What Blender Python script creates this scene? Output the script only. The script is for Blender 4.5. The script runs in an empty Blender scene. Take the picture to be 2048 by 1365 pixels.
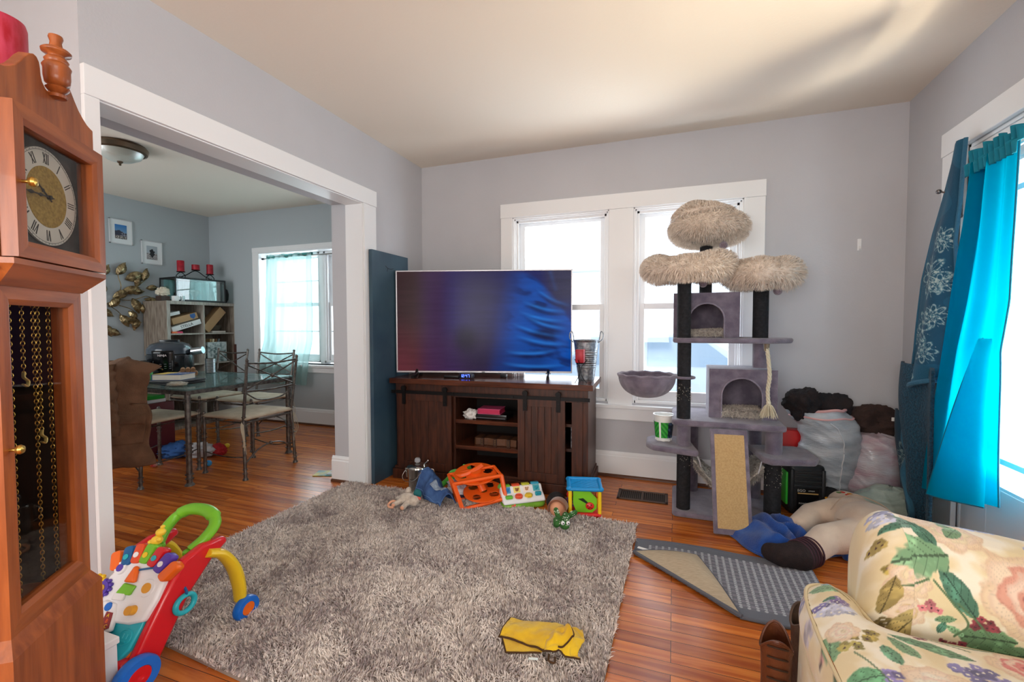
import bpy, math, random
import numpy as np
from mathutils import Vector, Matrix, noise
from math import sin, cos, pi, radians as R

# ------------------------------------------------------------------ camera, world, lights, exposure
scene = bpy.context.scene
col = scene.collection
cam_data = bpy.data.cameras.new('camera')
cam = bpy.data.objects.new('camera', cam_data)
col.objects.link(cam)
cam_data.sensor_width = 36.0
cam_data.lens = 36.0 * 900.506 / 2048
cam_data.clip_start = 0.05
CAM_H = 1.16
YAW, PIT, ROL = 0.346068, 0.036607, 0.001579
fw = Vector((-sin(YAW) * cos(PIT), cos(YAW) * cos(PIT), -sin(PIT)))
rt = Vector((cos(YAW), sin(YAW), 0))
dn = fw.cross(rt)
rt2 = cos(ROL) * rt + sin(ROL) * dn
dn2 = -sin(ROL) * rt + cos(ROL) * dn
cam.matrix_world = Matrix(((rt2.x, -dn2.x, -fw.x, 0), (rt2.y, -dn2.y, -fw.y, 0), (rt2.z, -dn2.z, -fw.z, CAM_H), (0, 0, 0, 1)))
scene.camera = cam
scene.view_settings.view_transform = 'Standard'
scene.view_settings.look = 'None'
scene.view_settings.exposure = 0.0
scene.view_settings.gamma = 1.0
scene.view_settings.use_curve_mapping = False

world = bpy.data.worlds.new('sky')
scene.world = world
world.use_nodes = True
wn = world.node_tree.nodes
wn['Background'].inputs[0].default_value = (0.93, 0.97, 1.0, 1)
wn['Background'].inputs[1].default_value = 3.6

def area(name, loc, target, sx, sy, power, color=(1, 1, 1)):
    l = bpy.data.lights.new(name, 'AREA')
    l.shape = 'RECTANGLE'; l.size = sx; l.size_y = sy
    l.energy = power; l.color = color
    o = bpy.data.objects.new(name, l)
    o.location = loc
    d = Vector(target) - Vector(loc)
    o.rotation_euler = d.to_track_quat('-Z', 'Y').to_euler()
    col.objects.link(o)
    return o
# daylight entering through the windows behind the photographer, the glazed door and the dining windows
area('back_window_daylight', (-0.9, -2.33, 1.45), (-0.9, 3, 1.3), 1.6, 1.3, 58, (1.0, 0.96, 0.90))
area('side_window_daylight', (1.26, -1.1, 1.5), (-3, 0.2, 1.3), 1.8, 1.3, 36, (1.0, 0.95, 0.88))
area('glazed_door_daylight', (1.62, 2.28, 0.85), (-2, 1.9, 0.9), 0.85, 1.3, 34, (0.90, 0.96, 1.0))
area('front_window_daylight', (-0.5, 3.80, 1.35), (-0.5, 0, 0.9), 2.1, 1.4, 42, (0.90, 0.95, 1.0))
area('dining_window_daylight', (-4.1, 4.62, 1.4), (-4.1, 1, 0.8), 1.1, 1.3, 34, (0.88, 0.97, 1.0))
area('dining_side_window_daylight', (-4.6, 0.98, 1.5), (-4.5, 4, 1.1), 1.2, 1.2, 16, (0.88, 0.96, 1.0))

# added lamps that brighten the ceiling, standing in for light bounced off snow
area('door_ceiling_fill', (2.35, 2.15, -0.25), (0.0, 1.9, 2.3), 1.0, 0.6, 300, (1.0, 0.82, 0.58))
area('front_ceiling_fill', (0.07, 3.78, 0.25), (0.25, 1.6, 2.52), 1.0, 0.4, 44, (0.78, 0.90, 1.0))

# ------------------------------------------------------------------ geometry helpers
class MB:
    def __init__(s):
        s.v = []; s.f = []; s.mi = []
    def add(s, vs, fs, m=0):
        b = len(s.v)
        s.v += [tuple(v) for v in vs]
        for f in fs:
            s.f.append(tuple(i + b for i in f)); s.mi.append(m)
        return s
    def bx(s, x0, x1, y0, y1, z0, z1, m=0, M=None):
        vs = [Vector((x, y, z)) for z in (z0, z1) for y in (y0, y1) for x in (x0, x1)]
        if M is not None: vs = [M @ v for v in vs]
        return s.add(vs, [(0, 2, 3, 1), (4, 5, 7, 6), (0, 1, 5, 4), (2, 6, 7, 3), (0, 4, 6, 2), (1, 3, 7, 5)], m)
    def tube(s, pts, r, n=10, m=0, closed=False, sq=1.0):
        pts = [Vector(p) for p in pts]
        N = len(pts)
        rs = r if isinstance(r, (list, tuple)) else [r] * N
        T = []
        for i in range(N):
            if closed: t = pts[(i + 1) % N] - pts[i - 1]
            else: t = pts[min(i + 1, N - 1)] - pts[max(i - 1, 0)]
            T.append(t.normalized() if t.length > 1e-9 else Vector((0, 0, 1)))
        up = Vector((0, 0, 1)) if abs(T[0].z) < 0.9 else Vector((1, 0, 0))
        u = T[0].cross(up).normalized()
        vs = []
        for i in range(N):
            u = (u - T[i] * u.dot(T[i]))
            u = u.normalized() if u.length > 1e-6 else T[i].orthogonal().normalized()
            w = T[i].cross(u)
            for k in range(n):
                a = 2 * pi * k / n
                vs.append(pts[i] + u * (cos(a) * rs[i]) + w * (sin(a) * rs[i] * sq))
        fs = []
        for i in range(N if closed else N - 1):
            j = (i + 1) % N
            for k in range(n):
                k2 = (k + 1) % n
                fs.append((i * n + k, i * n + k2, j * n + k2, j * n + k))
        if not closed:
            fs.append(tuple(range(n))[::-1]); fs.append(tuple((N - 1) * n + k for k in range(n)))
        return s.add(vs, fs, m)
    def cyl(s, p0, p1, r0, r1=None, n=20, m=0):
        return s.tube([p0, p1], [r0, r0 if r1 is None else r1], n, m)
    def lathe(s, prof, c=(0, 0, 0), n=28, m=0, M=None):
        vs = []; fs = []
        for (r, z) in prof:
            for k in range(n):
                a = 2 * pi * k / n
                v = Vector((r * cos(a), r * sin(a), z))
                if M is not None: v = M @ v
                vs.append(v + Vector(c))
        L = len(prof)
        for i in range(L - 1):
            for k in range(n):
                k2 = (k + 1) % n
                fs.append((i * n + k, i * n + k2, (i + 1) * n + k2, (i + 1) * n + k))
        if prof[0][0] > 1e-5: fs.append(tuple(range(n))[::-1])
        if prof[-1][0] > 1e-5: fs.append(tuple((L - 1) * n + k for k in range(n)))
        return s.add(vs, fs, m)
    def sph(s, c, r, nu=20, nv=12, m=0, M=None, fn=None):
        if not isinstance(r, (list, tuple)): r = (r, r, r)
        vs = []; fs = []
        for j in range(nv + 1):
            t = pi * j / nv
            for i in range(nu):
                a = 2 * pi * i / nu
                d = Vector((sin(t) * cos(a), sin(t) * sin(a), -cos(t)))
                v = Vector((d.x * r[0], d.y * r[1], d.z * r[2]))
                if fn: v = fn(v, d)
                if M is not None: v = M @ v
                vs.append(v + Vector(c))
        for j in range(nv):
            for i in range(nu):
                i2 = (i + 1) % nu
                fs.append((j * nu + i, j * nu + i2, (j + 1) * nu + i2, (j + 1) * nu + i))
        return s.add(vs, fs, m)
    def prism(s, poly, z0, z1, M=None, m=0):
        n = len(poly)
        vs = [Vector((p[0], p[1], z0)) for p in poly] + [Vector((p[0], p[1], z1)) for p in poly]
        if M is not None: vs = [M @ v for v in vs]
        fs = [tuple(range(n))[::-1], tuple(range(n, 2 * n))]
        for i in range(n):
            j = (i + 1) % n
            fs.append((i, j, n + j, n + i))
        return s.add(vs, fs, m)
    def grid(s, fn, nu, nv, closeu=False, m=0):
        vs = [fn(i / (nu if closeu else nu - 1), j / (nv - 1)) for j in range(nv) for i in range(nu)]
        fs = []
        for j in range(nv - 1):
            for i in range(nu if closeu else nu - 1):
                i2 = (i + 1) % nu
                fs.append((j * nu + i, j * nu + i2, (j + 1) * nu + i2, (j + 1) * nu + i))
        return s.add(vs, fs, m)
    def rbox(s, c, size, r=0.01, m=0, M=None, seg=4):
        # box with rounded vertical edges and softened top and bottom rims
        x, y, z = size[0] / 2, size[1] / 2, size[2] / 2
        r = min(r, x * .98, y * .98); e = min(r * .5, z * .8)
        poly = lambda ins: [((x - r) * sx + (r - ins) * cos(a0 + a * pi / 2 / seg), (y - r) * sy + (r - ins) * sin(a0 + a * pi / 2 / seg))
                            for (sx, sy, a0) in ((1, 1, 0), (-1, 1, pi / 2), (-1, -1, pi), (1, -1, 1.5 * pi)) for a in range(seg + 1)]
        rings = [(-z, e), (-z + e * .3, e * .3), (-z + e, 0), (z - e, 0), (z - e * .3, e * .3), (z, e)]
        vs = []; n = 4 * (seg + 1)
        for (zz, ins) in rings:
            for p in poly(ins): vs.append(Vector((p[0], p[1], zz)))
        if M is not None: vs = [M @ v for v in vs]
        vs = [v + Vector(c) for v in vs]
        fs = [tuple(range(n))[::-1], tuple(5 * n + k for k in range(n))]
        for i in range(5):
            for k in range(n):
                k2 = (k + 1) % n
                fs.append((i * n + k, i * n + k2, (i + 1) * n + k2, (i + 1) * n + k))
        return s.add(vs, fs, m)
    def build(s, name, mats, parent=None, smooth=True, bevel=0, thick=0, subsurf=0, voxel=0, angle=38):
        me = bpy.data.meshes.new(name)
        me.from_pydata(s.v, [], s.f)
        if not isinstance(mats, (list, tuple)): mats = [mats]
        for mm in mats: me.materials.append(mm)
        if len(mats) > 1: me.polygons.foreach_set('material_index', s.mi)
        if smooth:
            me.polygons.foreach_set('use_smooth', [True] * len(me.polygons))
            if not (subsurf or voxel): me.set_sharp_from_angle(angle=R(angle))
        me.update()
        o = bpy.data.objects.new(name, me)
        col.objects.link(o)
        if parent is not None: o.parent = parent
        if voxel:
            md = o.modifiers.new('r', 'REMESH'); md.mode = 'VOXEL'; md.voxel_size = voxel; md.use_smooth_shade = True
            md = o.modifiers.new('sm', 'SMOOTH'); md.factor = .6; md.iterations = 6
        if thick:
            md = o.modifiers.new('t', 'SOLIDIFY'); md.thickness = thick; md.offset = 0
        if bevel:
            md = o.modifiers.new('b', 'BEVEL'); md.width = bevel; md.segments = 2; md.limit_method = 'ANGLE'; md.angle_limit = R(40)
        if subsurf:
            md = o.modifiers.new('s', 'SUBSURF'); md.levels = subsurf; md.render_levels = subsurf
        return o

def box(name, x0, x1, y0, y1, z0, z1, m, parent=None, bevel=0.0):
    return MB().bx(x0, x1, y0, y1, z0, z1).build(name, m, parent, smooth=False, bevel=bevel)
def tag(o, label, cat, group=None):
    o['label'] = label; o['category'] = cat
    if group: o['group'] = group
    return o
def thing(name, label, cat, loc=(0, 0, 0), rz=0.0, group=None, rot=None):
    o = bpy.data.objects.new(name, None)
    o.empty_display_size = .05
    o.location = loc; o.rotation_euler = rot if rot else (0, 0, rz)
    col.objects.link(o)
    return tag(o, label, cat, group)
def struct(o):
    o['kind'] = 'structure'; return o
def dup(root, loc, rz, label, group=None, rot=None):
    r = root.copy(); col.objects.link(r); r.location = loc; r.rotation_euler = rot if rot else (0, 0, rz); r['label'] = label
    if group: r['group'] = group
    for ch in list(root.children):
        c = ch.copy(); col.objects.link(c); c.parent = r
        for g in ch.children:
            d = g.copy(); col.objects.link(d); d.parent = c
    return r
def text(name, s, size, m, parent, M, ext=0.0005, align='CENTER'):
    cu = bpy.data.curves.new(name, 'FONT')
    cu.body = s; cu.size = size; cu.extrude = ext; cu.align_x = align; cu.align_y = 'CENTER'; cu.resolution_u = 2
    tmp = bpy.data.objects.new('tmp', cu)
    me = bpy.data.meshes.new_from_object(tmp)
    bpy.data.objects.remove(tmp)
    me.name = name
    me.transform(M)
    me.materials.clear(); me.materials.append(m)
    o = bpy.data.objects.new(name, me); col.objects.link(o); o.parent = parent
    return o
def frame(o, ex, ey):
    ex = Vector(ex).normalized(); ey = Vector(ey); ey = (ey - ex * ey.dot(ex)).normalized(); ez = ex.cross(ey)
    return Matrix(((ex.x, ey.x, ez.x, o[0]), (ex.y, ey.y, ez.y, o[1]), (ex.z, ey.z, ez.z, o[2]), (0, 0, 0, 1)))
def fbm(v, o=3):
    return noise.fractal(Vector(v), 1.0, 2.0, o)
def circle(c, r, n=24, ax='z', r2=None):
    r2 = r2 or r
    out = []
    for k in range(n):
        a = 2 * pi * k / n; x, y = r * cos(a), r2 * sin(a)
        out.append(Vector(c) + (Vector((x, y, 0)) if ax == 'z' else Vector((x, 0, y)) if ax == 'y' else Vector((0, x, y))))
    return out
def bez(p, n=12):
    # Catmull-Rom through points
    p = [Vector(q) for q in p]; P = [p[0] * 2 - p[1]] + p + [p[-1] * 2 - p[-2]]
    out = []
    for i in range(1, len(P) - 2):
        for k in range(n):
            t = k / n
            out.append(0.5 * ((2 * P[i]) + (-P[i - 1] + P[i + 1]) * t + (2 * P[i - 1] - 5 * P[i] + 4 * P[i + 1] - P[i + 2]) * t * t + (-P[i - 1] + 3 * P[i] - 3 * P[i + 1] + P[i + 2]) * t ** 3))
    out.append(P[-2]); return out

# ------------------------------------------------------------------ materials
def s2l(c):
    return tuple(((x / 255.) / 12.92 if x / 255. <= .04045 else ((x / 255. + .055) / 1.055) ** 2.4) for x in c)
MATS = {}
def mat(name, rgb, rough=.6, metal=0, var=0.0, vs=8.0, bump=0.0, bs=60.0, stretch=(1, 1, 1), rgb2=None, spec=.5, sheen=0, emit=None, es=1, trans=0, alpha=1, coat=0, ior=1.45, sss=0, attr=False, sub=(1, 1, 1), detail=4):
    if name in MATS: return MATS[name]
    m = bpy.data.materials.new(name); m.use_nodes = True
    nt = m.node_tree; b = nt.nodes['Principled BSDF']
    c = s2l(rgb)
    b.inputs['Base Color'].default_value = (*c, 1)
    b.inputs['Roughness'].default_value = rough
    b.inputs['Metallic'].default_value = metal
    b.inputs['Specular IOR Level'].default_value = spec
    b.inputs['IOR'].default_value = ior
    if sheen: b.inputs['Sheen Weight'].default_value = sheen
    if trans: b.inputs['Transmission Weight'].default_value = trans
    if alpha < 1: b.inputs['Alpha'].default_value = alpha
    if coat: b.inputs['Coat Weight'].default_value = coat
    if sss: b.inputs['Subsurface Weight'].default_value = sss; b.inputs['Subsurface Radius'].default_value = (.02, .01, .005)
    if emit:
        b.inputs['Emission Color'].default_value = (*s2l(emit), 1); b.inputs['Emission Strength'].default_value = es
    tc = nt.nodes.new('ShaderNodeTexCoord'); mp = nt.nodes.new('ShaderNodeMapping')
    mp.inputs['Scale'].default_value = stretch
    nt.links.new(tc.outputs['Object'], mp.inputs['Vector'])
    if attr:
        at = nt.nodes.new('ShaderNodeAttribute'); at.attribute_name = 'Col'
        nt.links.new(at.outputs['Color'], b.inputs['Base Color'])
    elif var > 0 or rgb2:
        nz = nt.nodes.new('ShaderNodeTexNoise'); nz.inputs['Scale'].default_value = vs; nz.inputs['Detail'].default_value = detail
        nt.links.new(mp.outputs[0], nz.inputs['Vector'])
        rp = nt.nodes.new('ShaderNodeValToRGB')
        c2 = s2l(rgb2) if rgb2 else tuple(x * (1 - var) for x in c)
        c1 = c if rgb2 else tuple(min(1, x * (1 + var * .6)) for x in c)
        rp.color_ramp.elements[0].position = .36; rp.color_ramp.elements[1].position = .64
        rp.color_ramp.elements[0].color = (*c2, 1); rp.color_ramp.elements[1].color = (*c1, 1)
        nt.links.new(nz.outputs[0], rp.inputs[0]); nt.links.new(rp.outputs[0], b.inputs['Base Color'])
    if bump > 0:
        n2 = nt.nodes.new('ShaderNodeTexNoise'); n2.inputs['Scale'].default_value = bs; n2.inputs['Detail'].default_value = 3
        nt.links.new(mp.outputs[0], n2.inputs['Vector'])
        bp = nt.nodes.new('ShaderNodeBump'); bp.inputs['Strength'].default_value = bump; bp.inputs['Distance'].default_value = .01
        nt.links.new(n2.outputs[0], bp.inputs['Height']); nt.links.new(bp.outputs[0], b.inputs['Normal'])
    MATS[name] = m
    return m

def floor_mat(name, c1, c2, c3):
    m = bpy.data.materials.new(name); m.use_nodes = True; nt = m.node_tree; N = nt.nodes; L = nt.links
    b = N['Principled BSDF']
    tc = N.new('ShaderNodeTexCoord')
    br = N.new('ShaderNodeTexBrick'); br.inputs['Scale'].default_value = 1
    br.inputs['Brick Width'].default_value = .93; br.inputs['Row Height'].default_value = .057
    br.inputs['Mortar Size'].default_value = .0011; br.inputs['Mortar Smooth'].default_value = .2
    br.offset = .37; br.offset_frequency = 3
    br.inputs['Color1'].default_value = (0, 0, 0, 1); br.inputs['Color2'].default_value = (1, 1, 1, 1); br.inputs['Mortar'].default_value = (0, 0, 0, 1)
    L.new(tc.outputs['Object'], br.inputs['Vector'])
    rp = N.new('ShaderNodeValToRGB')
    e = rp.color_ramp.elements; e[0].color = (*s2l(c1), 1); e[1].color = (*s2l(c2), 1)
    L.new(br.outputs['Color'], rp.inputs[0])
    mp = N.new('ShaderNodeMapping'); mp.inputs['Scale'].default_value = (1.0, 11, 1)
    add = N.new('ShaderNodeVectorMath'); add.operation = 'ADD'
    sc = N.new('ShaderNodeVectorMath'); sc.operation = 'SCALE'; sc.inputs['Scale'].default_value = 3.7
    L.new(br.outputs['Color'], sc.inputs[0]); L.new(tc.outputs['Object'], add.inputs[0]); L.new(sc.outputs[0], add.inputs[1])
    L.new(add.outputs[0], mp.inputs['Vector'])
    nz = N.new('ShaderNodeTexNoise'); nz.inputs['Scale'].default_value = 2.4; nz.inputs['Detail'].default_value = 6; nz.inputs['Distortion'].default_value = 1.6
    L.new(mp.outputs[0], nz.inputs['Vector'])
    wv = N.new('ShaderNodeTexWave'); wv.inputs['Scale'].default_value = .55; wv.inputs['Distortion'].default_value = 7; wv.inputs['Detail'].default_value = 3
    wv.bands_direction = 'Y'
    L.new(mp.outputs[0], wv.inputs['Vector'])
    r2 = N.new('ShaderNodeValToRGB'); r2.color_ramp.elements[0].position = .34; r2.color_ramp.elements[1].position = .62
    r2.color_ramp.elements[0].color = (*s2l(c3), 1); r2.color_ramp.elements[1].color = (1, 1, 1, 1)
    mixn = N.new('ShaderNodeMix'); mixn.data_type = 'FLOAT'; mixn.inputs[0].default_value = .18
    L.new(nz.outputs[0], mixn.inputs[2]); L.new(wv.outputs['Fac'], mixn.inputs[3]); L.new(mixn.outputs[0], r2.inputs[0])
    mx = N.new('ShaderNodeMix'); mx.data_type = 'RGBA'; mx.blend_type = 'MULTIPLY'; mx.inputs[0].default_value = .85
    L.new(rp.outputs[0], mx.inputs[6]); L.new(r2.outputs[0], mx.inputs[7])
    mm = N.new('ShaderNodeMix'); mm.data_type = 'RGBA'; mm.inputs[7].default_value = (.02, .008, .003, 1)
    L.new(br.outputs['Fac'], mm.inputs[0]); L.new(mx.outputs[2], mm.inputs[6]); L.new(mm.outputs[2], b.inputs['Base Color'])
    b.inputs['Roughness'].default_value = .27; b.inputs['Specular IOR Level'].default_value = .5
    bp = N.new('ShaderNodeBump'); bp.inputs['Strength'].default_value = .25; bp.inputs['Distance'].default_value = .003; bp.invert = True
    L.new(br.outputs['Fac'], bp.inputs['Height'])
    n3 = N.new('ShaderNodeTexNoise'); n3.inputs['Scale'].default_value = 9
    b2 = N.new('ShaderNodeBump'); b2.inputs['Strength'].default_value = .08; b2.inputs['Distance'].default_value = .02
    L.new(n3.outputs[0], b2.inputs['Height']); L.new(bp.outputs[0], b2.inputs['Normal']); L.new(b2.outputs[0], b.inputs['Normal'])
    return m
def glass_mat(name, tint=(255, 255, 255), rough=0.0, fac=.08):
    m = bpy.data.materials.new(name); m.use_nodes = True; nt = m.node_tree; nt.nodes.clear(); N = nt.nodes; L = nt.links
    out = N.new('ShaderNodeOutputMaterial'); tr = N.new('ShaderNodeBsdfTransparent'); gl = N.new('ShaderNodeBsdfGlossy'); mx = N.new('ShaderNodeMixShader')
    tr.inputs[0].default_value = (*s2l(tint), 1); gl.inputs['Roughness'].default_value = rough
    fr = N.new('ShaderNodeLayerWeight'); fr.inputs[0].default_value = .5
    pw = N.new('ShaderNodeMath'); pw.operation = 'POWER'; pw.inputs[1].default_value = 5
    mth = N.new('ShaderNodeMath'); mth.operation = 'MULTIPLY_ADD'; mth.inputs[1].default_value = .8; mth.inputs[2].default_value = fac * .4
    L.new(fr.outputs['Facing'], pw.inputs[0]); L.new(pw.outputs[0], mth.inputs[0]); L.new(mth.outputs[0], mx.inputs[0])
    L.new(tr.outputs[0], mx.inputs[1]); L.new(gl.outputs[0], mx.inputs[2]); L.new(mx.outputs[0], out.inputs[0])
    return m
def sheer_mat(name, rgb, tr=.6, solid=.5, transp=0.0):
    # thin cloth that lets daylight through
    m = bpy.data.materials.new(name); m.use_nodes = True; nt = m.node_tree; nt.nodes.clear(); N = nt.nodes; L = nt.links
    out = N.new('ShaderNodeOutputMaterial'); d = N.new('ShaderNodeBsdfDiffuse'); t = N.new('ShaderNodeBsdfTranslucent'); mx = N.new('ShaderNodeMixShader')
    d.inputs[0].default_value = (*s2l(rgb), 1); t.inputs[0].default_value = (*s2l(rgb), 1); mx.inputs[0].default_value = tr
    L.new(d.outputs[0], mx.inputs[1]); L.new(t.outputs[0], mx.inputs[2])
    last = mx
    if transp:
        tp = N.new('ShaderNodeBsdfTransparent'); tp.inputs[0].default_value = (*s2l(rgb), 1)
        m2 = N.new('ShaderNodeMixShader'); m2.inputs[0].default_value = transp
        L.new(mx.outputs[0], m2.inputs[1]); L.new(tp.outputs[0], m2.inputs[2]); last = m2
    L.new(last.outputs[0], out.inputs[0])
    return m
def setcol(o, cols):
    me = o.data
    a = me.color_attributes.new('Col', 'FLOAT_COLOR', 'POINT')
    arr = np.ones((len(me.vertices), 4), dtype=np.float32); arr[:, :3] = cols
    a.data.foreach_set('color', arr.ravel())
def lin(c):
    c = np.asarray(c, dtype=float) / 255.
    return np.where(c <= .04045, c / 12.92, ((c + .055) / 1.055) ** 2.4)
def blades(name, P, Nrm, length, width, material, parent, droop=.5, seed=1, kind=None, lean=.6, zgrav=.3):
    # pile or fur: one tapering bent blade per root point
    rng = np.random.default_rng(seed)
    n = len(P)
    Lh = length * rng.uniform(.6, 1.25, n)[:, None]
    t = rng.normal(size=(n, 3)); t -= Nrm * (t * Nrm).sum(1)[:, None]; t /= np.linalg.norm(t, axis=1)[:, None] + 1e-9
    side = np.cross(Nrm, t)
    bend = rng.uniform(.2, 1, n)[:, None] * lean
    g = np.array([0, 0, -1.0]) * zgrav
    mid = P + Nrm * Lh * .55 + t * Lh * bend * .35 + g * Lh * .12
    tip = P + Nrm * Lh * .85 + t * Lh * bend * 1.0 + g * Lh * .6
    w = width * rng.uniform(.7, 1.2, n)[:, None]
    V = np.stack([P - side * w, P + side * w, mid - side * w * .8, mid + side * w * .8, tip], axis=1).reshape(-1, 3)
    me = bpy.data.meshes.new(name)
    me.vertices.add(n * 5); me.vertices.foreach_set('co', V.astype(np.float32).ravel())
    base = (np.arange(n) * 5)[:, None]
    loops = np.concatenate([base + np.array([[0, 1, 3, 2]]), base + np.array([[2, 3, 4]])], axis=1).ravel()
    me.loops.add(n * 7); me.loops.foreach_set('vertex_index', loops.astype(np.int32))
    me.polygons.add(n * 2)
    st = (np.arange(n) * 7)[:, None] + np.array([[0, 4]])
    me.polygons.foreach_set('loop_start', st.ravel().astype(np.int32))
    me.update(calc_edges=True)
    me.polygons.foreach_set('use_smooth', np.ones(n * 2, dtype=bool))
    me.materials.append(material)
    o = bpy.data.objects.new(name, me); col.objects.link(o)
    if parent is not None: o.parent = parent
    if kind: o['kind'] = kind
    return o
# ------------------------------------------------------------------ room shell
WALL = mat('wall_paint', (193, 193, 197), .75, bump=.06, bs=90, var=.02, vs=3)
DWALL = mat('dining_wall_paint', (178, 186, 190), .75, bump=.06, bs=90)
CEIL = mat('ceiling_paint', (232, 222, 208), .85, bump=.08, bs=70)
TRIM = mat('white_trim', (238, 239, 240), .42, bump=.03, bs=30)
FLOOR = floor_mat('oak_floor', (224, 132, 52), (168, 90, 36), (206, 168, 134))
SHOE = mat('stained_shoe', (92, 52, 28), .4)
GLASS = glass_mat('window_glass', (250, 253, 255))
XL, XD, XR, YF, ZC = -2.088, -2.36, 1.344, 3.474, 2.524
f = struct(box('floor', -6.0, 1.6, -2.6, 4.5, -.08, 0, FLOOR))
c = struct(box('ceiling', -6.0, 1.6, -2.6, 4.5, ZC, ZC + .1, CEIL))
w = MB().bx(XD, XL, 2.67, YF + .13, 0, ZC).bx(XD, XL, 1.105, 2.67, 2.03, ZC).bx(XD, XL, 1.062, 1.105, 0, ZC)
struct(w.build('wall_left', WALL, smooth=False))
struct(box('wall_nook', -2.9, XD, 1.062, 1.2, 0, ZC, WALL))
struct(box('wall_nook_side', -3.0, -2.9, -2.5, 1.2, 0, ZC, WALL))
def holed(mb, ax, c0, c1, a0, a1, z1, holes):
    # wall slab with rectangular openings; ax 'x' runs along x at y c0..c1
    def B(p, q, za, zb):
        if q - p < 1e-4 or zb - za < 1e-4: return
        mb.bx(p, q, c0, c1, za, zb) if ax == 'x' else mb.bx(c0, c1, p, q, za, zb)
    cur = a0
    for (h0, h1, hz0, hz1) in holes:
        B(cur, h0, 0, z1); B(h0, h1, 0, hz0); B(h0, h1, hz1, z1); cur = h1
    B(cur, a1, 0, z1)
    return mb
W1 = (-1.242, -.470, .57, 2.022); W2 = (-.291, .439, .57, 2.022)
struct(holed(MB(), 'x', YF, YF + .14, XD, XR + .14, ZC, [W1, W2]).build('wall_far', WALL, smooth=False))
struct(holed(MB(), 'y', XR, XR + .14, -2.5, YF, ZC, [(-1.9, -.3, .8, 2.1), (1.95, 2.85, .0, 2.03)]).build('wall_right', WALL, smooth=False))
struct(holed(MB(), 'x', -2.55, -2.4, -3.0, XR, ZC, [(-1.7, -.1, .8, 2.1)]).build('wall_back', WALL, smooth=False))
struct(holed(MB(), 'x', 4.1, 4.32, -5.7, XD, ZC, [(-4.71, -3.0, .70, 2.03)]).build('wall_dining_far', DWALL, smooth=False))
struct(box('wall_dining_left', -5.7, -5.55, .8, 4.1, 0, ZC, DWALL))
struct(holed(MB(), 'x', .80, .90, -5.55, -3.0, ZC, [(-5.2, -4.0, .85, 2.1)]).build('wall_dining_near', DWALL, smooth=False))
struct(box('wall_dining_right', XD - .004, XD, 3.6, 4.1, 0, ZC, DWALL))

# cased opening to the dining room
t = MB()
t.bx(XL, XL + .02, 1.062, 1.112, 0, 2.02).bx(XL, XL + .02, 2.665, 2.80, 0, 2.02)
t.bx(XL, XL + .024, 1.062, 2.805, 2.02, 2.132)
t.bx(-2.225, XL + .008, 1.10, 1.118, 0, 2.02).bx(-2.225, XL + .008, 2.655, 2.67, 0, 2.03).bx(-2.225, XL + .008, 1.10, 2.67, 2.015, 2.03)
t.bx(XL + .008, XL + .014, 2.66, 2.668, 0, 2.02)
struct(t.build('trim_1', TRIM, smooth=False, bevel=.002))
def baseboard(name, p0, p1, n, h=.19, th=.018, z0=0.016):
    # profiled board with moulded cap and a stained shoe strip
    p0 = Vector((*p0, 0)); p1 = Vector((*p1, 0)); n = Vector((*n, 0))
    prof = [(0, z0), (th, z0), (th, h - .045), (th * 1.0, h - .035), (th * .75, h - .028), (th * .75, h - .016), (th * .45, h - .006), (th * .3, h), (0, h)]
    mb = MB(); k = len(prof)
    vs = [p + n * a + Vector((0, 0, z)) for p in (p0, p1) for (a, z) in prof]
    mb.add(vs, [tuple(range(k)), tuple(range(k, 2 * k))[::-1]] + [(i, (i + 1) % k, k + (i + 1) % k, k + i) for i in range(k)])
    o = struct(mb.build(name, TRIM, smooth=False))
    s = MB(); pr = [(0, 0), (th + .012, 0), (th + .010, .012), (th, .02), (0, .02)]; k = len(pr)
    vs = [p + n * a + Vector((0, 0, z)) for p in (p0, p1) for (a, z) in pr]
    s.add(vs, [tuple(range(k)), tuple(range(k, 2 * k))[::-1]] + [(i, (i + 1) % k, k + (i + 1) % k, k + i) for i in range(k)])
    s.build('shoe_strip', SHOE, o, smooth=False)
    return o
baseboard('baseboard_far', (XL, YF), (XR, YF), (0, -1))
baseboard('baseboard_right', (XR, YF), (XR, 3.04), (-1, 0))
baseboard('baseboard_nook', (-2.9, 1.062), (-2.07, 1.062), (0, -1))
baseboard('baseboard_dining_far', (-5.55, 4.1), (XD, 4.1), (0, -1))
baseboard('baseboard_dining_left', (-5.55, .9), (-5.55, 4.1), (1, 0))
baseboard('baseboard_opening', (-2.225, 2.67), (XD - .02, 2.67), (0, -1))
baseboard('baseboard_left', (XL, 2.80), (XL, YF), (1, 0))

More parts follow.
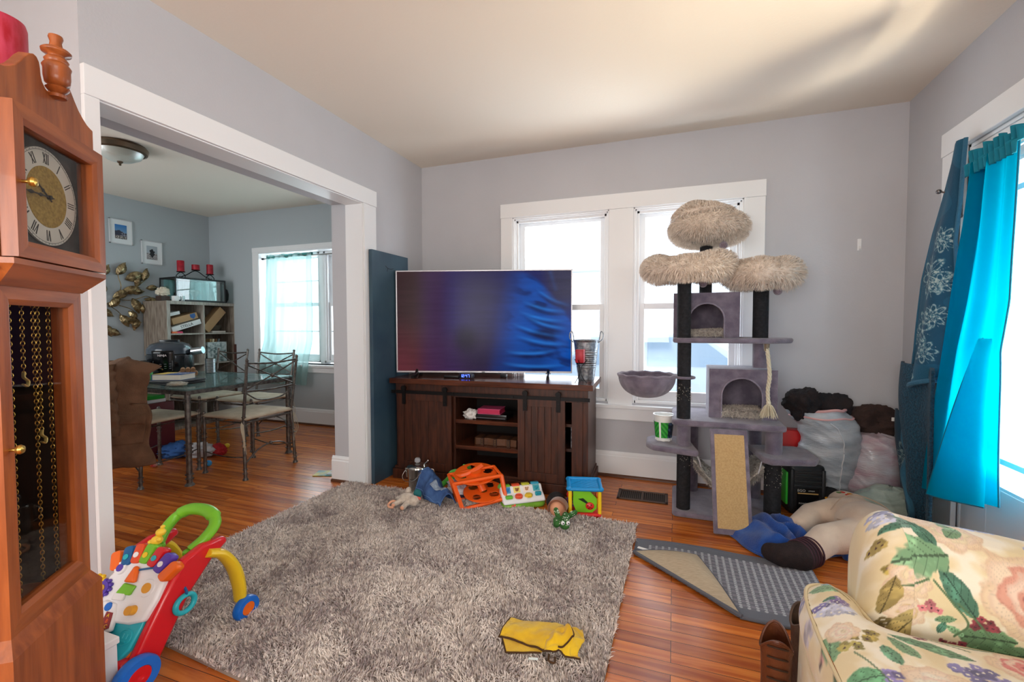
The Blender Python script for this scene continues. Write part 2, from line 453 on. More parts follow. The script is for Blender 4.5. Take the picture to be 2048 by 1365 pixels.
def sash_window(name, W, y0, y1, rail, top_in=.07, muntin=False, inset=.10, side=.075, bot=.09):
    # double hung window: jamb liner, upper and lower sash, meeting rail, panes
    x0, x1, z0, z1 = W
    w = struct(bpy.data.objects.new(name, None)); col.objects.link(w)
    fr = MB()
    fr.bx(x0, x0 + .022, y0, y1, z0, z1).bx(x1 - .022, x1, y0, y1, z0, z1).bx(x0, x1, y0, y1, z1 - .022, z1).bx(x0, x1, y0, y1, z0, z0 + .02)
    fr.bx(x0 + .022, x0 + .04, y0 + .02, y0 + .034, z0, z1 - .02).bx(x1 - .04, x1 - .022, y0 + .02, y0 + .034, z0, z1 - .02).bx(x0 + .02, x1 - .02, y0 + .02, y0 + .034, z1 - .04, z1 - .02)
    fr.build('window_frame', TRIM, w, smooth=False, bevel=.002)
    ya = y0 + .075; yb = y0 + .045
    for (nm, za, zb, y, st) in (('upper_sash', rail - .02, z1 - .02, ya, side - .02), ('lower_sash', z0 + .02, rail + .025, yb, side - .02)):
        s = MB(); a0, a1 = x0 + .022, x1 - .022; tb = .045 if nm == 'upper_sash' else bot - .02; tt = top_in - .03 if nm == 'upper_sash' else .045
        s.bx(a0, a0 + st, y, y + .03, za, zb).bx(a1 - st, a1, y, y + .03, za, zb).bx(a0 + st, a1 - st, y, y + .03, za, za + tb).bx(a0 + st, a1 - st, y, y + .03, zb - tt, zb)
        if muntin:
            zm = (za + zb) / 2; s.bx(a0 + st, a1 - st, y + .008, y + .022, zm - .008, zm + .008)
        so = s.build(nm, TRIM, w, smooth=False, bevel=.002)
        g = box('pane', a0 + st - .004, a1 - st + .004, y + .012, y + .016, za + tb - .004, zb - tt + .004, GLASS, so)
        if nm == 'lower_sash':
            MB().bx((x0 + x1) / 2 - .03, (x0 + x1) / 2 + .03, y - .012, y + .02, zb, zb + .014).build('sash_lock', mat('lock_metal', (190, 188, 182), .35, .8), so, smooth=False)
    return w
sash_window('window_1', W1, YF + .002, YF + .14, 1.292)
sash_window('window_2', W2, YF + .002, YF + .14, 1.292)
sash_window('window_3', (-4.70, -3.90, .72, 2.01), 4.20, 4.32, 1.40, muntin=True, side=.06)
sash_window('window_4', (-3.84, -3.02, .72, 2.01), 4.20, 4.32, 1.40, muntin=True, side=.06)
t = MB()
t.bx(-1.342, -1.242, YF - .02, YF + .002, .55, 2.022).bx(.439, .569, YF - .02, YF + .002, .55, 2.022).bx(-.470, -.291, YF - .02, YF + .002, .55, 2.022)
t.bx(-1.345, .572, YF - .024, YF + .002, 2.022, 2.134)
for (a, b) in ((-1.242, -.470), (-.291, .439)):
    t.bx(a, a + .012, YF - .012, YF + .02, .57, 2.022).bx(b - .012, b, YF - .012, YF + .02, .57, 2.022).bx(a, b, YF - .012, YF + .02, 2.010, 2.022)
t.bx(-1.37, .60, YF - .05, YF + .05, .528, .555).bx(-1.342, .569, YF - .02, YF, .437, .528)
struct(t.build('trim_2', TRIM, smooth=False, bevel=.003))
t = MB()
t.bx(-4.80, -4.71, 4.075, 4.102, .69, 2.03).bx(-4.80, -2.95, 4.072, 4.102, 2.03, 2.085).bx(-4.83, -2.95, 4.05, 4.21, .672, .70).bx(-4.80, -2.95, 4.08, 4.1, .61, .672)
t.bx(-4.715, -4.70, 4.08, 4.32, .70, 2.03).bx(-4.71, -3.0, 4.08, 4.32, 2.012, 2.032).bx(-3.90, -3.84, 4.20, 4.30, .70, 2.02).bx(-3.02, -3.0, 4.1, 4.32, .7, 2.03)
struct(t.build('trim_3', TRIM, smooth=False, bevel=.003))

# glazed exterior door in the right wall
t = MB()
t.bx(XR - .022, XR, 2.86, 3.042, 0, 2.035).bx(XR - .026, XR, 1.80, 3.048, 2.035, 2.155).bx(XR - .022, XR, 1.80, 1.94, 0, 2.035)
t.bx(XR, XR + .13, 2.835, 2.86, 0, 2.035).bx(XR, XR + .13, 1.94, 1.965, 0, 2.035).bx(XR, XR + .13, 1.94, 2.86, 2.015, 2.035)
struct(t.build('trim_4', TRIM, smooth=False, bevel=.003))
d = struct(bpy.data.objects.new('door_1', None)); col.objects.link(d)
t = MB(); X0, X1 = XR + .004, XR + .044; ya, yb = 1.968, 2.832
t.bx(X0, X1, ya, ya + .17, .005, 2.012).bx(X0, X1, yb - .19, yb, .005, 2.012).bx(X0, X1, ya + .17, yb - .19, .005, .43).bx(X0, X1, ya + .17, yb - .19, 1.86, 2.012)
for z in (.555, 1.735): t.bx(X0 + .006, X1 - .006, ya + .17, yb - .19, z - .013, z + .013)
for (p, q) in ((ya + .17, ya + .182), (yb - .202, yb - .19)): t.bx(X0 + .004, X1 - .004, p, q, .43, 1.86)
t.bx(X0 + .004, X1 - .004, ya + .17, yb - .19, .43, .445).bx(X0 + .004, X1 - .004, ya + .17, yb - .19, 1.845, 1.86)
t.build('door_leaf', TRIM, d, smooth=False, bevel=.002)
box('pane', X0 + .018, X0 + .022, ya + .17, yb - .19, .43, 1.86, GLASS, d)
MB().lathe([(.0, 0), (.024, .004), (.03, .02), (.024, .035), (.01, .042), (.008, .06)], (XR - .06, ya + .07, .95), M=Matrix.Rotation(R(90), 3, 'Y')).build('door_handle', mat('brass', (176, 142, 70), .3, .9), d)

# windows behind the photographer
sash_window('window_5', (-1.70, -.10, .8, 2.1), -2.53, -2.41, 1.45, muntin=False)

# outdoors seen through the panes: snow, a neighbouring house and a parked car
SNOW = mat('snow', (235, 238, 242), .8, bump=.3, bs=2)
struct(box('ground', -30, 30, 4.6, 40, -.55, -.45, SNOW))
struct(box('ground_side', 1.7, 20, -12, 4.6, -.55, -.45, SNOW))
house = thing('neighbour_house', 'pale siding house across the street seen through the windows', 'house', (-1.0, 17, -.45))
hm = MB()
hm.bx(-6, 6, 0, 6, 0, 3.6)
for k in range(18): hm.bx(-6.02, 6.02, -.02, 0, k * .2, k * .2 + .17)
hm.build('siding', mat('siding', (214, 218, 222), .7), house, smooth=False)
MB().prism([(-6.5, 3.6), (6.5, 3.6), (0, 6.2)], -.4, 6.4, Matrix.Rotation(R(90), 4, 'X') @ Matrix.Translation((0, 0, -6.0))).build('roof', mat('house_roof', (190, 192, 198), .8), house, smooth=False)
for x in (-4, -1.2, 2, 4.4): box('window', x - .5, x + .5, -.05, -.01, 1.2, 2.5, mat('far_pane', (120, 130, 145), .2), house)
car = thing('car', 'blue parked car half washed out beyond the window behind the cat tree', 'car', (-.15, 7.3, -.45), R(4))
CARP = mat('car_paint', (150, 166, 182), .25, coat=.8)
body = [(-2.2, .35), (-2.25, .75), (-2.1, .95), (-1.55, 1.02), (-1.0, 1.45), (.45, 1.5), (1.15, 1.05), (1.95, .95), (2.2, .8), (2.25, .4), (1.9, .3), (-1.9, .3)]
MB().prism(body, -.85, .85, Matrix.Rotation(R(90), 4, 'X')).build('body', CARP, car, bevel=.05)
CG = mat('car_glass', (112, 134, 154), .08, spec=.9)
for (poly, sgn) in (([(-1.4, 1.04), (-.95, 1.4), (-.35, 1.43), (-.35, 1.04)], 1), ([(-.25, 1.04), (-.25, 1.43), (.4, 1.44), (.9, 1.04)], 1)):
    MB().prism(poly, .85, .865, Matrix.Rotation(R(90), 4, 'X')).build('window', CG, car, smooth=False)
for x in (-1.4, 1.4):
    for s in (-1, 1): MB().cyl((x, s * .74, .33), (x, s * .88, .33), .33, n=24).build('wheel', mat('tyre', (30, 30, 32), .8), car)

# ------------------------------------------------------------------ floor register, small wall fittings
VENT = mat('register_metal', (70, 46, 32), .4, .6)
v = thing('floor_register', 'dark brown metal floor register set in the boards below the window', 'vent', (-.19, 3.11, .001), R(1))
m = MB(); a, b = .162, .092
m.bx(-a, a, -b, -b + .022, 0, .006).bx(-a, a, b - .022, b, 0, .006).bx(-a, -a + .02, -b, b, 0, .006).bx(a - .02, a, -b, b, 0, .006).bx(-.006, .006, -b, b, 0, .005)
m.build('frame', VENT, v, smooth=False, bevel=.0015)
m = MB()
for k in range(22):
    x = -a + .03 + k * (2 * a - .06) / 21
    m.bx(x - .0022, x + .0022, -b + .02, b - .02, 0, .004)
m.build('slats', VENT, v, smooth=False)
box('duct', -a + .02, a - .02, -b + .02, b - .02, -.0005, .0012, mat('duct_hollow_shade', (14, 10, 8), .9), v)  # flat dark sheet; the shade of the hollow below is in its colour
h = thing('wall_hook', 'small white adhesive hook on the far wall right of the cat tree', 'hook', (1.103, YF, 1.665))
MB().rbox((0, -.004, 0), (.022, .008, .075), .004).build('plate', TRIM, h)
MB().tube(bez([(0, -.008, -.01), (0, -.014, -.028), (0, -.024, -.026), (0, -.026, -.012)], 5), .004, 8).build('hook', TRIM, h)
# ------------------------------------------------------------------ grey shag rug
def pile_mat(name, a, b, vs=3.2, vs2=60):
    m = bpy.data.materials.new(name); m.use_nodes = True; nt = m.node_tree; N = nt.nodes; L = nt.links
    b_ = N['Principled BSDF']; b_.inputs['Roughness'].default_value = .85; b_.inputs['Specular IOR Level'].default_value = .2; b_.inputs['Sheen Weight'].default_value = .3
    tc = N.new('ShaderNodeTexCoord')
    n1 = N.new('ShaderNodeTexNoise'); n1.inputs['Scale'].default_value = vs; n1.inputs['Detail'].default_value = 5; n1.inputs['Roughness'].default_value = .7
    n2 = N.new('ShaderNodeTexNoise'); n2.inputs['Scale'].default_value = vs2; n2.inputs['Detail'].default_value = 2
    L.new(tc.outputs['Object'], n1.inputs['Vector']); L.new(tc.outputs['Object'], n2.inputs['Vector'])
    ad = N.new('ShaderNodeMath'); ad.operation = 'MULTIPLY_ADD'; ad.inputs[1].default_value = .55
    mu = N.new('ShaderNodeMath'); mu.operation = 'MULTIPLY'; mu.inputs[1].default_value = .5
    L.new(n2.outputs[0], mu.inputs[0]); L.new(n1.outputs[0], ad.inputs[0]); L.new(mu.outputs[0], ad.inputs[2])
    rp = N.new('ShaderNodeValToRGB'); e = rp.color_ramp.elements
    e[0].position = .42; e[1].position = .60; e[0].color = (*s2l(b), 1); e[1].color = (*s2l(a), 1)
    L.new(ad.outputs[0], rp.inputs[0]); L.new(rp.outputs[0], b_.inputs['Base Color'])
    return m
rug = thing('shag_rug', 'large mottled grey shag rug in the middle of the wooden floor', 'rug', (-1.2, 1.8, 0))
outline = [(-2.225, 2.645), (-.19, 2.625), (-.205, .95), (-1.3, 1.035), (-2.04, 1.085), (-2.06, 1.13), (-2.21, 1.16), (-2.235, 1.55)]
MB().prism([(x + 1.2, y - 1.8) for x, y in outline], .002, .012).build('backing', mat('rug_backing', (150, 138, 128), .9), rug, smooth=False)
rng = np.random.default_rng(3)
def inside(P, poly):
    c = np.zeros(len(P), bool); n = len(poly)
    for i in range(n):
        (x1, y1), (x2, y2) = poly[i], poly[(i + 1) % n]
        k = (y1 > P[:, 1]) != (y2 > P[:, 1])
        c ^= k & (P[:, 0] < (x2 - x1) * (P[:, 1] - y1) / (y2 - y1 + 1e-12) + x1)
    return c
Q = rng.uniform((-2.25, .6), (-.18, 2.66), (210000, 2)); Q = Q[inside(Q, outline)]
# clumps: each root leans with a shared noise direction
P = np.column_stack([Q[:, 0] + 1.2, Q[:, 1] - 1.8, np.full(len(Q), .011)])
Nn = np.column_stack([.55 * np.sin(P[:, 0] * 23 + 3 * np.sin(P[:, 1] * 17)), .55 * np.cos(P[:, 1] * 21 + 3 * np.sin(P[:, 0] * 13)), np.ones(len(P))])
Nn /= np.linalg.norm(Nn, axis=1)[:, None]
blades('pile', P, Nn, .024, .0022, pile_mat('rug_pile', (240, 228, 218), (164, 148, 146)), rug, seed=4, kind='stuff', lean=.8, zgrav=.15)

# ------------------------------------------------------------------ media console
WOOD = mat('console_wood', (78, 40, 24), .42, rgb2=(52, 26, 16), vs=6, stretch=(9, 9, 1), bump=.12, bs=20, detail=6)
WOODH = mat('console_wood_top', (96, 50, 30), .22, rgb2=(62, 30, 18), vs=5, stretch=(1, 9, 9), bump=.05, bs=20, detail=6)
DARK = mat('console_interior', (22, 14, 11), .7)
IRON = mat('black_iron', (30, 29, 30), .45, .7)
cs = thing('media_console', 'dark brown wooden media console with sliding barn doors under the television', 'tv stand', (-1.995, 2.866, 0), R(3))
CW, CD, CH = 1.485, .50, .76
mb = MB()
mb.bx(.02, .055, .03, CD, .05, .722).bx(CW - .055, CW - .02, .03, CD, .05, .722)
mb.bx(.055, CW - .055, .03, CD - .02, .05, .085)
for x in (.485, .995): mb.bx(x - .012, x + .012, .05, CD - .02, .085, .722)
for x in (.055, CW - .13): mb.bx(x, x + .075, .026, .05, .05, .722)
mb.bx(.02, CW - .02, .022, .05, .635, .722)
mb.build('carcass', WOOD, cs, smooth=False, bevel=.002)
box('top_panel', -.015, CW + .015, -.012, CD + .01, .722, CH, WOODH, cs, bevel=.003)
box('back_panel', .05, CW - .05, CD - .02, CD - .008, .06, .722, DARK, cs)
m = MB(); m.prism([(.0, .0), (CW, .0), (CW, CD), (CW - .02, CD), (CW - .02, .02), (.02, .02), (.02, CD), (0, CD)], 0.0, .075)
m.prism([(.012, .012), (CW - .012, .012), (CW - .012, CD), (CW - .03, CD), (CW - .03, .03), (.03, .03), (.03, CD), (.012, CD)], .075, .095)
m.build('plinth', WOOD, cs, smooth=False, bevel=.002)
for i, z in enumerate((.265, .455)):
    box('shelf', .497, .983, .045, CD - .02, z - .014, z + .014, WOODH, cs, bevel=.002)
for z in (.30, .47): box('shelf', 1.007, CW - .055, .06, CD - .02, z - .01, z + .01, WOOD, cs)
def barn_door(x0, x1):
    d = MB(); y0, y1 = -.002, .022; z0, z1 = .085, .655; s = .05
    d.bx(x0, x0 + s, y0, y1, z0, z1).bx(x1 - s, x1, y0, y1, z0, z1).bx(x0 + s, x1 - s, y0, y1, z0, z0 + .06).bx(x0 + s, x1 - s, y0, y1, z1 - .055, z1)
    n = 5; w_ = (x1 - x0 - 2 * s) / n
    for k in range(n): d.bx(x0 + s + k * w_ + .0008, x0 + s + (k + 1) * w_ - .0008, y0 + .008, y1 - .004, z0 + .06, z1 - .055)
    o = d.build('door', WOOD, cs, smooth=False, bevel=.0015)
    for x in (x0 + .055, x1 - .045):
        h = MB(); h.bx(x - .014, x + .014, -.012, -.004, .57, .70); h.cyl((x, -.02, .69), (x, -.004, .69), .019, n=18)
        for z in (.585, .625): h.cyl((x, -.016, z), (x, -.01, z), .005, n=8)
        h.build('hanger', IRON, o)
barn_door(.05, .485); barn_door(.985, 1.315)
m = MB().bx(.0, CW - .005, -.006, .0, .648, .672)
for x in (.02, .5, .95, CW - .03): m.cyl((x, -.012, .66), (x, .022, .66), .008, n=10)
m.build('rail', IRON, cs, smooth=False)
# things on the console shelves (console frame converted to room coordinates)
def cpt(x, y, z):
    a = R(3); return (-1.995 + x * cos(a) - y * sin(a), 2.868 + x * sin(a) + y * cos(a), z)
def crumple(name, c, r, m, parent, amp=.25, fr=9.0, seed=0, res=26, M=None, flat=0.0, sharp=True):
    def fn(v, d):
        q = Vector((d.x, d.y, d.z)) * 1.0 + Vector((seed * 3.1, seed * 1.7, seed))
        k = noise.noise(q * fr * .35) * 1.0 + (1 - abs(noise.noise(q * fr * .6)) * 2) * .5 * (1 if sharp else .4) + noise.noise(q * fr * 1.5) * .3
        v = v * (1 + amp * k)
        if flat and v.z < -flat: v.z = -flat
        return v
    return MB().sph(c, r, res * 2, res, M=M, fn=fn).build(name, m, parent, angle=70)
wc = thing('white_cloth', 'crumpled white cloth on the top shelf of the console', 'cloth', cpt(.60, .10, .469), R(3))
crumple('fabric', (0, 0, .032), (.052, .045, .034), mat('white_fabric', (226, 222, 218), .9, bump=.2, bs=200), wc, amp=.3, seed=2, flat=.032)
bx_ = thing('disc_player', 'flat black media player under a pink binder on the top console shelf', 'media player', cpt(.75, .16, .469), R(3))
MB().rbox((0, 0, .022), (.26, .17, .04), .004).build('casing', mat('black_gloss', (16, 16, 18), .25), bx_)
box('front_strip', -.12, .12, -.0865, -.085, .012, .018, mat('grey_plastic', (90, 90, 94), .4), bx_)
pb = thing('pink_binder', 'pink and black binder on top of the black media player', 'binder', cpt(.745, .14, .5125), R(5))
MB().bx(-.085, .085, -.07, .07, 0, .004).bx(-.085, .085, -.07, .07, .034, .038).bx(-.085, -.081, -.07, .07, 0, .038).build('cover', mat('pink_plastic', (214, 84, 128), .4), pb, smooth=False)
MB().bx(-.079, .08, -.066, .066, .005, .033).build('pages', mat('magenta_page', (190, 40, 84), .6), pb, smooth=False)
for k in range(1):
    bk = thing('wooden_case', 'brown studded leather case lying on the middle console shelf', 'case', cpt(.79, .15, .279), R(3))
    pts = [(-.165, -.05), (-.15, -.062), (-.06, -.05), (.0, -.062), (.07, -.05), (.16, -.062), (.165, .06), (-.165, .06)]
    MB().prism(pts, 0, .052).build('body', mat('brown_leather', (92, 58, 36), .5, var=.2, vs=20, bump=.2), bk, smooth=False, bevel=.004)
    for x in (-.10, 0, .10):
        q = MB().bx(x - .012, x + .012, -.068, .05, -.0005, .054).build('strap', mat('strap_leather', (60, 36, 24), .5), bk, smooth=False)
        s = MB()
        for z in (.012, .026, .04): s.sph((x, -.069, z), .0028, 8, 6)
        s.build('studs', mat('brass_stud', (190, 150, 80), .3, .9), q)
bw = thing('boxed_game', 'white patterned box at the narrow gap right of the right barn door', 'box', cpt(1.37, .17, .48), R(3))
box('carton', -.03, .035, -.08, .1, -.17, -.01, mat('print_box', (196, 196, 202), .5, rgb2=(60, 74, 90), vs=40), bw)

# ------------------------------------------------------------------ television
tv = thing('television', 'large flat television with thin silver frame showing a blurry blue picture', 'television', (-2.02, 2.965, .7605), R(16.5))
TW, TZ0, TZ1 = 1.352, .030, .815
FR = mat('tv_silver', (186, 184, 188), .3, .7)
m = MB(); e = .010
m.bx(0, TW, 0, .035, TZ0, TZ0 + .014).bx(0, TW, 0, .035, TZ1 - e, TZ1).bx(0, e, 0, .035, TZ0, TZ1).bx(TW - e, TW, 0, .035, TZ0, TZ1)
m.build('bezel', FR, tv, smooth=False, bevel=.002)
MB().bx(.004, TW - .004, .01, .042, TZ0 + .004, TZ1 - .004).bx(.25, TW - .25, .04, .085, TZ0 + .02, TZ0 + .42).build('back_cover', mat('tv_back', (26, 26, 28), .5), tv, smooth=False, bevel=.003)
nx, ny = 320, 186
scr = MB().grid(lambda u, v: (e + u * (TW - 2 * e), .004, TZ0 + .014 + v * (TZ1 - e - TZ0 - .014)), nx, ny).build('screen', mat('screen_glass', (0, 0, 0), .22, spec=.13), tv, smooth=True)
uu, vv = np.meshgrid(np.linspace(0, 1, nx), np.linspace(1, 0, ny)); vv = vv  # v measured downward
U, V = uu.ravel(), vv.ravel()
def sm(a, b, x): 
    t = np.clip((x - a) / (b - a), 0, 1); return t * t * (3 - 2 * t)
def vn(x, y, seed=0, o=4):
    # cheap value noise
    r = np.zeros_like(x); amp = 1; tot = 0
    g = np.random.default_rng(seed)
    for k in range(o):
        T = g.random((64, 64)); xi = np.floor(x).astype(int); yi = np.floor(y).astype(int); fx = x - xi; fy = y - yi
        fx = fx * fx * (3 - 2 * fx); fy = fy * fy * (3 - 2 * fy)
        a = T[xi % 64, yi % 64]; b = T[(xi + 1) % 64, yi % 64]; c = T[xi % 64, (yi + 1) % 64]; d = T[(xi + 1) % 64, (yi + 1) % 64]
        r += amp * ((a * (1 - fx) + b * fx) * (1 - fy) + (c * (1 - fx) + d * fx) * fy); tot += amp; amp *= .5; x = x * 2 + 17; y = y * 2 + 5
    return r / tot
C0 = lin([66, 42, 46])[None] * np.ones((nx * ny, 1))
def over(c, rgb, a):
    return c * (1 - a[:, None]) + lin(rgb)[None] * a[:, None]
Cc = over(C0, [112, 52, 62], sm(.35, 1, V) * (1 - sm(.0, .35, U)))
Cc = over(Cc, [74, 46, 104], sm(.08, .22, U) * (1 - sm(.3, .5, U)) * .55)
Cc = over(Cc, [46, 40, 110], sm(.22, .34, U) * (1 - sm(.5, .75, V) * .7) * .75)
Cc = over(Cc, [38, 32, 78], sm(.3, .5, U) * .6)
Cc = over(Cc, [16, 58, 148], sm(.48, .74, U) * (.35 + .65 * sm(.1, .55, V)) * .85)
vb = np.where(U > .70, .5 * (np.clip(U - .70, 0, 1) / .30) ** 1.8, 0)
wing = sm(-.02, .05, V - vb) * sm(.60, .80, U + .10 * V)
Cc = over(Cc, [6, 96, 206], wing * (.55 + .45 * vn(U * 5 + V * 4, V * 7 - U * 3, 9, 3)))
Cc = over(Cc, [8, 30, 96], wing * sm(.5, .7, vn(U * 6 + V * 3, V * 11 - U * 6, 12, 3)) * .8)
Cc = over(Cc, [4, 22, 84], sm(.50, .62, U) * sm(.60, .9, V) * .45 * (1 - sm(.8, .95, U)))
Cc = over(Cc, [20, 118, 226], np.exp(-((U - .885 - .16 * V) / .012) ** 2) * (V < .2) * .8)
for (u0, v0, sl, ln) in ((.72, .30, .38, .26), (.70, .40, .34, .28), (.66, .52, .42, .3), (.68, .64, .28, .3), (.62, .80, -.05, .3), (.80, .18, .8, .2), (.6, .92, .02, .38), (.74, .45, .5, .24)):
    t_ = (U - u0) / ln; line = v0 + sl * (U - u0) + .03 * np.sin(t_ * 3)
    aa = np.exp(-((V - line) / .016) ** 2) * np.clip(t_ * 3, 0, 1) * np.clip((1 - t_) * 3, 0, 1)
    Cc = over(Cc, [40, 140, 246], aa * .75)
    bb = np.exp(-((V - line - .035) / .02) ** 2) * np.clip(t_ * 3, 0, 1) * np.clip((1 - t_) * 3, 0, 1)
    Cc = over(Cc, [6, 20, 76], bb * .7)
Cc = over(Cc, [14, 20, 62], (1 - sm(.02, .09, np.hypot((U - .86) * .8, (V - .62)))) * .55)
Cc = over(Cc, [26, 16, 44], (1 - sm(.03, .16, np.hypot((U - .40) * 1.6, (V - .68) * .8))) * .75)
Cc = over(Cc, [64, 62, 92], sm(.90, 1, U + .12 * (1 - V) - .02) * (1 - sm(.2, .5, V)) * .9)
Cc *= (.82 + .36 * vn(U * 6, V * 46, 5, 3))[:, None]
# v runs upward in the mesh grid, so flip rows
setcol(scr, Cc.astype(np.float32))
sm_ = scr.data.materials[0]; nt = sm_.node_tree; at = nt.nodes.new('ShaderNodeAttribute'); at.attribute_name = 'Col'
nt.links.new(at.outputs['Color'], nt.nodes['Principled BSDF'].inputs['Emission Color']); nt.nodes['Principled BSDF'].inputs['Emission Strength'].default_value = .62
TVP = mat('tv_foot_plastic', (20, 20, 22), .35)
for x in (.16, 1.17):
    f_ = MB(); f_.tube(bez([(x, .02, .05), (x, -.03, .02), (x - .005, -.11, .006)], 6), [.012] * 13, 8, sq=1.4); f_.tube(bez([(x, .02, .05), (x, .08, .02), (x, .13, .006)], 6), [.012] * 13, 8, sq=1.4)
    f_.bx(x - .018, x + .018, .005, .04, .02, .06)
    f_.build('foot', TVP, tv)
MB().bx(TW / 2 - .012, TW / 2 + .012, -.0015, .001, TZ0 + .002, TZ0 + .010).build('badge', mat('badge_grey', (120, 120, 124), .4), tv, smooth=False)

# blue painted board leaning in the corner
bb = thing('painted_board', 'tall blue-grey painted board leaning between the cased opening and the console', 'board', (-2.036, 2.69, 0))
MB().bx(-.028, 0, .012, .475, 0, 1.70).build('panel', mat('blue_board_paint', (66, 92, 106), .5, rgb2=(50, 74, 92), vs=2.5, bump=.05, bs=12), bb, smooth=False, bevel=.002)
s = MB()
s.tube(bez([(.0008, .17, 1.60), (.0008, .20, 1.585), (.0008, .24, 1.583), (.0008, .27, 1.59)], 5), .0016, 5); s.tube([(.0008, .2, 1.585), (.0008, .19, 1.56)], .0012, 5)
s.build('crack', mat('crack_dark', (40, 38, 36), .8), bb)

# things on the console top
CKB = mat('clock_casing', (70, 74, 86), .3, .3)
dc = thing('digital_clock', 'small oval digital clock with glowing blue digits under the television', 'clock', cpt(.545, .145, .7615), R(8))
MB().lathe([(.0, 0), (.055, 0), (.062, .012), (.058, .03), (.05, .036), (0, .036)], (0, 0, 0), 28, M=Matrix.Diagonal((1, .55, 1))).build('casing', CKB, dc)
LED = mat('led_blue', (60, 90, 255), .4, emit=(80, 110, 255), es=5)
SEG = {'0': 'abcdef', '1': 'bc', '2': 'abged', '4': 'fgbc', '7': 'abc'}
m = MB()
def seg7(mb, ch, x, z, w_, h_, y):
    t_ = .0011
    P = {'a': (x, x + w_, z + h_, z + h_), 'g': (x, x + w_, z + h_ / 2, z + h_ / 2), 'd': (x, x + w_, z, z), 'b': (x + w_, x + w_, z + h_ / 2, z + h_), 'c': (x + w_, x + w_, z, z + h_ / 2), 'f': (x, x, z + h_ / 2, z + h_), 'e': (x, x, z, z + h_ / 2)}
    for s_ in SEG[ch]:
        a, b, c_, d_ = P[s_]; mb.bx(a - t_, b + t_, y - .001, y, c_ - t_, d_ + t_)
for ch, x in (('1', -.036), ('2', -.020), ('4', .004), ('7', .022)): seg7(m, ch, x, .010, .010, .018, -.036)
m.bx(-.006, -.004, -.037, -.036, .014, .017).bx(-.006, -.004, -.037, -.036, .022, .025)
m.build('digits', LED, dc, smooth=False)
box('display', -.045, .042, -.0355, -.03, .006, .031, mat('display_dark', (14, 16, 34), .2), dc)
rr = thing('remote_control', 'slim black remote control lying left of the digital clock', 'remote', cpt(.43, .13, .761), R(12))
MB().rbox((0, 0, .008), (.12, .035, .015), .008).build('shell', TVP, rr)
GALV = mat('galvanised', (168, 174, 180), .38, .85, rgb2=(120, 128, 136), vs=60, bump=.15, bs=120)
gb = thing('galvanized_bucket', 'tall ribbed galvanised metal bucket with looped handles on the console', 'bucket', (-.585, 3.17, .76))
prof = [(0, .004), (.052, .004), (.054, .0), (.056, .01)]
for k in range(60):
    z = .012 + k * .0045; r_ = .056 + .032 * z / .285
    if .10 < z < .215: r_ += .0022 * sin((z - .1) * 2 * pi / .0145)
    prof.append((r_, z))
prof += [(.091, .283), (.094, .288), (.091, .292), (.086, .290), (.084, .28), (.056, .014), (0, .012)]
MB().lathe(prof, n=40).build('body', GALV, gb, angle=60)
for s_ in (-1, 1):
    MB().tube(bez([(s_ * .088, -.012, .272), (s_ * .115, -.012, .30), (s_ * .118, 0, .335), (s_ * .104, .004, .350), (s_ * .094, .008, .32), (s_ * .088, .012, .272)], 8), .0035, 8).build('handle', GALV, gb)
ch = thing('candle_stand', 'small black wire candle stand with a square red candle in front of the bucket', 'candle holder', (-.598, 3.02, .761))
m = MB()
for k in range(3):
    a = 2 * pi * k / 3 + .5
    m.tube(bez([(.048 * cos(a), .048 * sin(a), .0), (.036 * cos(a), .036 * sin(a), .012), (.007 * cos(a), .007 * sin(a), .06), (.010 * cos(a), .010 * sin(a), .11), (.038 * cos(a), .038 * sin(a), .145), (.052 * cos(a), .052 * sin(a), .16)], 6), .0024, 6)
m.lathe([(0, .134), (.026, .134), (.028, .138), (0, .138)])
m.build('wire_frame', IRON, ch)
REDW = mat('red_wax', (178, 26, 44), .45, rgb2=(146, 14, 34), vs=30, sss=.1)
cn = tag(MB().rbox((-.598, 3.02, .761 + .140 + .045), (.058, .058, .09), .008).build('square_candle', REDW), 'square red pillar candle held in the wire stand beside the silver bucket', 'candle')
pl = thing('charging_plug', 'small dark adapter and cable on the console behind the television', 'adapter', cpt(.80, .26, .761))
MB().rbox((0, 0, .012), (.05, .03, .022), .004).tube(bez([(.025, 0, .01), (.06, .01, .004), (.10, .03, .004), (.13, .10, .003)], 6), .002, 6).build('adapter', TVP, pl)
# ------------------------------------------------------------------ cat tree
def plush(name, a, b):
    return mat(name, a, .92, rgb2=b, vs=16, sheen=.4, bump=.5, bs=240)
PLUSH = plush('lilac_plush', (128, 118, 132), (100, 91, 107))
SISAL = mat('black_sisal', (38, 38, 42), .85, rgb2=(24, 24, 27), vs=60)
TANS = mat('tan_sisal', (204, 172, 122), .9, rgb2=(190, 156, 106), vs=120, bump=.4, bs=300)
ROPE = mat('natural_rope', (214, 204, 178), .9, bump=.5, bs=200)
ct = thing('cat_tree', 'tall lilac plush cat tree with three furry beds, two houses and black scratching posts', 'cat tree', (0, 0, 0))
def plat(poly, z0, z1, name='platform', m=None):
    return MB().prism(poly, z0, z1).build(name, m or PLUSH, ct, smooth=True, bevel=.012, angle=60)
def rr_poly(x0, x1, y0, y1, r=.04, n=5):
    out = []
    for (cx, cy, a0) in ((x1 - r, y1 - r, 0), (x0 + r, y1 - r, 90), (x0 + r, y0 + r, 180), (x1 - r, y0 + r, 270)):
        for k in range(n + 1):
            a = R(a0 + 90 * k / n); out.append((cx + r * cos(a), cy + r * sin(a)))
    return out
plat(rr_poly(-.002, .60, 2.845, 3.33, .03), 0, .032, 'base')
plat(rr_poly(-.01, .60, 2.85, 3.31, .035), .552, .588)
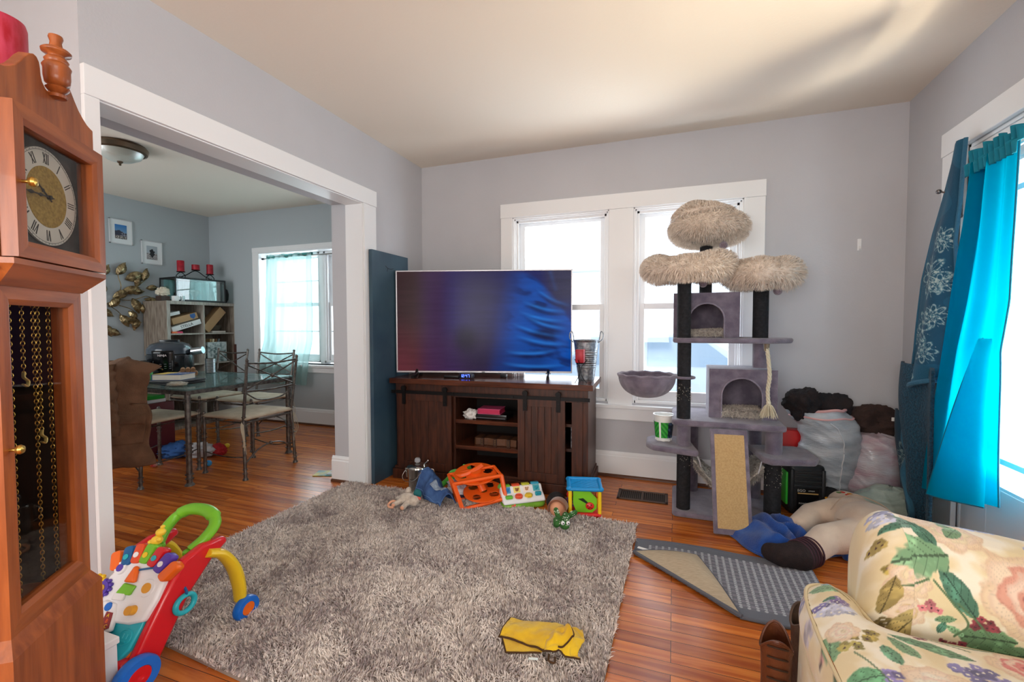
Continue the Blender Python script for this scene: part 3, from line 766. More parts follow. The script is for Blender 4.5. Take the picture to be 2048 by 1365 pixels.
plat([(-.008, 2.875), (.50, 2.875), (.64, 2.98), (.665, 3.08), (.64, 3.18), (.52, 3.30), (-.008, 3.30)], 1.048, 1.078)
def rot_poly(poly, c, a):
    return [(c[0] + (x - c[0]) * cos(a) - (y - c[1]) * sin(a), c[1] + (x - c[0]) * sin(a) + (y - c[1]) * cos(a)) for x, y in poly]
plat([(-.16, 2.93), (-.12, 2.86), (.13, 2.80), (.145, 2.82), (.09, 3.14), (.06, 3.17), (-.13, 3.13), (-.165, 3.08)], .385, .42)
plat([(.475, 2.84), (.515, 2.80), (.74, 2.86), (.775, 2.93), (.76, 3.12), (.70, 3.17), (.44, 3.13)], .375, .41)
def post(x, y, z0, z1, r=.040, wound=True, name='post'):
    mb = MB()
    if wound:
        n = int((z1 - z0) / .0052); prof = []
        for k in range(n):
            z = z0 + k * .0052; prof += [(r - .0016, z), (r, z + .0013), (r, z + .0039)]
        prof.append((r - .0016, z1))
        mb.lathe(prof, (x, y, 0), 22)
        return mb.build(name, SISAL, ct, angle=80)
    mb.lathe([(r, z0), (r, z1)], (x, y, 0), 22)
    return mb.build(name, PLUSH, ct)
def frayed(parent, x, y, z0, z1, n, seed, r=.041):
    rg = random.Random(seed); mb = MB()
    for k in range(n):
        a = rg.uniform(0, 2 * pi); z = rg.uniform(z0, z1); p = Vector((x + r * cos(a), y + r * sin(a), z)); d = Vector((cos(a), sin(a), rg.uniform(-1, 1))) * rg.uniform(.003, .007)
        mb.tube([p, p + d], .0009, 4)
    mb.build('frayed_fibres', mat('pale_fibre', (214, 206, 190), .9), parent, smooth=False)['kind'] = 'stuff'
pa = post(.062, 2.925, .03, .387); post(.06, 2.925, .418, .552, wound=False); pb_ = post(.058, 2.925, .586, 1.05); post(.054, 2.925, 1.077, 1.43)
pc = post(.548, 2.955, .03, .377, .045); post(.55, 2.955, .408, .552, .045, wound=False)
post(.484, 3.04, 1.077, 1.385, .043); post(.484, 3.04, .90, 1.05, .040, wound=False)
post(.185, 3.14, 1.352, 1.67, .038); post(.12, 3.27, .03, .552, wound=False); post(.50, 3.27, .03, .552, wound=False)
frayed(pa, .062, 2.925, .30, .385, 60, 1); frayed(pb_, .058, 2.925, .69, .80, 110, 2); frayed(pc, .548, 2.955, .22, .375, 90, 3, .046)
def arch_house(name, x0, x1, y0, y1, z0, z1, ax0, ax1, az, arch_c, side_arch=None):
    # plush box with an arched doorway in the front panel
    t_ = .02; mb = MB()
    mb.bx(x0, x0 + t_, y0 + t_, y1 - t_, z0, z1 - t_).bx(x1 - t_, x1, y0 + t_, y1 - t_, z0, z1 - t_).bx(x0, x1, y0 + t_, y1, z1 - t_, z1).bx(x0, x1, y1 - t_, y1, z0, z1 - t_)
    mb.bx(x0 + t_, x1 - t_, y0 + t_, y1 - t_, z0, z0 + .006)
    n = 18; r = (ax1 - ax0) / 2; cx = (ax0 + ax1) / 2; zc = az - r
    pts = [(ax0, z0)] + [(cx - r * cos(pi * k / n), zc + r * sin(pi * k / n)) for k in range(n + 1)] + [(ax1, z0)]
    poly = [(x0, z0)] + pts + [(x1, z0), (x1, z1), (x0, z1)]
    F = Matrix(((1, 0, 0, 0), (0, 0, 1, 0), (0, 1, 0, 0), (0, 0, 0, 1)))
    mb.prism(poly, y0, y0 + t_, F)
    o = mb.build(name, PLUSH, ct, smooth=False)
    rim = MB().tube([Vector((p[0], y0 - .002, p[1])) for p in pts], .0045, 8).build('doorway_rim', plush('plush_rim', (150, 140, 156), (120, 112, 128)), o)
    return o
h1 = arch_house('upper_house', -.006, .366, 2.985, 3.27, 1.078, 1.352, .085, .282, 1.288, None)
h2 = arch_house('lower_house', .205, .575, 3.005, 3.29, .588, .888, .275, .497, .835, None)
FUR = pile_mat('cream_fur', (236, 222, 208), (208, 192, 176), 9, 40)
FURW = pile_mat('grey_cream_fur', (206, 196, 184), (138, 128, 122), 12, 70)
def fur_on(name, mb_fn, n, length, width, parent, seed, m=None, droop=.5, lean=.7):
    # mb_fn(u, v) -> point; normals by finite difference
    rg = np.random.default_rng(seed)
    U_, V_ = rg.random(n), rg.random(n)
    P_ = []; N_ = []
    for u, v in zip(U_, V_):
        p = mb_fn(u, v); a = mb_fn(u + .004, v) - p; b = mb_fn(u, v + .004) - p
        k = a.cross(b)
        if k.length < 1e-12: k = Vector((0, 0, 1))
        k.normalize(); P_.append(p); N_.append(k)
    return blades(name, np.array([tuple(p) for p in P_]), np.array([tuple(p) for p in N_]), length, width, m or FUR, parent, seed=seed, kind='stuff', lean=lean, zgrav=droop)
def bed(c, Rr, rt, dip=0.0, tilt=(0, 0), name='furry_bed', zs=1.0, lump=.0, n=9000, ang=0, ph=0):
    c = Vector(c)
    def fn(u, v):
        a = 2 * pi * u; b = 2 * pi * v
        k = 1 + .07 * sin(3 * a + ph) + .05 * sin(7 * a + 1)
        r_ = Rr - rt + rt * cos(b) * k
        z = rt * zs * sin(b) * k + lump * max(0, cos(a - ang)) ** 2 * (.5 + .5 * sin(b)) - dip * (0.5 + .5 * cos(a - R(250))) ** 3 * (.5 + .5 * sin(b))
        x, y = r_ * cos(a), r_ * sin(a)
        return c + Vector((x, y, z + tilt[0] * x + tilt[1] * y))
    o = MB().grid(fn, 48, 20, closeu=True).build(name, FUR, ct)
    MB().lathe([(0, -rt * zs * .75), (Rr - rt * .7, -rt * zs * .85), (Rr - rt * .5, -rt * zs * .6), (Rr - rt, -rt * zs * .3), (0, -rt * zs * .3)], c, 32).build('base_pad', PLUSH, o)
    fur_on('fur', lambda u, v: fn(u, v), n, .030, .0017, o, 11 + n, lean=.75, droop=.45)
    return o
bed((.068, 2.93, 1.51), .262, .078, dip=.055, n=15000, ang=0)
bed((.478, 3.02, 1.455), .205, .070, n=9000, lump=.012, ang=R(0), ph=1)
# crumpled top bed: folded cushion, taller than the others
c_ = Vector((.185, 3.13, 1.775))
def topfn(u, v):
    a = 2 * pi * u; t = pi * v
    d = Vector((sin(t) * cos(a), sin(t) * sin(a), cos(t)))
    r1 = .222 * (1 + .04 * sin(3 * a + 1)); zt = .128 if d.z > 0 else .10
    x, y = r1 * abs(sin(t)) ** .62 * cos(a), r1 * abs(sin(t)) ** .62 * sin(a)
    z = zt * d.z + .012 * noise.noise(Vector((x * 14, y * 14, 2))) + (.02 if d.z > 0 else .0) * max(0, d.z) * cos(a - R(200))
    fold = -.045 * math.exp(-((z - .060 - .16 * (y + .1) * 0 - .10 * x) / .012) ** 2) * (1 if y < .05 else 0)
    k = 1 + fold / .22
    return c_ + Vector((x * k, y * k, z))
tb = MB().grid(topfn, 56, 30, closeu=True).build('furry_bed', FUR, ct)
fur_on('fur', lambda u, v: topfn(1 - u, v), 15000, .032, .0019, tb, 77, lean=.75, droop=.5)
MB().lathe([(0, 1.668), (.12, 1.672), (.13, 1.69), (0, 1.70)], (.185, 3.14, 0), 32).build('base_pad', PLUSH, tb)
POM = mat('pompom', (150, 132, 142), .95, rgb2=(118, 100, 112), vs=60, bump=.8, bs=200, sheen=.5)
for (x, y, z, L_) in ((.275, 3.03, 1.640, .03), (.162, 2.99, 1.408, .045), (.56, 2.98, 1.352, .04)):
    MB().sph((x, y, z), .024, 20, 14, fn=lambda v, d: v * (1 + .05 * noise.noise(d * 9))).tube([(x, y, z + .02), (x, y, z + .02 + L_)], .001, 5).build('pompom', POM, ct)
def pad(name, x0, x1, y0, y1, z0, z1, parent, n, seed):
    def fn(u, v): return Vector((x0 + u * (x1 - x0), y0 + v * (y1 - y0), z1 + .01 * sin(u * 14) * sin(v * 9)))
    o = MB().bx(x0, x1, y0, y1, z0, z1).build(name, FURW, parent, bevel=.006)
    fur_on('fur', fn, n, .03, .0016, o, seed, FURW, lean=1.0, droop=.4)
    def fn2(u, v): return Vector((x0 + u * (x1 - x0), y0, z0 + v * (z1 - z0)))
    return o
def pad1(parent, x0, x1, y0, y1, z0, z1, n, seed):
    o = MB().bx(x0, x1, y0, y1, z0, z1).build('fur_mat', FURW, parent)
    rg = np.random.default_rng(seed)
    k = n * 2 // 3
    P_ = np.vstack([np.column_stack([rg.uniform(x0, x1, k), rg.uniform(y0, y1, k), np.full(k, z1)]), np.column_stack([rg.uniform(x0, x1, n - k), np.full(n - k, y0), rg.uniform(z0, z1, n - k)])])
    N_ = np.vstack([np.tile([[0, -.5, .87]], (k, 1)), np.tile([[0, -.9, .3]], (n - k, 1))])
    b = blades('fur', P_, N_, .024, .0014, FURW, None, seed=seed, lean=.9, zgrav=.5)
    # merge the fur into the mat so the mat stays one part
    me = b.data; o2 = MB(); o2.v = [tuple(v.co) for v in me.vertices]; o2.f = [tuple(p.vertices) for p in me.polygons]
    bpy.data.objects.remove(b); bpy.data.objects.remove(o)
    o2.bx(x0, x1, y0, y1, z0, z1)
    return o2.build('fur_mat', FURW, parent, smooth=False)
pad1(h1, .085, .28, 2.995, 3.2, 1.086, 1.118, 2600, 5)
pad1(h2, .277, .495, 3.012, 3.2, .596, .632, 2800, 6)
# hanging basket on the left post
def bk(u, v):
    a = 2 * pi * u; rr_ = .168; t = v
    r_ = rr_ * sin(pi / 2 * min(1, t * 1.02)) ** .8; z = .845 - .135 * cos(pi / 2 * t) ** 1.1
    fold = 1 + .04 * (abs(sin(a * 9)) - .5) * sin(pi * t)
    return Vector((-.158 + r_ * fold * cos(a), 2.90 + r_ * fold * sin(a) * .92, z))
bs = MB().grid(bk, 90, 16, closeu=True).build('hanging_basket', PLUSH, ct, thick=.006)
MB().tube([Vector((-.158 + .170 * cos(a), 2.90 + .157 * sin(a), .846 + .003 * sin(12 * a))) for a in [2 * pi * k / 60 for k in range(60)]], .010, 8, closed=True).build('basket_rim', PLUSH, bs)
MB().tube(circle((.062, 2.92, .838), .054, 24), .008, 8, closed=True).build('post_ring', PLUSH, bs)
# rope with tassel under the upper platform
rp_ = MB(); pts = bez([(.50, 2.93, 1.035), (.508, 2.915, .96), (.515, 2.91, .86), (.507, 2.91, .78), (.512, 2.91, .70)], 14)
for s_ in range(3):
    q = []
    for i, p in enumerate(pts):
        a = i * .55 + s_ * 2 * pi / 3; q.append(p + Vector((cos(a), sin(a), 0)) * .0055)
    rp_.tube(q, .0062, 7)
rpo = rp_.build('hanging_rope', ROPE, ct)
tm = MB(); rg = random.Random(8)
for k in range(90):
    a = rg.uniform(0, 2 * pi); r_ = rg.uniform(.012, .052)
    tm.tube(bez([(.512, 2.91, .705), (.512 + r_ * .5 * cos(a), 2.91 + r_ * .5 * sin(a), .685), (.512 + r_ * cos(a), 2.91 + r_ * sin(a), .64 - rg.uniform(0, .02))], 4), .0018, 5)
tm.sph((.512, 2.91, .708), (.013, .013, .014), 12, 8)
tm.build('tassel', ROPE, rpo)
MB().lathe([(.012, 1.005), (.017, 1.048)], (.50, 2.93, 0), 16).build('rope_cuff', mat('tan_leatherette', (120, 104, 84), .6), rpo)
# sloping scratching board
rb = MB(); M_ = frame((.297, 2.835, .555), (1, .1, 0), (0, -.16, -.545))
L_ = math.hypot(.16, .545)
rb.bx(-.098, .098, 0, L_, -.012, .012, M=M_)
ro = rb.build('scratching_ramp', PLUSH, ct, smooth=False, bevel=.004)
def weave(u, v): return M_ @ Vector((-.078 + .156 * u, .03 + (L_ - .06) * v, -.0135 - .0012 * sin(u * 60 * pi) * sin(v * 190 * pi)))
MB().grid(weave, 90, 330).build('sisal_panel', TANS, ro)
# fleece hammock between the lower posts
def hm(u, v):
    x = .12 + .38 * u; s_ = sin(pi * u)
    return Vector((x, 2.93 + .26 * v, .33 - .155 * s_ + .02 * noise.noise(Vector((u * 5, v * 5, 1)))))
ho = MB().grid(hm, 24, 12).build('fleece_hammock', FURW, ct, thick=.01)
rg_ = np.random.default_rng(9)
fur_on('fur', lambda u, v: hm(u, v), 5000, .03, .0018, ho, 21, FURW, droop=.6)
def hmf(u, v): p = hm(u, 0); return Vector((p.x, 2.925, p.z - .03 * v))
fur_on('fur', lambda u, v: hmf(u, v), 2500, .04, .0018, ho, 22, FURW, droop=.9)
for (x, z) in ((.13, .385), (.49, .375)):
    MB().tube(bez([(x, 2.93, z), (x + (.02 if x < .3 else -.012), 2.93, z - .05), (x + (.03 if x < .3 else -.02), 2.93, z - .09)], 4), .004, 6).build('hammock_strap', mat('white_strap', (206, 202, 206), .8), ho)

# green printed plastic tub standing on the lower left shelf
tu = thing('plastic_tub', 'white plastic tub with a green striped wrap on the lowest left cat tree shelf', 'tub', (-.058, 3.02, .4215))
prof = [(0, .008), (.044, .008), (.046, 0), (.048, .01), (.062, .158), (.066, .160), (.066, .166), (.060, .166), (.058, .158), (.044, .012), (0, .012)]
MB().lathe(prof, n=40).build('body', mat('white_plastic', (236, 236, 232), .35), tu)
m = MB()
for k in range(8):
    a = 2 * pi * k / 8; m.bx(-.008, .008, -.004, .0, -.0005, .012, M=Matrix.Rotation(a, 4, 'Z') @ Matrix.Translation((0, -.046, 0)))
m.build('foot_tabs', mat('white_plastic', (236, 236, 232), .35), tu, smooth=False)
def wrap(u, v): a = 2 * pi * u; z = .02 + .10 * v; r_ = .0495 + (.062 - .048) * (z - .01) / .148 + .0006 * 1; return Vector((r_ * cos(a), r_ * sin(a), z))
wo = MB().grid(wrap, 121, 40, closeu=True).build('printed_wrap', mat('printed_wrap', (255, 255, 255), .4, attr=True), tu)
cols = []
for j in range(40):
    for i in range(121):
        u = i / 121; v = j / 39; ang = ((u * 360 + 90 + 360 * 0) % 360)
        ang = (u * 360 - 248 + 540) % 360 - 180      # 0 faces the room
        if abs(ang) < 5: c = (238, 238, 234)
        elif abs(ang) < 50: c = (60, 170, 60) if int((v * 6 + abs(ang) / 14) * (1 if ang > 0 else 1)) % 2 else (24, 128, 44)
        elif abs(ang) < 90: c = (30, 36, 48) if noise.noise(Vector((u * 30, v * 5, 0))) > -.1 else (70, 92, 120)
        else: c = (40, 60, 50)
        cols.append(c)
setcol(wo, lin(cols))
# ------------------------------------------------------------------ toys on the floor in front of the console
def organic(name, caps, m, parent, voxel=.006):
    # soft body grown from overlapping tapered limbs and fused into one surface
    mb = MB()
    for c in caps:
        if len(c) == 2:
            p, r = c; mb.sph(p, r, 18, 12)
        else:
            p0, r0, p1, r1 = c
            mb.tube([p0, p1], [r0, r1], 14); mb.sph(p0, r0, 14, 10); mb.sph(p1, r1, 14, 10)
    return mb.build(name, m, parent, voxel=voxel)
STEEL = mat('polished_steel', (200, 198, 192), .14, 1.0)
po = thing('coffee_percolator', 'stainless steel coffee percolator with a clear knob standing by the blue board', 'coffee pot', (-1.66, 2.675, .0))
MB().lathe([(0, 0), (.060, 0), (.062, .006), (.063, .02), (.066, .10), (.071, .168), (.074, .176), (.070, .18), (.0, .176)], n=40).build('body', STEEL, po)
MB().lathe([(.074, .177), (.072, .184), (.052, .198), (.02, .204), (0, .205)], n=40).build('lid', STEEL, po)
MB().lathe([(0, .203), (.010, .205), (.020, .214), (.021, .228), (.014, .240), (0, .243)], n=20).build('lid_knob', mat('clear_knob', (214, 216, 222), .08, trans=.6), po)
MB().tube(bez([(.070, 0, .165), (.118, .01, .170), (.120, .012, .12), (.108, .01, .045), (.067, 0, .04)], 8), .009, 8, sq=.6).build('handle', STEEL, po)
MB().tube([(.05, .0, .198), (.075, .012, .224)], .004, 6).sph((.076, .012, .226), .007, 8, 6).build('lid_catch', STEEL, po)
sp = MB(); sp.prism([(-.03, .176), (.03, .176), (.0, .10)], -.008, .006, Matrix.Translation((-.073, -.02, 0)) @ Matrix.Rotation(R(-70), 4, 'Z') @ Matrix.Rotation(R(90), 4, 'X')); sp.build('spout', STEEL, po, bevel=.003)
MB().tube(bez([(-.072, -.02, .17), (-.09, -.05, .12), (-.05, -.075, .095), (.02, -.078, .11), (.06, -.05, .16)], 8), .0018, 6).build('wire_bail', STEEL, po)

CREAM = mat('cream_plush', (222, 208, 192), .95, rgb2=(198, 182, 166), vs=40, bump=.5, bs=220, sheen=.4)
sh = thing('plush_lamb', 'cream plush lamb with peach trim sprawled on the rug edge', 'plush toy', (-1.565, 2.40, .034), R(-8))
organic('body', [((0, 0, .035), (.055, .042, .036)), ((.062, -.012, .036), (.036, .032, .032)), ((-.03, -.02, .03), .018, (-.09, .01, .018), .013), ((-.02, -.03, .028), .020, (-.045, -.075, .014), .014), ((.03, -.03, .028), .018, (.038, -.085, .016), .016), ((-.03, .03, .03), .018, (-.05, .07, .06), .018), ((.0, .03, .03), .02, (.01, .075, .05), .014)], CREAM, sh, .005)
PEACH = mat('peach_fabric', (232, 172, 140), .85)
MB().tube(bez([(-.035, -.045, .02), (-.062, -.065, .03), (-.072, -.09, .018), (-.05, -.11, .012), (-.02, -.105, .012)], 6), .007, 8).build('tail_loop', PEACH, sh)
MB().sph((.04, -.096, .016), (.014, .008, .012), 12, 8).build('hoof', PEACH, sh)
MB().sph((-.04, -.085, .014), (.012, .010, .01), 12, 8).build('hoof', PEACH, sh)
MB().bx(.078, .105, -.002, .001, .045, .062).build('tag', mat('coral_tag', (232, 116, 104), .7), sh, smooth=False)
MB().sph((.04, .05, .055), (.03, .02, .03), 12, 8).build('scarf', mat('teal_fabric', (34, 108, 112), .85), sh)

def draped(name, c, sx, sy, h, m, parent, seed, nx=50, ny=50, rot=0, amp=.5, fr=6, thick=.003, mask=None):
    # loosely crumpled sheet resting on the ground
    cr, sr = cos(rot), sin(rot)
    def fn(u, v):
        x = (u - .5) * sx; y = (v - .5) * sy
        e = max(0, 1 - (2 * abs(u - .5)) ** 3) * max(0, 1 - (2 * abs(v - .5)) ** 3)
        q = Vector((x * fr + seed * 7.3, y * fr - seed * 3.1, seed))
        k = (1 - abs(noise.noise(q)) * 2.2) * .6 + noise.noise(q * 2.3) * .4 + .35
        dx = noise.noise(q * .8 + Vector((9, 0, 0))) * amp * .12 * sx; dy = noise.noise(q * .8 + Vector((0, 9, 0))) * amp * .12 * sy
        z = h * max(0.04, k) * (.25 + .75 * e)
        X, Y = x + dx, y + dy
        return Vector((c[0] + X * cr - Y * sr, c[1] + X * sr + Y * cr, c[2] + z))
    return MB().grid(fn, nx, ny).build(name, m, parent, thick=thick, angle=180)
DENIM = mat('denim', (70, 104, 158), .85, rgb2=(48, 78, 130), vs=18, bump=.4, bs=260)
jn = thing('denim_garment', 'small crumpled blue denim garment with a faded patch among the toys', 'clothing', (-1.45, 2.56, .034), R(-38))
def jf(u, v):
    x = (u - .5) * .34; y = (v - .5) * .17 * (1 - .35 * u)
    e = max(0, 1 - (2 * abs(v - .5)) ** 2.4)
    z = (.085 * (1 - u) ** 1.2 + .05) * e + .012 * noise.noise(Vector((x * 22, y * 26, 3))) * 1.6 + .02 * (1 - abs(noise.noise(Vector((x * 9, y * 14, 7)))) * 2) * e
    return Vector((x, y + .015 * sin(u * 9), max(.004, z)))
MB().grid(jf, 60, 44).build('fabric', DENIM, jn, thick=.004, angle=180)
def jp(u, v):
    p = jf(.48 + .34 * u, .30 + .30 * v); return p + Vector((0, 0, .0045))
MB().grid(jp, 24, 18).build('patch', mat('faded_denim', (150, 164, 180), .85, rgb2=(116, 134, 158), vs=50), jn, thick=.002, angle=180)
MB().tube([jf(t_ / 30, .04) + Vector((0, 0, .002)) for t_ in range(31)], .003, 6).tube([jf(0.02, t_ / 30) + Vector((-.002, 0, .001)) for t_ in range(31)], .0035, 6).build('hem', mat('denim_hem', (96, 132, 184), .85), jn)

fg = thing('plush_frog', 'bright green plush frog leaning on the orange activity toy', 'plush toy', (-1.42, 2.79, .015), R(10))
GRN = mat('green_plush', (96, 200, 74), .9, rgb2=(74, 176, 58), vs=30, bump=.3, bs=200, sheen=.3)
organic('body', [((.0, 0, .085), (.065, .045, .052)), ((.075, -.005, .145), (.036, .032, .028)), ((.062, -.02, .172), .012), ((.092, .0, .172), .012), ((-.04, 0, .07), .026, (-.10, -.03, .03), .016), ((-.09, -.03, .028), .015, (-.125, -.06, .012), .012), ((.03, -.03, .07), .02, (.05, -.05, .02), .016), ((-.01, -.03, .06), .022, (.0, -.06, .016), .015)], GRN, fg, .005)
MB().sph((-.128, -.068, .012), (.02, .016, .011), 10, 8).build('orange_trim', mat('orange_felt', (238, 138, 60), .9), fg)

cap = thing('white_slipper', 'white and lilac baby slipper with a navy sole lying behind the denim garment', 'slipper', (-1.335, 2.655, .028), R(-6))
MB().lathe([(0, 0), (.082, 0), (.088, .008), (.088, .020), (.084, .026), (0, .028)], n=36, M=Matrix.Diagonal((1, .55, 1))).build('sole', mat('navy_rubber', (28, 34, 62), .6), cap)
MB().lathe([(.086, .024), (.089, .030), (.086, .044), (.07, .052), (0, .055)], n=36, M=Matrix.Diagonal((1, .55, 1))).build('midsole', mat('white_rubber', (236, 234, 238), .5), cap)
crumple('upper', (-.015, 0, .068), (.062, .036, .032), mat('grey_lilac_fabric', (196, 186, 196), .9, rgb2=(166, 152, 160), vs=40, bump=.4), cap, amp=.3, seed=5)

# orange gear frame toy, lying tilted
ORG = mat('orange_plastic', (240, 96, 24), .35, sss=.05)
ot = thing('orange_activity_toy', 'orange plastic toy frame with two perforated gear discs lying on its side', 'toy', (-1.175, 2.62, .012))
ot.scale = (1.05, 1.05, .90)
Mo = frame((0, 0, .0), (.93, .37, 0), (-.30, .60, .50))   # disc plane leaning back
def ring_disc(mb, c, r, holes, z0, z1, M):
    # disc with round holes: outer rim, spokes between holes
    n = 40
    mb.lathe([(r - .018, z0), (r, z0), (r, z1), (r - .018, z1), (r - .018, z0)], (0, 0, 0), n, M=M)
    return mb
def holed_disc(name, c, r, nh, rh, dist, th, m, parent, M3, a0=0):
    # sector grid in polar coordinates dropping the cells inside the holes, thickened
    nr, na = 22, 96; vs = []; idx = {}; fs = []
    for i in range(nr + 1):
        for j in range(na):
            rr_ = .022 + (r - .022) * i / nr; a = 2 * pi * j / na
            p = Vector((rr_ * cos(a), rr_ * sin(a), 0))
            for k in range(nh):
                h = Vector((dist * cos(a0 + 2 * pi * k / nh), dist * sin(a0 + 2 * pi * k / nh), 0)); d = p - h
                if d.length < rh * 1.06 and d.length > rh * .72: p = h + d.normalized() * rh
            vs.append(p)
    for i in range(nr):
        for j in range(na):
            q = [i * na + j, i * na + (j + 1) % na, (i + 1) * na + (j + 1) % na, (i + 1) * na + j]
            cpt_ = (vs[q[0]] + vs[q[2]]) / 2
            if any((cpt_ - Vector((dist * cos(a0 + 2 * pi * k / nh), dist * sin(a0 + 2 * pi * k / nh), 0))).length < rh * .97 for k in range(nh)): continue
            fs.append(tuple(q))
    mb = MB(); mb.add([M3 @ v + Vector(c) for v in vs], fs)
    return mb.build(name, m, parent, thick=th, angle=60)
E1, E2, E3 = Vector((.94, .34, .02)).normalized(), None, None
E3 = Vector((-.18, -.30, .94)); E3 = (E3 - E1 * E3.dot(E1)).normalized(); E2 = E3.cross(E1)
M3 = Matrix((E1, E2, E3)).transposed()
holed_disc('gear_disc', (-.045, .055, .185), .135, 4, .033, .082, .006, ORG, ot, M3, R(20))
holed_disc('gear_disc', (.02, .03, .075), .125, 4, .030, .078, .006, ORG, ot, M3, R(60))
MB().cyl(M3 @ Vector((0, 0, 0)) + Vector((.02, .03, .075)), Vector((-.045, .055, .185)), .024, n=24).build('axle', ORG, ot)
MB().cyl(Vector((-.045, .055, .185)), Vector((-.045, .055, .185)) + E3 * .022, .036, n=28).build('axle_cap', ORG, ot)
fm = MB(); q = [Vector(p) for p in ((-.045, -.13, .0), (.175, .01, .055), (.135, .04, .20), (-.125, -.085, .150))]
for i in range(4): fm.tube([q[i], q[(i + 1) % 4]], .014, 6)
for p in q: fm.sph(p, .0125, 10, 8)
q2 = [p + Vector((-.09, .10, .02)) for p in q]; q2[0].z = .012; q2[1].z = .03
fm.tube([q2[3], q2[2]], .010, 6).tube([q[3], q2[3]], .010, 6).tube([q[2], q2[2]], .010, 6).tube([q[0], q2[0]], .010, 6).tube([q2[0], q2[3]], .010, 6).tube([q2[0], q2[1]], .010, 6).tube([q[1], q2[1]], .010, 6)
fm.build('frame', ORG, ot)
MB().tube(bez([(-.20, .03, .165), (-.13, .0, .175), (-.07, .03, .20), (-.02, .10, .235)], 6), .010, 8, sq=1.6).build('handle', ORG, ot)
gba = tag(MB().sph((-1.055, 2.73, .085), .032, 20, 14).build('green_ball', mat('green_ball_plastic', (110, 200, 90), .35)), 'light green plastic ball caught in the orange toy frame', 'ball')

# pop-up toy with picture doors
pt = thing('pop_up_toy', 'white and green baby pop-up toy with four coloured lids', 'toy', (-.905, 2.70, .0), R(36))
WP = mat('white_toy_plastic', (238, 238, 240), .3)
GP = mat('green_toy_plastic', (128, 186, 60), .35)
def G_(r, g, b, n): return mat(n, (r, g, b), .35)
MB().rbox((0, 0, .018), (.285, .13, .036), .04).build('base', GP, pt)
M_b = MB(); prof = [(-.062, .036), (-.060, .050), (-.046, .064), (.0, .085), (.025, .118), (.045, .120), (.060, .10), (.062, .036)]
M_b.prism(prof, -.138, .138, frame((0, 0, 0), (0, 1, 0), (0, 0, 1)))
M_b.build('body', WP, pt, bevel=.008)
cols4 = [G_(120, 190, 60, 'toy_green'), G_(226, 86, 50, 'toy_red_orange'), G_(196, 196, 60, 'toy_lime'), G_(60, 166, 196, 'toy_blue')]
cc2 = [G_(110, 190, 64, 'toy_green2'), G_(236, 92, 60, 'toy_red2'), G_(232, 196, 50, 'toy_yellow'), G_(40, 156, 176, 'toy_teal')]
pics = [G_(64, 150, 200, 'pic_blue'), G_(240, 220, 120, 'pic_cream'), G_(250, 232, 220, 'pic_pink'), G_(80, 170, 180, 'pic_teal')]
Ms = frame((0, .0125, .1015), (1, 0, 0), (0, .6, .8))
for i, x in enumerate((-.098, -.034, .032, .097)):
    MB().rbox((x, .045, .123), (.052, .034, .010), .006).build('lid', cols4[i], pt)
    MB().bx(x - .022, x + .022, -.02, .02, .001, .0025, M=Ms).build('picture', pics[i], pt, smooth=False)
    q = MB(); q.sph((x, .008, .100), (.011, .006, .012), 10, 8); q.sph((x - .008, .008, .110), .005, 8, 6).sph((x + .008, .008, .110), .005, 8, 6)
    q.build('animal_face', [G_(40, 120, 190, 'face_blue'), G_(150, 96, 50, 'face_brown'), G_(196, 150, 110, 'face_tan'), cc2[3]][i], pt)
MB().rbox((-.098, -.036, .076), (.045, .03, .018), .008).build('button', cc2[0], pt)
MB().lathe([(.013, .066), (.024, .068), (.025, .082), (.020, .088), (.013, .084), (.013, .066)], (-.034, -.036, 0), 24).build('button', cc2[1], pt)
MB().lathe([(.006, .066), (.025, .068), (.027, .080), (.02, .087), (.0, .088)], (.032, -.034, 0), 6).build('button', cc2[2], pt)
MB().rbox((.097, -.03, .08), (.04, .026, .022), .008).build('button', cc2[3], pt)
text('lettering', 'happy farm', .017, GP, pt, frame((.01, -.0655, .030), (1, 0, 0), (0, 0, 1)))
m = MB(); m.sph((-.07, -.066, .032), (.008, .002, .009), 10, 8).sph((-.085, -.066, .03), (.006, .002, .007), 10, 8); m.build('flower_print', cc2[1], pt)

# doll head, cactus, little activity house
dh = thing('doll_head', 'dark haired round doll lying face up beside the little house toy', 'doll', (-.675, 2.655, 0))
MB().sph((0, .02, .062), (.062, .06, .062), 24, 16).build('hair', mat('black_hair', (26, 22, 24), .8, bump=.5, bs=90), dh)
MB().sph((.03, -.055, .056), (.052, .044, .055), 24, 16).build('face', mat('doll_skin', (226, 160, 124), .6, sss=.1), dh)
hb = MB(); 
def hbf(u, v):
    a = R(5) + u * R(190); return Vector((.03 + (.056 + .0 * v) * cos(a) * .98, -.055 + (-.035 + .06 * v), .058 + .058 * sin(a) * (1 - .06 * abs(v - .5))))
hb.grid(hbf, 30, 8).build('headband', mat('brown_velvet', (136, 78, 46), .85, sheen=.5), dh, thick=.008)
CAC = mat('cactus_green', (52, 108, 44), .8, rgb2=(40, 88, 34), vs=40, bump=.3)
ca = thing('cactus_toy', 'green spotted cactus toy with googly eyes lying on the rug', 'toy', (-.57, 2.43, .036), R(20))
ca.scale = (.84, .84, .84)
organic('body', [((.0, -.055, .034), (.036, .038, .034)), ((.0, -.05, .03), .030, (.012, .03, .034), .028), ((.012, .03, .034), .028, (.02, .075, .04), .02), ((-.02, .0, .028), .018, (-.052, -.03, .02), .022), ((-.052, -.03, .02), .022, (-.052, .02, .03), .017), ((-.03, .04, .03), .016, (-.045, .07, .075), .018), ((.03, .045, .035), .017, (.088, .09, .05), .018)], CAC, ca, .0045)
sp_ = MB(); rg = random.Random(4)
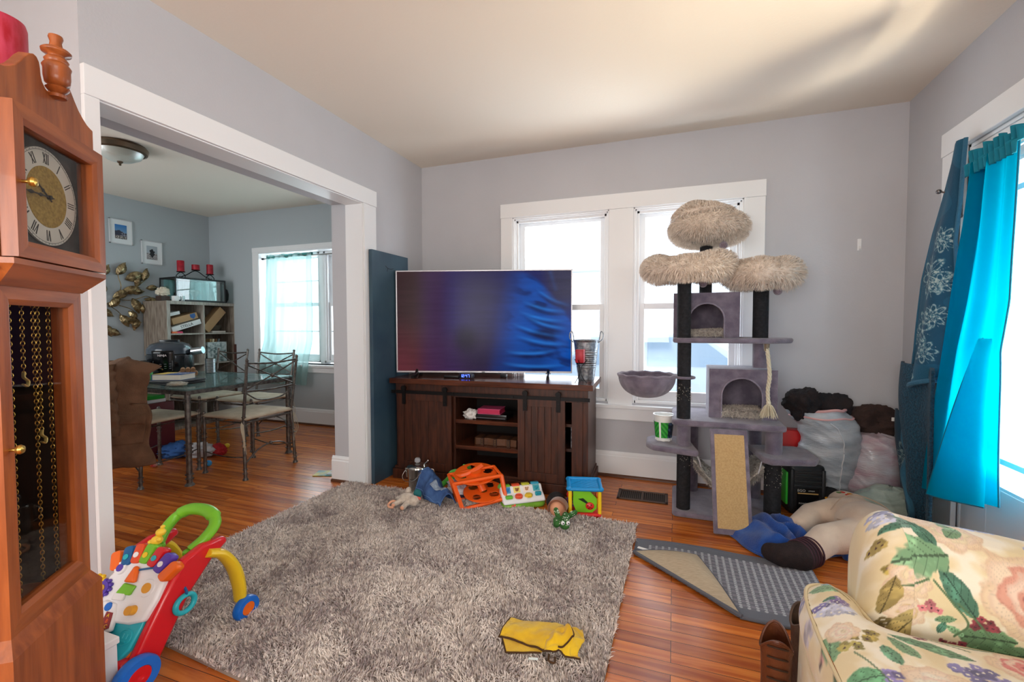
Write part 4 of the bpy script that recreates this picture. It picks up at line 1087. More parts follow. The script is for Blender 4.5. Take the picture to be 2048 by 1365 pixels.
segs = [((0, -.055, .034), .037), ((.006, -.01, .032), .030), ((.012, .03, .034), .029), ((-.052, -.015, .022), .021), ((-.042, .06, .065), .0185), ((.065, .072, .045), .019)]
for c_, r_ in segs:
    for k in range(22):
        a = rg.uniform(0, 2 * pi); b = rg.uniform(-.2, 1.4); d = Vector((cos(a) * cos(b), sin(a) * cos(b), sin(b)))
        sp_.sph(Vector(c_) + d * r_ * .96, .0028, 6, 4)
so = sp_.build('white_spots', mat('white_dot', (230, 238, 220), .7), ca); so['kind'] = 'stuff'
for x in (-.016, .018):
    e_ = MB().sph((x, -.082, .052), .013, 14, 10).build('eye', WP, ca); MB().sph((x + .002, -.0935, .054), .0045, 8, 6).build('pupil', mat('pupil_black', (10, 10, 10), .2), e_)
lh = thing('activity_house', 'small plastic play house with blue roof, yellow posts and red base', 'toy', (-.515, 2.74, 0), R(14))
lh.scale = (1, 1, .86)
BLU = mat('roof_blue', (18, 140, 206), .35); YEL = mat('post_yellow', (246, 206, 36), .35); RED = mat('base_red', (218, 34, 36), .35); LIM = mat('panel_green', (126, 200, 40), .35)
r_ = MB().rbox((0, 0, .192), (.20, .18, .022), .016)
r_.tube([(-.095, -.085, .197), (.095, -.085, .197)], .013, 10).tube([(-.095, .085, .205), (.095, .085, .205)], .013, 10).tube([(-.095, -.085, .197), (-.095, .085, .205)], .013, 10).tube([(.095, -.085, .197), (.095, .085, .205)], .013, 10)
for (x, y) in ((-.095, -.085), (.095, -.085), (-.095, .085), (.095, .085)): r_.sph((x, y, .20), .017, 12, 8)
def rf(u, v): return Vector((-.085 + .17 * u, -.075 + .15 * v, .205 + .002 * sin(u * 30) * sin(v * 26)))
r_.grid(rf, 40, 36); r_.build('roof', BLU, lh)
MB().rbox((0, 0, .014), (.19, .17, .026), .018).tube([(-.095, -.082, .017), (.095, -.082, .017)], .013, 10).build('floor_tray', RED, lh)
for (x, y) in ((-.088, -.078), (.088, -.078), (-.088, .078), (.088, .078)): MB().tube([(x, y, .025), (x, y, .185)], .0115, 12).build('post', YEL, lh)
MB().prism([(-.05, .03), (.045, .03), (.072, .06), (.072, .13), (.03, .18), (-.07, .18), (-.07, .09)], -.076, -.068, Matrix(((1, 0, 0, 0), (0, 0, 1, 0), (0, 1, 0, 0), (0, 0, 0, 1)))).build('front_panel', LIM, lh, bevel=.002)
MB().prism([(-.03, .0), (.0, .006), (.035, -.03), (.03, -.038)], -.0785, -.0755, frame((-.01, 0, .125), (1, 0, 0), (0, 0, 1)) @ Matrix.Scale(-1, 4, (0, 0, 1))).build('slot', mat('slot_dark', (20, 40, 16), .6), lh, smooth=False)
bg = MB().lathe([(0, 0), (.026, 0), (.024, .008), (.008, .016), (0, .017)], (.03, -.077, .078), 24, M=Matrix.Rotation(R(90), 3, 'X')).build('ladybird_knob', RED, lh)
m = MB()
for (a, r0) in ((0, .0), (60, .015), (150, .015), (240, .015), (320, .015)): m.sph((.03 + r0 * cos(R(a)), -.0925, .078 + r0 * sin(R(a))), .004, 8, 6)
m.build('spots', mat('pupil_black', (10, 10, 10), .2), bg)
MB().tube([(-.088, -.02, .03), (-.088, -.02, .185)], .007, 8).sph((-.088, -.02, .13), (.02, .03, .022), 14, 10).build('side_roller', RED, lh)
MB().lathe([(.012, -.03), (.026, -.024), (.012, -.012), (.026, 0), (.012, .012), (.026, .024), (.012, .03)], (-.088, -.02, .075), 16).build('side_spiral', mat('toy_purple', (110, 60, 160), .35), lh)
MB().cyl((.07, -.02, .14), (.088, -.02, .14), .03, n=20).build('side_gear', mat('orange_gear', (236, 110, 40), .35), lh)

# yellow cloth on the rug
ye = thing('yellow_cloth', 'yellow cloth with dark stitched edge crumpled on the grey rug', 'cloth', (-.42, 1.50, .034), R(2))
YC = mat('yellow_felt', (232, 190, 26), .9, rgb2=(216, 168, 14), vs=14, bump=.25, bs=300, sheen=.3)
BE = mat('brown_stitch', (70, 44, 16), .9)
def sheet(poly_fn, nu, nv, name, parent, th=.003): return MB().grid(poly_fn, nu, nv).build(name, YC, parent, thick=th, angle=180)
def q4(a, b, c, d, u, v):
    a, b, c, d = map(Vector, (a, b, c, d)); return (a * (1 - u) + b * u) * (1 - v) + (d * (1 - u) + c * u) * v
def f1(u, v):
    p = q4((-.165, -.02, .003), (.03, -.05, .010), (.05, .10, .006), (-.155, .085, .003), u, v)
    p.z += .014 * sin(pi * v) * (.5 + .5 * u) + .010 * noise.noise(p * 14) + .004 * noise.noise(p * 40); return p
def f2(u, v):
    p = q4((-.115, -.088, .0), (.0, -.055, .001), (.01, -.02, .002), (-.15, -.025, .002), u, v); p.z += .002 * noise.noise(p * 25); return p
def f3(u, v):
    a = q4((.01, -.055, .006), (.135, -.055, .006), (.125, .085, .012), (.025, .07, .012), u, v)
    d = (Vector((u, v, 0)) - Vector((.45, .5, 0))).length
    a.z += .045 * max(0, 1 - d * 1.7) + .022 * (1 - abs(noise.noise(a * 22)) * 2.4) * max(0, 1 - d * 1.3) + .006 * noise.noise(a * 50)
    a.x += .016 * noise.noise(a * 17 + Vector((4, 0, 0))); a.y += .016 * noise.noise(a * 17 + Vector((0, 4, 0))); return a
sheet(f1, 40, 26, 'folded_half', ye); sheet(f2, 16, 10, 'under_layer', ye); sheet(f3, 44, 40, 'bunched_end', ye)
e_ = MB()
e_.tube([f1(t_ / 30, 0) + Vector((0, 0, .002)) for t_ in range(31)], .0035, 6); e_.tube([f1(0, t_ / 14) for t_ in range(15)], .003, 6)
e_.tube([f2(t_ / 12, 0) + Vector((0, 0, .001)) for t_ in range(13)], .003, 6); e_.tube([f2(0, t_ / 12) for t_ in range(13)], .003, 6)
e_.tube([f3(.35 + .35 * sin(t_ / 18 * 2.4), .05 + .6 * t_ / 18) + Vector((0, 0, .003)) for t_ in range(19)], .0032, 6)
e_.tube([f3(t_ / 18, 0) for t_ in range(19)], .003, 6)
e_.tube(bez([(.03, -.06, .006), (.035, -.085, .004), (.055, -.088, .004), (.052, -.066, .006)], 5), .0035, 6)
e_.build('stitched_edge', BE, ye)
MB().bx(-.052, -.02, -.088, -.078, .001, .0022, M=Matrix.Rotation(R(12), 4, 'Z')).build('care_tag', mat('tag_white', (226, 236, 232), .6), ye, smooth=False)

# ------------------------------------------------------------------ baby walker
wk = thing('baby_walker', 'colourful baby walker with green handle, yellow legs and blue wheels', 'baby walker', (-1.745, 1.075, 0), R(4))
wk.scale = (.98, .95, .80)
RP = mat('walker_red', (214, 22, 34), .28, coat=.3); GH = mat('walker_green', (120, 194, 44), .35); YL = mat('walker_yellow', (238, 200, 40), .35)
BW = mat('walker_blue', (24, 108, 206), .3); OW = mat('walker_orange', (240, 108, 28), .32); TE = mat('walker_teal', (40, 176, 190), .35); WW = mat('walker_white', (238, 238, 240), .3)
PU = mat('walker_purple', (88, 62, 170), .35); DB = mat('walker_deep_blue', (20, 92, 150), .35)
def side(x, name='side_rail'):
    poly = [(-.235, .055), (-.19, .02), (-.12, .05), (.0, .26), (.10, .365), (.165, .405), (.155, .435), (.06, .445), (-.02, .42), (-.10, .30)]
    F = Matrix(((0, 0, 1, x), (1, 0, 0, 0), (0, 1, 0, 0), (0, 0, 0, 1)))
    o = MB().prism(poly, -.018, .018, F).build(name, RP, wk, bevel=.012)
    s = 1 if x > 0 else -1
    MB().cyl((x + s * .016, .085, .395), (x + s * .024, .085, .395), .014, n=20).build('yellow_cap', YL, o)
side(.125); side(-.125)
MB().bx(-.115, .115, -.225, -.17, .04, .12).build('front_bar', RP, wk, bevel=.012)
def wheel(x, y, z, r, w_, hub, m, name='wheel'):
    s = 1 if x > 0 else -1
    o = MB().lathe([(r * .55, -w_ / 2), (r * .93, -w_ / 2), (r, -w_ / 4), (r, w_ / 4), (r * .93, w_ / 2), (r * .55, w_ / 2), (r * .5, w_ / 3), (r * .5, -w_ / 3)], (x, y, z), 36, M=Matrix.Rotation(R(90), 3, 'Y')).build(name, m, wk)
    MB().lathe([(0, -w_ / 2.4), (r * .52, -w_ / 2.4), (r * .56, 0), (r * .52, w_ / 2.2), (r * .2, w_ / 2), (0, w_ / 2.6)], (x, y, z), 28, M=Matrix.Rotation(R(90), 3, 'Y')).build('hub', hub, o)
wheel(.158, -.205, .072, .072, .036, RP, BW); wheel(-.158, -.205, .072, .072, .036, RP, BW)
for s in (1, -1):
    path = bez([(s * .138, .07, .40), (s * .145, .13, .36), (s * .152, .175, .27), (s * .156, .195, .17), (s * .156, .20, .09)], 6)
    lg = MB().tube(path, [.030 + .006 * sin(pi * k / (len(path) - 1)) for k in range(len(path))], 14, sq=.62).build('leg', YL, wk)
    mm_ = MB()
    for k in range(5):
        p = path[4 + k * 4]; mm_.tube(circle((p.x + s * .0215, p.y, p.z), .010 + .002 * (k % 2), 12, 'x'), .0018, 5, closed=True)
    mm_.build('embossed_shapes', YL, lg)
wheel(.185, .20, .056, .056, .030, OW, BW); wheel(-.185, .20, .056, .056, .030, BW, OW)
hp = bez([(.085, .055, .415), (.105, .10, .455), (.100, .145, .50), (.045, .165, .535), (-.045, .165, .535), (-.100, .145, .50), (-.105, .10, .455), (-.085, .055, .415)], 8)
ho_ = MB().tube(hp, [.0215 if abs(k - len(hp) / 2) > 9 else .027 for k in range(len(hp))], 16).lathe([(.028, 0), (.026, .012), (.02, .016)], (.085, .052, .402), 20).lathe([(.028, 0), (.026, .012), (.02, .016)], (-.085, .052, .402), 20).build('handle', GH, wk)
# activity panel: local plane with x across, y up the slope
PM = frame((0, -.185, .115), (1, 0, 0), (0, .185, .315)); PM = PM @ Matrix.Scale(1, 4)
def on(mb, *a): pass
def pl_blob(name, poly, z0, z1, m, parent, bev=.006):
    return MB().prism(poly, z0, z1, PM).build(name, m, parent, bevel=bev)
nf = -1
# the frame's third axis points away from the child, outward
tz = lambda z: z
teal = [(-.105, .0), (-.06, -.03), (.03, -.035), (.085, -.015), (.108, .03), (.112, .10), (.108, .16), (-.112, .16), (-.118, .08)]
tp = pl_blob('teal_panel', teal, -.0, .026, TE, wk)
white = [(-.115, .13), (.0, .10), (.065, .105), (.118, .125), (.128, .20), (.12, .30), (.07, .325), (-.02, .33), (-.10, .30), (-.135, .22)]
wp = pl_blob('white_panel', white, .005, .040, WW, wk, .010)
rim = MB().tube([PM @ Vector((x * 1.03, y, .003)) for x, y in teal[3:] [:4]] , .006, 8).build('orange_rim', OW, wk)
keys = [(OW, -.125), (DB, -.083), (mat('key_red_orange', (226, 80, 36), .32), -.042), (GH, .0), (RP, .046), (PU, .088), (OW, .128)]
for i, (mt, x) in enumerate(keys):
    yk = .352 - .00 - 2.9 * x * x; w_ = .020
    Mk = PM @ Matrix.Translation((x, yk, .032)) @ Matrix.Rotation(-x * 4.2, 4, 'Z')
    k_ = MB().rbox((0, 0, 0), (.042, .078, .038), .014, M=Mk).build('piano_key', mt, wk) if False else MB().add([Mk @ v for v in [Vector(t_) for t_ in MB().rbox((0, 0, 0), (.042, .078, .036), .014).v]], MB().rbox((0, 0, 0), (.042, .078, .036), .014).f).build('piano_key', mt, wk)
    if 0 < i < 6:
        MB().lathe([(0, 0), (.011, 0), (.010, .002), (0, .002)], (0, 0, 0), 16, M=Matrix.Identity(3)).v
        c_ = Mk @ Vector((0, -.005, .019)); nrm = (Mk.to_3x3() @ Vector((0, 0, 1))).normalized()
        MB().cyl(c_, c_ + nrm * .002, .011, n=16).build('key_picture', [WW, TE, WW, YL, TE, WW][i], k_)
def disc(name, x, y, z, r, m, parent, h=.006, r2=None, inner=None):
    c_ = PM @ Vector((x, y, z)); nrm = (PM.to_3x3() @ Vector((0, 0, 1))).normalized()
    o = MB().cyl(c_, c_ + nrm * h, r, r2 or r * .9, n=28).build(name, m, parent)
    if inner: MB().cyl(c_ + nrm * h, c_ + nrm * (h + .002), r * .55, n=20).build('centre', inner, o)
    return o
disc('dial', -.085, .285, .038, .026, WW, wk, .010, inner=PU)
tr = MB().prism([(-.03, .24), (.02, .245), (.0, .30), (-.018, .305)], .04, .058, PM).build('triangle_block', OW, wk, bevel=.008)
disc('mirror_dial', .072, .235, .038, .034, WW, wk, .006, inner=mat('walker_amber', (228, 160, 40), .35))
disc('orange_knob', .060, .155, .038, .018, mat('walker_amber', (228, 160, 40), .35), wk, .022)
pl_blob('green_switch_plate', [(-.045, .195), (.02, .20), (.025, .235), (-.03, .238)], .04, .050, GH, wk, .004)
pl_blob('white_switch', [(-.045, .175), (.0, .178), (.0, .203), (-.045, .20)], .04, .052, WW, wk, .003)
for (x, y, m_, r_) in ((-.150, .215, YL, .036), (-.110, .205, PU, .034)):
    c0 = PM @ Vector((x, y, .035)); gm = MB()
    for k in range(10):
        a = 2 * pi * k / 10; gm.sph(PM @ Vector((x + r_ * .85 * cos(a), y + r_ * .85 * sin(a), .045)), r_ * .24, 8, 6)
    nrm = (PM.to_3x3() @ Vector((0, 0, 1))).normalized(); gm.cyl(PM @ Vector((x, y, .036)), PM @ Vector((x, y, .054)), r_ * .8, n=24)
    go = gm.build('flower_gear', m_, wk); MB().cyl(PM @ Vector((x, y, .054)), PM @ Vector((x, y, .057)), r_ * .42, n=16).build('centre', mat('gear_gold', (206, 160, 60), .4), go)
st = pl_blob('story_strip', [(-.11, .135), (-.075, .17), (-.02, .165), (.0, .13), (.015, .075), (-.015, .062), (-.045, .09), (-.06, .12), (-.10, .118)], .028, .046, WW, wk, .006)
pl_blob('letter_plate', [(-.038, .135), (-.010, .135), (.006, .085), (-.012, .075), (-.036, .10)], .046, .049, mat('walker_maroon', (140, 40, 44), .4), st, .001)
for ch_, (x, y) in zip('ABC', ((-.022, .124), (-.016, .106), (-.010, .089))):
    text('letter', ch_, .018, YL if ch_ != 'B' else OW, wk, PM @ Matrix.Translation((x, y, .0495)))
disc('logo_disc', -.045, .150, .045, .016, BW, wk, .003)
yb_ = pl_blob('yellow_door', [(-.095, .015), (-.02, .01), (-.01, .05), (-.03, .11), (-.07, .118), (-.10, .07)], .024, .040, mat('walker_gold', (206, 186, 30), .35), wk, .008)
pl_blob('door_window', [(-.078, .028), (-.04, .026), (-.038, .055), (-.076, .058)], .040, .043, mat('walker_amber', (228, 160, 40), .35), yb_, .002)
bm = MB(); bx0, by0 = .012, .022
for (x, y, r_) in ((0, 0, .020), (.004, .026, .014), (-.008, .037, .006), (.014, .038, .006), (.02, .004, .008), (-.02, .006, .008), (-.012, -.02, .009), (.014, -.02, .009)): bm.sph(PM @ Vector((bx0 + x, by0 + y, .034)), r_, 12, 8)
bm.build('purple_bear', PU, wk)
e_ = MB(); e_.tube([PM @ Vector((.068 + .026 * cos(a), .065 + .026 * sin(a), .027)) for a in [2 * pi * k / 24 for k in range(24)]], .003, 6, closed=True)
e_.tube([PM @ Vector((.060, .06, .027)), PM @ Vector((.060, .075, .027))], .003, 6).tube([PM @ Vector((.076, .06, .027)), PM @ Vector((.076, .075, .027))], .003, 6).tube([PM @ Vector((.055, .05, .027)), PM @ Vector((.08, .05, .027))], .003, 6)
e_.build('embossed_face', TE, tp)
MB().tube([PM @ Vector((.05 + x, .29 + y, .045)) for x, y in ((-.05, .0), (.02, .02))], .004, 6).build('blue_lever', DB, wk)
ck = MB(); ck.sph(PM @ Vector((0, .405, .035)), .02, 14, 10).sph(PM @ Vector((.004, .438, .04)), .017, 14, 10).sph(PM @ Vector((.004, .46, .044)), .008, 8, 6).sph(PM @ Vector((.018, .41, .045)), .010, 8, 6).sph(PM @ Vector((-.018, .395, .04)), .010, 8, 6)
ck.build('yellow_chick', mat('walker_chick', (246, 206, 60), .35), wk)
MB().tube(circle((.150, -.028, .235), .036, 30, 'x'), .010, 12, closed=True).build('teal_ring', TE, wk)
MB().tube(bez([(.140, -.02, .30), (.155, -.025, .285), (.152, -.026, .268)], 4), .005, 6).build('ring_strap', DB, wk)
MB().sph(PM @ Vector((-.12, .03, .02)), (.02, .02, .02), 12, 8).sph(PM @ Vector((.02, -.04, .03)), (.018, .012, .01), 10, 8).build('green_leaf', mat('walker_leaf', (40, 120, 50), .4), wk)
wb = thing('white_box', 'low white wooden box on the floor between the tall clock and the walker', 'box', (-1.70, .835, 0))
MB().bx(-.14, .075, -.035, .035, 0, .165).build('body', TRIM, wb, smooth=False, bevel=.002)
MB().bx(-.145, .080, -.04, .04, .167, .188).build('lid', TRIM, wb, smooth=False, bevel=.003)
# ------------------------------------------------------------------ dining room
PEW = mat('pewter_metal', (128, 122, 116), .38, .8, rgb2=(92, 86, 82), vs=30, bump=.1, bs=80)
CUSH = mat('cream_cushion', (206, 194, 172), .9, rgb2=(190, 176, 152), vs=14, bump=.25, bs=240)
def leg_tube(mb, p0, p1, r=.012, rings=(.04, .07, .25, .28), base=True):
    p0, p1 = Vector(p0), Vector(p1); mb.tube([p0, p1], r, 12); L_ = (p1 - p0).length; d = (p1 - p0).normalized()
    for t_ in rings: mb.tube([p0 + d * (t_ - .003), p0 + d * (t_ + .003)], r * 1.45, 12)
    if base: mb.tube([p0, p0 + d * .008, p0 + d * .02], [r * 1.7, r * 1.6, r * 1.05], 12)
def dining_chair(name, label, ties=True):
    t = thing(name, label, 'chair')
    for s in (-1, 1):
        m = MB(); leg_tube(m, (s * .235, -.235, 0), (s * .222, -.212, .44), rings=(.05, .08, .26, .29)); leg_tube(m, (s * .222, -.212, .44), (s * .232, -.272, .895), r=.011, rings=(.03, .22, .43), base=False)
        m.sph((s * .232, -.272, .90), .013, 10, 8); m.build('back_post', PEW, t)
        m = MB(); leg_tube(m, (s * .215, .215, 0), (s * .215, .215, .47), rings=(.05, .08, .28, .31, .44)); m.sph((s * .215, .215, .475), .013, 10, 8); m.build('front_leg', PEW, t)
        MB().tube(bez([(s * .233, -.232, .17), (s * .20, -.05, .145), (s * .21, .08, .15), (s * .215, .215, .17)], 5), .005, 8).build('side_stretcher', PEW, t)
    MB().tube(bez([(-.233, -.232, .12), (-.12, -.23, .20), (0, -.23, .225), (.12, -.23, .20), (.233, -.232, .12)], 5), .006, 8).sph((0, -.23, .226), .014, 10, 8).build('rear_stretcher', PEW, t)
    MB().tube([(-.222, -.21, .425), (.222, -.21, .425), (.215, .215, .425), (-.215, .215, .425)], .009, 8, closed=True).build('seat_frame', PEW, t)
    m = MB()
    top = lambda s_, z: Vector((s_ * (.222 + .010 * (z - .44) / .455), -.212 - .06 * (z - .44) / .455, z))
    m.tube(bez([top(-1, .875), Vector((0, -.268, .862)), top(1, .875)], 8), .007, 8)
    m.tube(bez([top(-1, .665), Vector((0, -.245, .655)), top(1, .665)], 8), .007, 8)
    for (a, b) in ((-1, 1), (1, -1)): m.tube(bez([top(a, .865), Vector((0, -.256, .765)), top(b, .675)], 8), .006, 8)
    m.sph((0, -.258, .765), .016, 12, 8)
    m.tube(bez([top(-1, .655), Vector((-.1, -.238, .585)), Vector((.1, -.238, .585)), top(1, .655)], 8), .006, 8)
    m.build('back_lattice', PEW, t)
    def cf(u, v):
        a = 2 * pi * u; b = pi * v; d = (sin(b) * cos(a), sin(b) * sin(a), -cos(b)); k = .45
        sg = lambda q, e: math.copysign(abs(q) ** e, q)
        rr_ = max(abs(d[0]), abs(d[1]), 1e-6) / max(math.hypot(d[0], d[1]), 1e-6)
        q = (1 / max(rr_, .72)) ** .85
        return Vector((.232 * sg(d[0], .75) * q * .96, .232 * sg(d[1], .75) * q * .96, .455 + .028 * sg(d[2], .8)))
    c = MB().grid(cf, 48, 16, closeu=True).build('cushion', CUSH, t, angle=80)
    if ties:
        m = MB()
        for s in (-1, 1):
            for k in range(3): m.tube(bez([(s * .222, -.20, .44), (s * (.235 + .01 * k), -.225, .40), (s * (.232 + .012 * k), -.23 - .01 * k, .30), (s * (.225 + .012 * k), -.235, .19 + .03 * k)], 5), .004, 6, sq=.5)
        m.build('cushion_ties', CUSH, t)
    return t
ch0 = dining_chair('dining_chair', 'pewter metal dining chair nearest the opening, its back and cream seat seen from behind')
GRP = 'metal dining chairs around the glass table'
ch0.location = (-3.235, 2.685, 0); ch0.rotation_euler = (0, 0, R(90)); ch0['group'] = GRP
dup(ch0, (-3.84, 3.25, 0), R(180), 'metal dining chair on the far side of the table in front of the curtained window', GRP)
dup(ch0, (-4.43, 3.22, 0), R(176), 'metal dining chair on the far side of the table in front of the bookcase', GRP)
dup(ch0, (-3.78, 2.285, 0), R(3), 'metal dining chair with a brown jacket hung over its back', GRP)
tb = thing('dining_table', 'rectangular glass topped dining table with pewter metal frame and ringed legs', 'table', (-4.12, 2.68, 0))
m = MB(); a, b = .865, .475
m.bx(-a, a, -b, -b + .04, .66, .69).bx(-a, a, b - .04, b, .66, .69).bx(-a, -a + .04, -b + .04, b - .04, .66, .69).bx(a - .04, a, -b + .04, b - .04, .66, .69)
m.build('frame', PEW, tb, smooth=False, bevel=.004)
GT = bpy.data.materials.new('table_glass'); GT.use_nodes = True
_b = GT.node_tree.nodes['Principled BSDF']; _b.inputs['Base Color'].default_value = (*s2l((110, 150, 150)), 1); _b.inputs['Roughness'].default_value = .03; _b.inputs['Alpha'].default_value = .5; _b.inputs['Specular IOR Level'].default_value = .9
MB().bx(-a - .005, a + .005, -b - .005, b + .005, .690, .702).build('glass_top', GT, tb, smooth=False, bevel=.002)
for x in (-a + .03, a - .03):
    for y in (-b + .03, b - .03):
        m = MB(); leg_tube(m, (x, y, 0), (x, y, .66), r=.019, rings=(.05, .08, .24, .27, .30, .60, .63)); m.build('leg', PEW, tb)

# brown canvas jacket hanging over the chair back
JK = mat('brown_canvas', (128, 92, 68), .9, rgb2=(104, 74, 54), vs=10, bump=.35, bs=180)
jk = thing('brown_jacket', 'brown canvas jacket with button flap pocket draped over the near dining chair', 'jacket', (-3.685, 2.015, 0))
def jb(u, v):
    # u across, v from the crest down the outside of the chair back
    x = -.33 + .60 * u; z = .925 - .72 * v + .035 * noise.noise(Vector((u * 6, 0, 7))) * v - .10 * (1 - u) * v * 0
    w_ = 1 + .10 * v
    sh_ = .030 * sin(u * 9 + 2 * v) * (.3 + v) + .014 * sin(u * 23 + 4 * v) * (1 - .4 * v) + .03 * noise.noise(Vector((u * 5, v * 4, 3))) + .018 * (1 - abs(noise.noise(Vector((u * 9, v * 5, 8)))) * 2)
    y = -.075 - .02 * v - sh_
    if v < .06: y += .09 * (1 - v / .06)
    z += .02 * cos(u * 7) * (1 - v) - .12 * max(0, u - .8) * (1 - v) * 3 * (1 if v < .4 else .6) + .02 * noise.noise(Vector((u * 4, 2, 0))) * v
    if u > .86: y += .12 * (u - .86) / .14
    return Vector((x * w_ + .02 * v + .022 * sin(v * 13 + 1) * (abs(u - .5) * 2) ** 3, y, z))
body = MB().grid(jb, 70, 60).build('body', JK, jk, thick=.012, angle=180)
def slv(a, pts, r, name):
    path = bez(pts, 8); n = len(path)
    def fn(u, v):
        i = min(int(v * (n - 1)), n - 2); f = v * (n - 1) - i; p = path[i].lerp(path[i + 1], f); an = 2 * pi * u
        rr_ = r * (1 - .18 * v) * (1 + .10 * noise.noise(Vector((u * 5, v * 16, a))) + .08 * sin(v * 42 + 2 * sin(an)))
        return p + Vector((cos(an) * rr_, sin(an) * rr_ * .6, .01 * noise.noise(Vector((u * 4, v * 9, a + 5)))))
    return MB().grid(fn, 28, 60, closeu=True).build(name, JK, jk, angle=180)
slv(1, [(.10, -.12, .90), (.19, -.16, .76), (.225, -.17, .60), (.235, -.165, .44)], .082, 'sleeve')
def pf(u, v):
    p = jb(.68 + .30 * u, .52 + .26 * v); return p + Vector((0, -.016 - .01 * sin(pi * u) * sin(pi * v), 0))
pk = MB().grid(pf, 24, 20).build('pocket', JK, jk, thick=.008, angle=180)
def pf2(u, v):
    p = jb(.67 + .32 * u, .50 + .09 * v); return p + Vector((0, -.028, 0))
MB().grid(pf2, 20, 8).build('pocket_flap', JK, jk, thick=.008, angle=180)
p = jb(.86, .575); MB().sph(p + Vector((0, -.038, 0)), .006, 10, 8).build('button', mat('white_button', (224, 218, 208), .3), jk)
gc_ = thing('green_case', 'bright green plastic case on the dining table behind the brown jacket', 'case', (-4.10, 2.38, .703), R(10))
MB().rbox((0, 0, .045), (.22, .13, .09), .02).bx(-.05, .05, -.01, .01, .09, .11).build('shell', mat('bright_green', (30, 160, 50), .35), gc_)
# dark clothing on the left end of the table
dk = thing('dark_jacket_heap', 'black jacket heaped on the table behind the green case', 'clothing', (-4.62, 2.62, .703))
crumple('fabric', (0, 0, .06), (.26, .16, .075), mat('black_cloth', (30, 34, 34), .9, bump=.4), dk, amp=.22, seed=8, flat=.058)
# multi cooker
ck_ = thing('multi_cooker', 'black rounded multi cooker with grey control panel on the dining table', 'cooker', (-4.56, 2.95, .703), R(40))
BKG = mat('cooker_black', (20, 22, 26), .18, coat=.5)
MB().lathe([(0, 0), (.165, 0), (.178, .02), (.19, .08), (.188, .17), (.175, .185), (.17, .19)], n=44).build('body', BKG, ck_)
MB().lathe([(.182, .186), (.180, .23), (.15, .275), (.09, .297), (.0, .30)], n=44).build('lid', mat('lid_grey', (52, 60, 70), .2, coat=.5), ck_)
MB().rbox((0, 0, .306), (.16, .05, .022), .01).build('lid_handle', BKG, ck_)
def cp_(u, v): a = R(-90 - 26 + 52 * u); r_ = .196; return Vector((r_ * cos(a), r_ * sin(a), .02 + .20 * v))
MB().grid(cp_, 20, 10).build('control_panel', mat('panel_black', (12, 12, 14), .12), ck_, thick=.006)
def onp(u, v, off): a = R(-90 - 26 + 52 * u); r_ = .196 + off; return Vector((r_ * cos(a), r_ * sin(a), .02 + .20 * v))
SIL = mat('print_silver', (170, 172, 176), .4)
m = MB(); m.tube([onp(u, v, .004) for u, v in ((.08, .08), (.92, .08), (.92, .52), (.08, .52))], .0012, 5, closed=True)
for k in range(3):
    for j in range(4): m.tube([onp(.18 + .2 * j, .18 + .1 * k, .0045), onp(.27 + .2 * j, .18 + .1 * k, .0045)], .0014, 5)
m.build('panel_print', SIL, ck_); MB().sph(onp(.5, .14, .005), .008, 12, 8).build('dial', mat('dial_brass', (170, 140, 90), .3, .7), ck_)
text('brand_lettering', 'NINJA', .026, mat('print_red', (214, 200, 200), .4), ck_, frame(onp(.5, .78, .0048), (1, 0, 0), (0, 0, 1)))
MB().cyl((.19, -.03, .20), (.285, -.05, .215), .035, n=20).build('steam_vent', mat('chrome_vent', (170, 176, 182), .2, .9), ck_)
duct = thing('foil_duct', 'short silver ribbed duct beside the multi cooker', 'duct', (-4.17, 3.06, .703))
MB().lathe([(.04 + .003 * (k % 2), .006 * k) for k in range(24)], (0, 0, .0), 20).build('body', mat('foil', (150, 156, 160), .25, .9), duct)
# cardboard tubes
CB = mat('cardboard_tube', (152, 112, 80), .85)
n_ = 0
for row, cnt, off in ((0, 4, 0), (1, 3, .019)):
    for k in range(cnt):
        x = -4.135 + k * .038 + off; z = .703 + .018 + row * .033
        o = MB().lathe([(.0145, 0), (.018, 0), (.018, .15), (.0145, .15), (.0145, 0)], (0, 0, 0), 18, M=Matrix.Rotation(R(-90), 3, 'X')).build('cardboard_tube', CB)
        xx = (x + 4.078) ; o.location = (-4.10 + .57 * xx, 2.80 + .82 * xx, z); o.rotation_euler = (0, 0, R(55))
        tag(o, 'short brown cardboard tube in the small stack right of the multi cooker', 'tube', 'stacked cardboard tubes'); n_ += 1
# folders, book, plastic packet
for k, (dz, ang, c_, lb) in enumerate(((0, -6, (34, 34, 38), 'dark flat folder at the bottom under the thick book'), (.014, 8, (54, 54, 58), 'grey laptop sleeve directly under the thick book'))):
    o = MB().rbox((0, 0, .006), (.36 - .03 * k, .26, .012), .01).build('folder', mat('folder_%s' % ('dark' if k == 0 else 'grey'), c_, .4)); o.location = (-3.72, 2.44, .703 + dz); o.rotation_euler = (0, 0, R(ang)); tag(o, lb, 'folder', 'flat folders under the book')
bo = thing('thick_book', 'thick paperback with yellow and blue cover on the dining table corner', 'book', (-3.74, 2.45, .730), R(20))
box('pages', -.115, .105, -.082, .082, .002, .042, mat('paper', (224, 216, 200), .85), bo)
MB().bx(-.118, .11, -.085, .085, 0, .002).bx(-.118, .11, -.085, .085, .042, .045).bx(-.118, -.115, -.085, .085, 0, .045).build('cover', mat('cover_blue', (40, 84, 150), .4), bo, smooth=False)
box('yellow_panel', -.117, -.02, -.084, .084, .0451, .0458, mat('cover_yellow', (220, 190, 90), .4), bo)
text('title_lettering', 'PSYCH', .05, mat('paper', (224, 216, 200), .85), bo, Matrix.Translation((.03, 0, .0462)) @ Matrix.Rotation(0, 4, 'Z'))
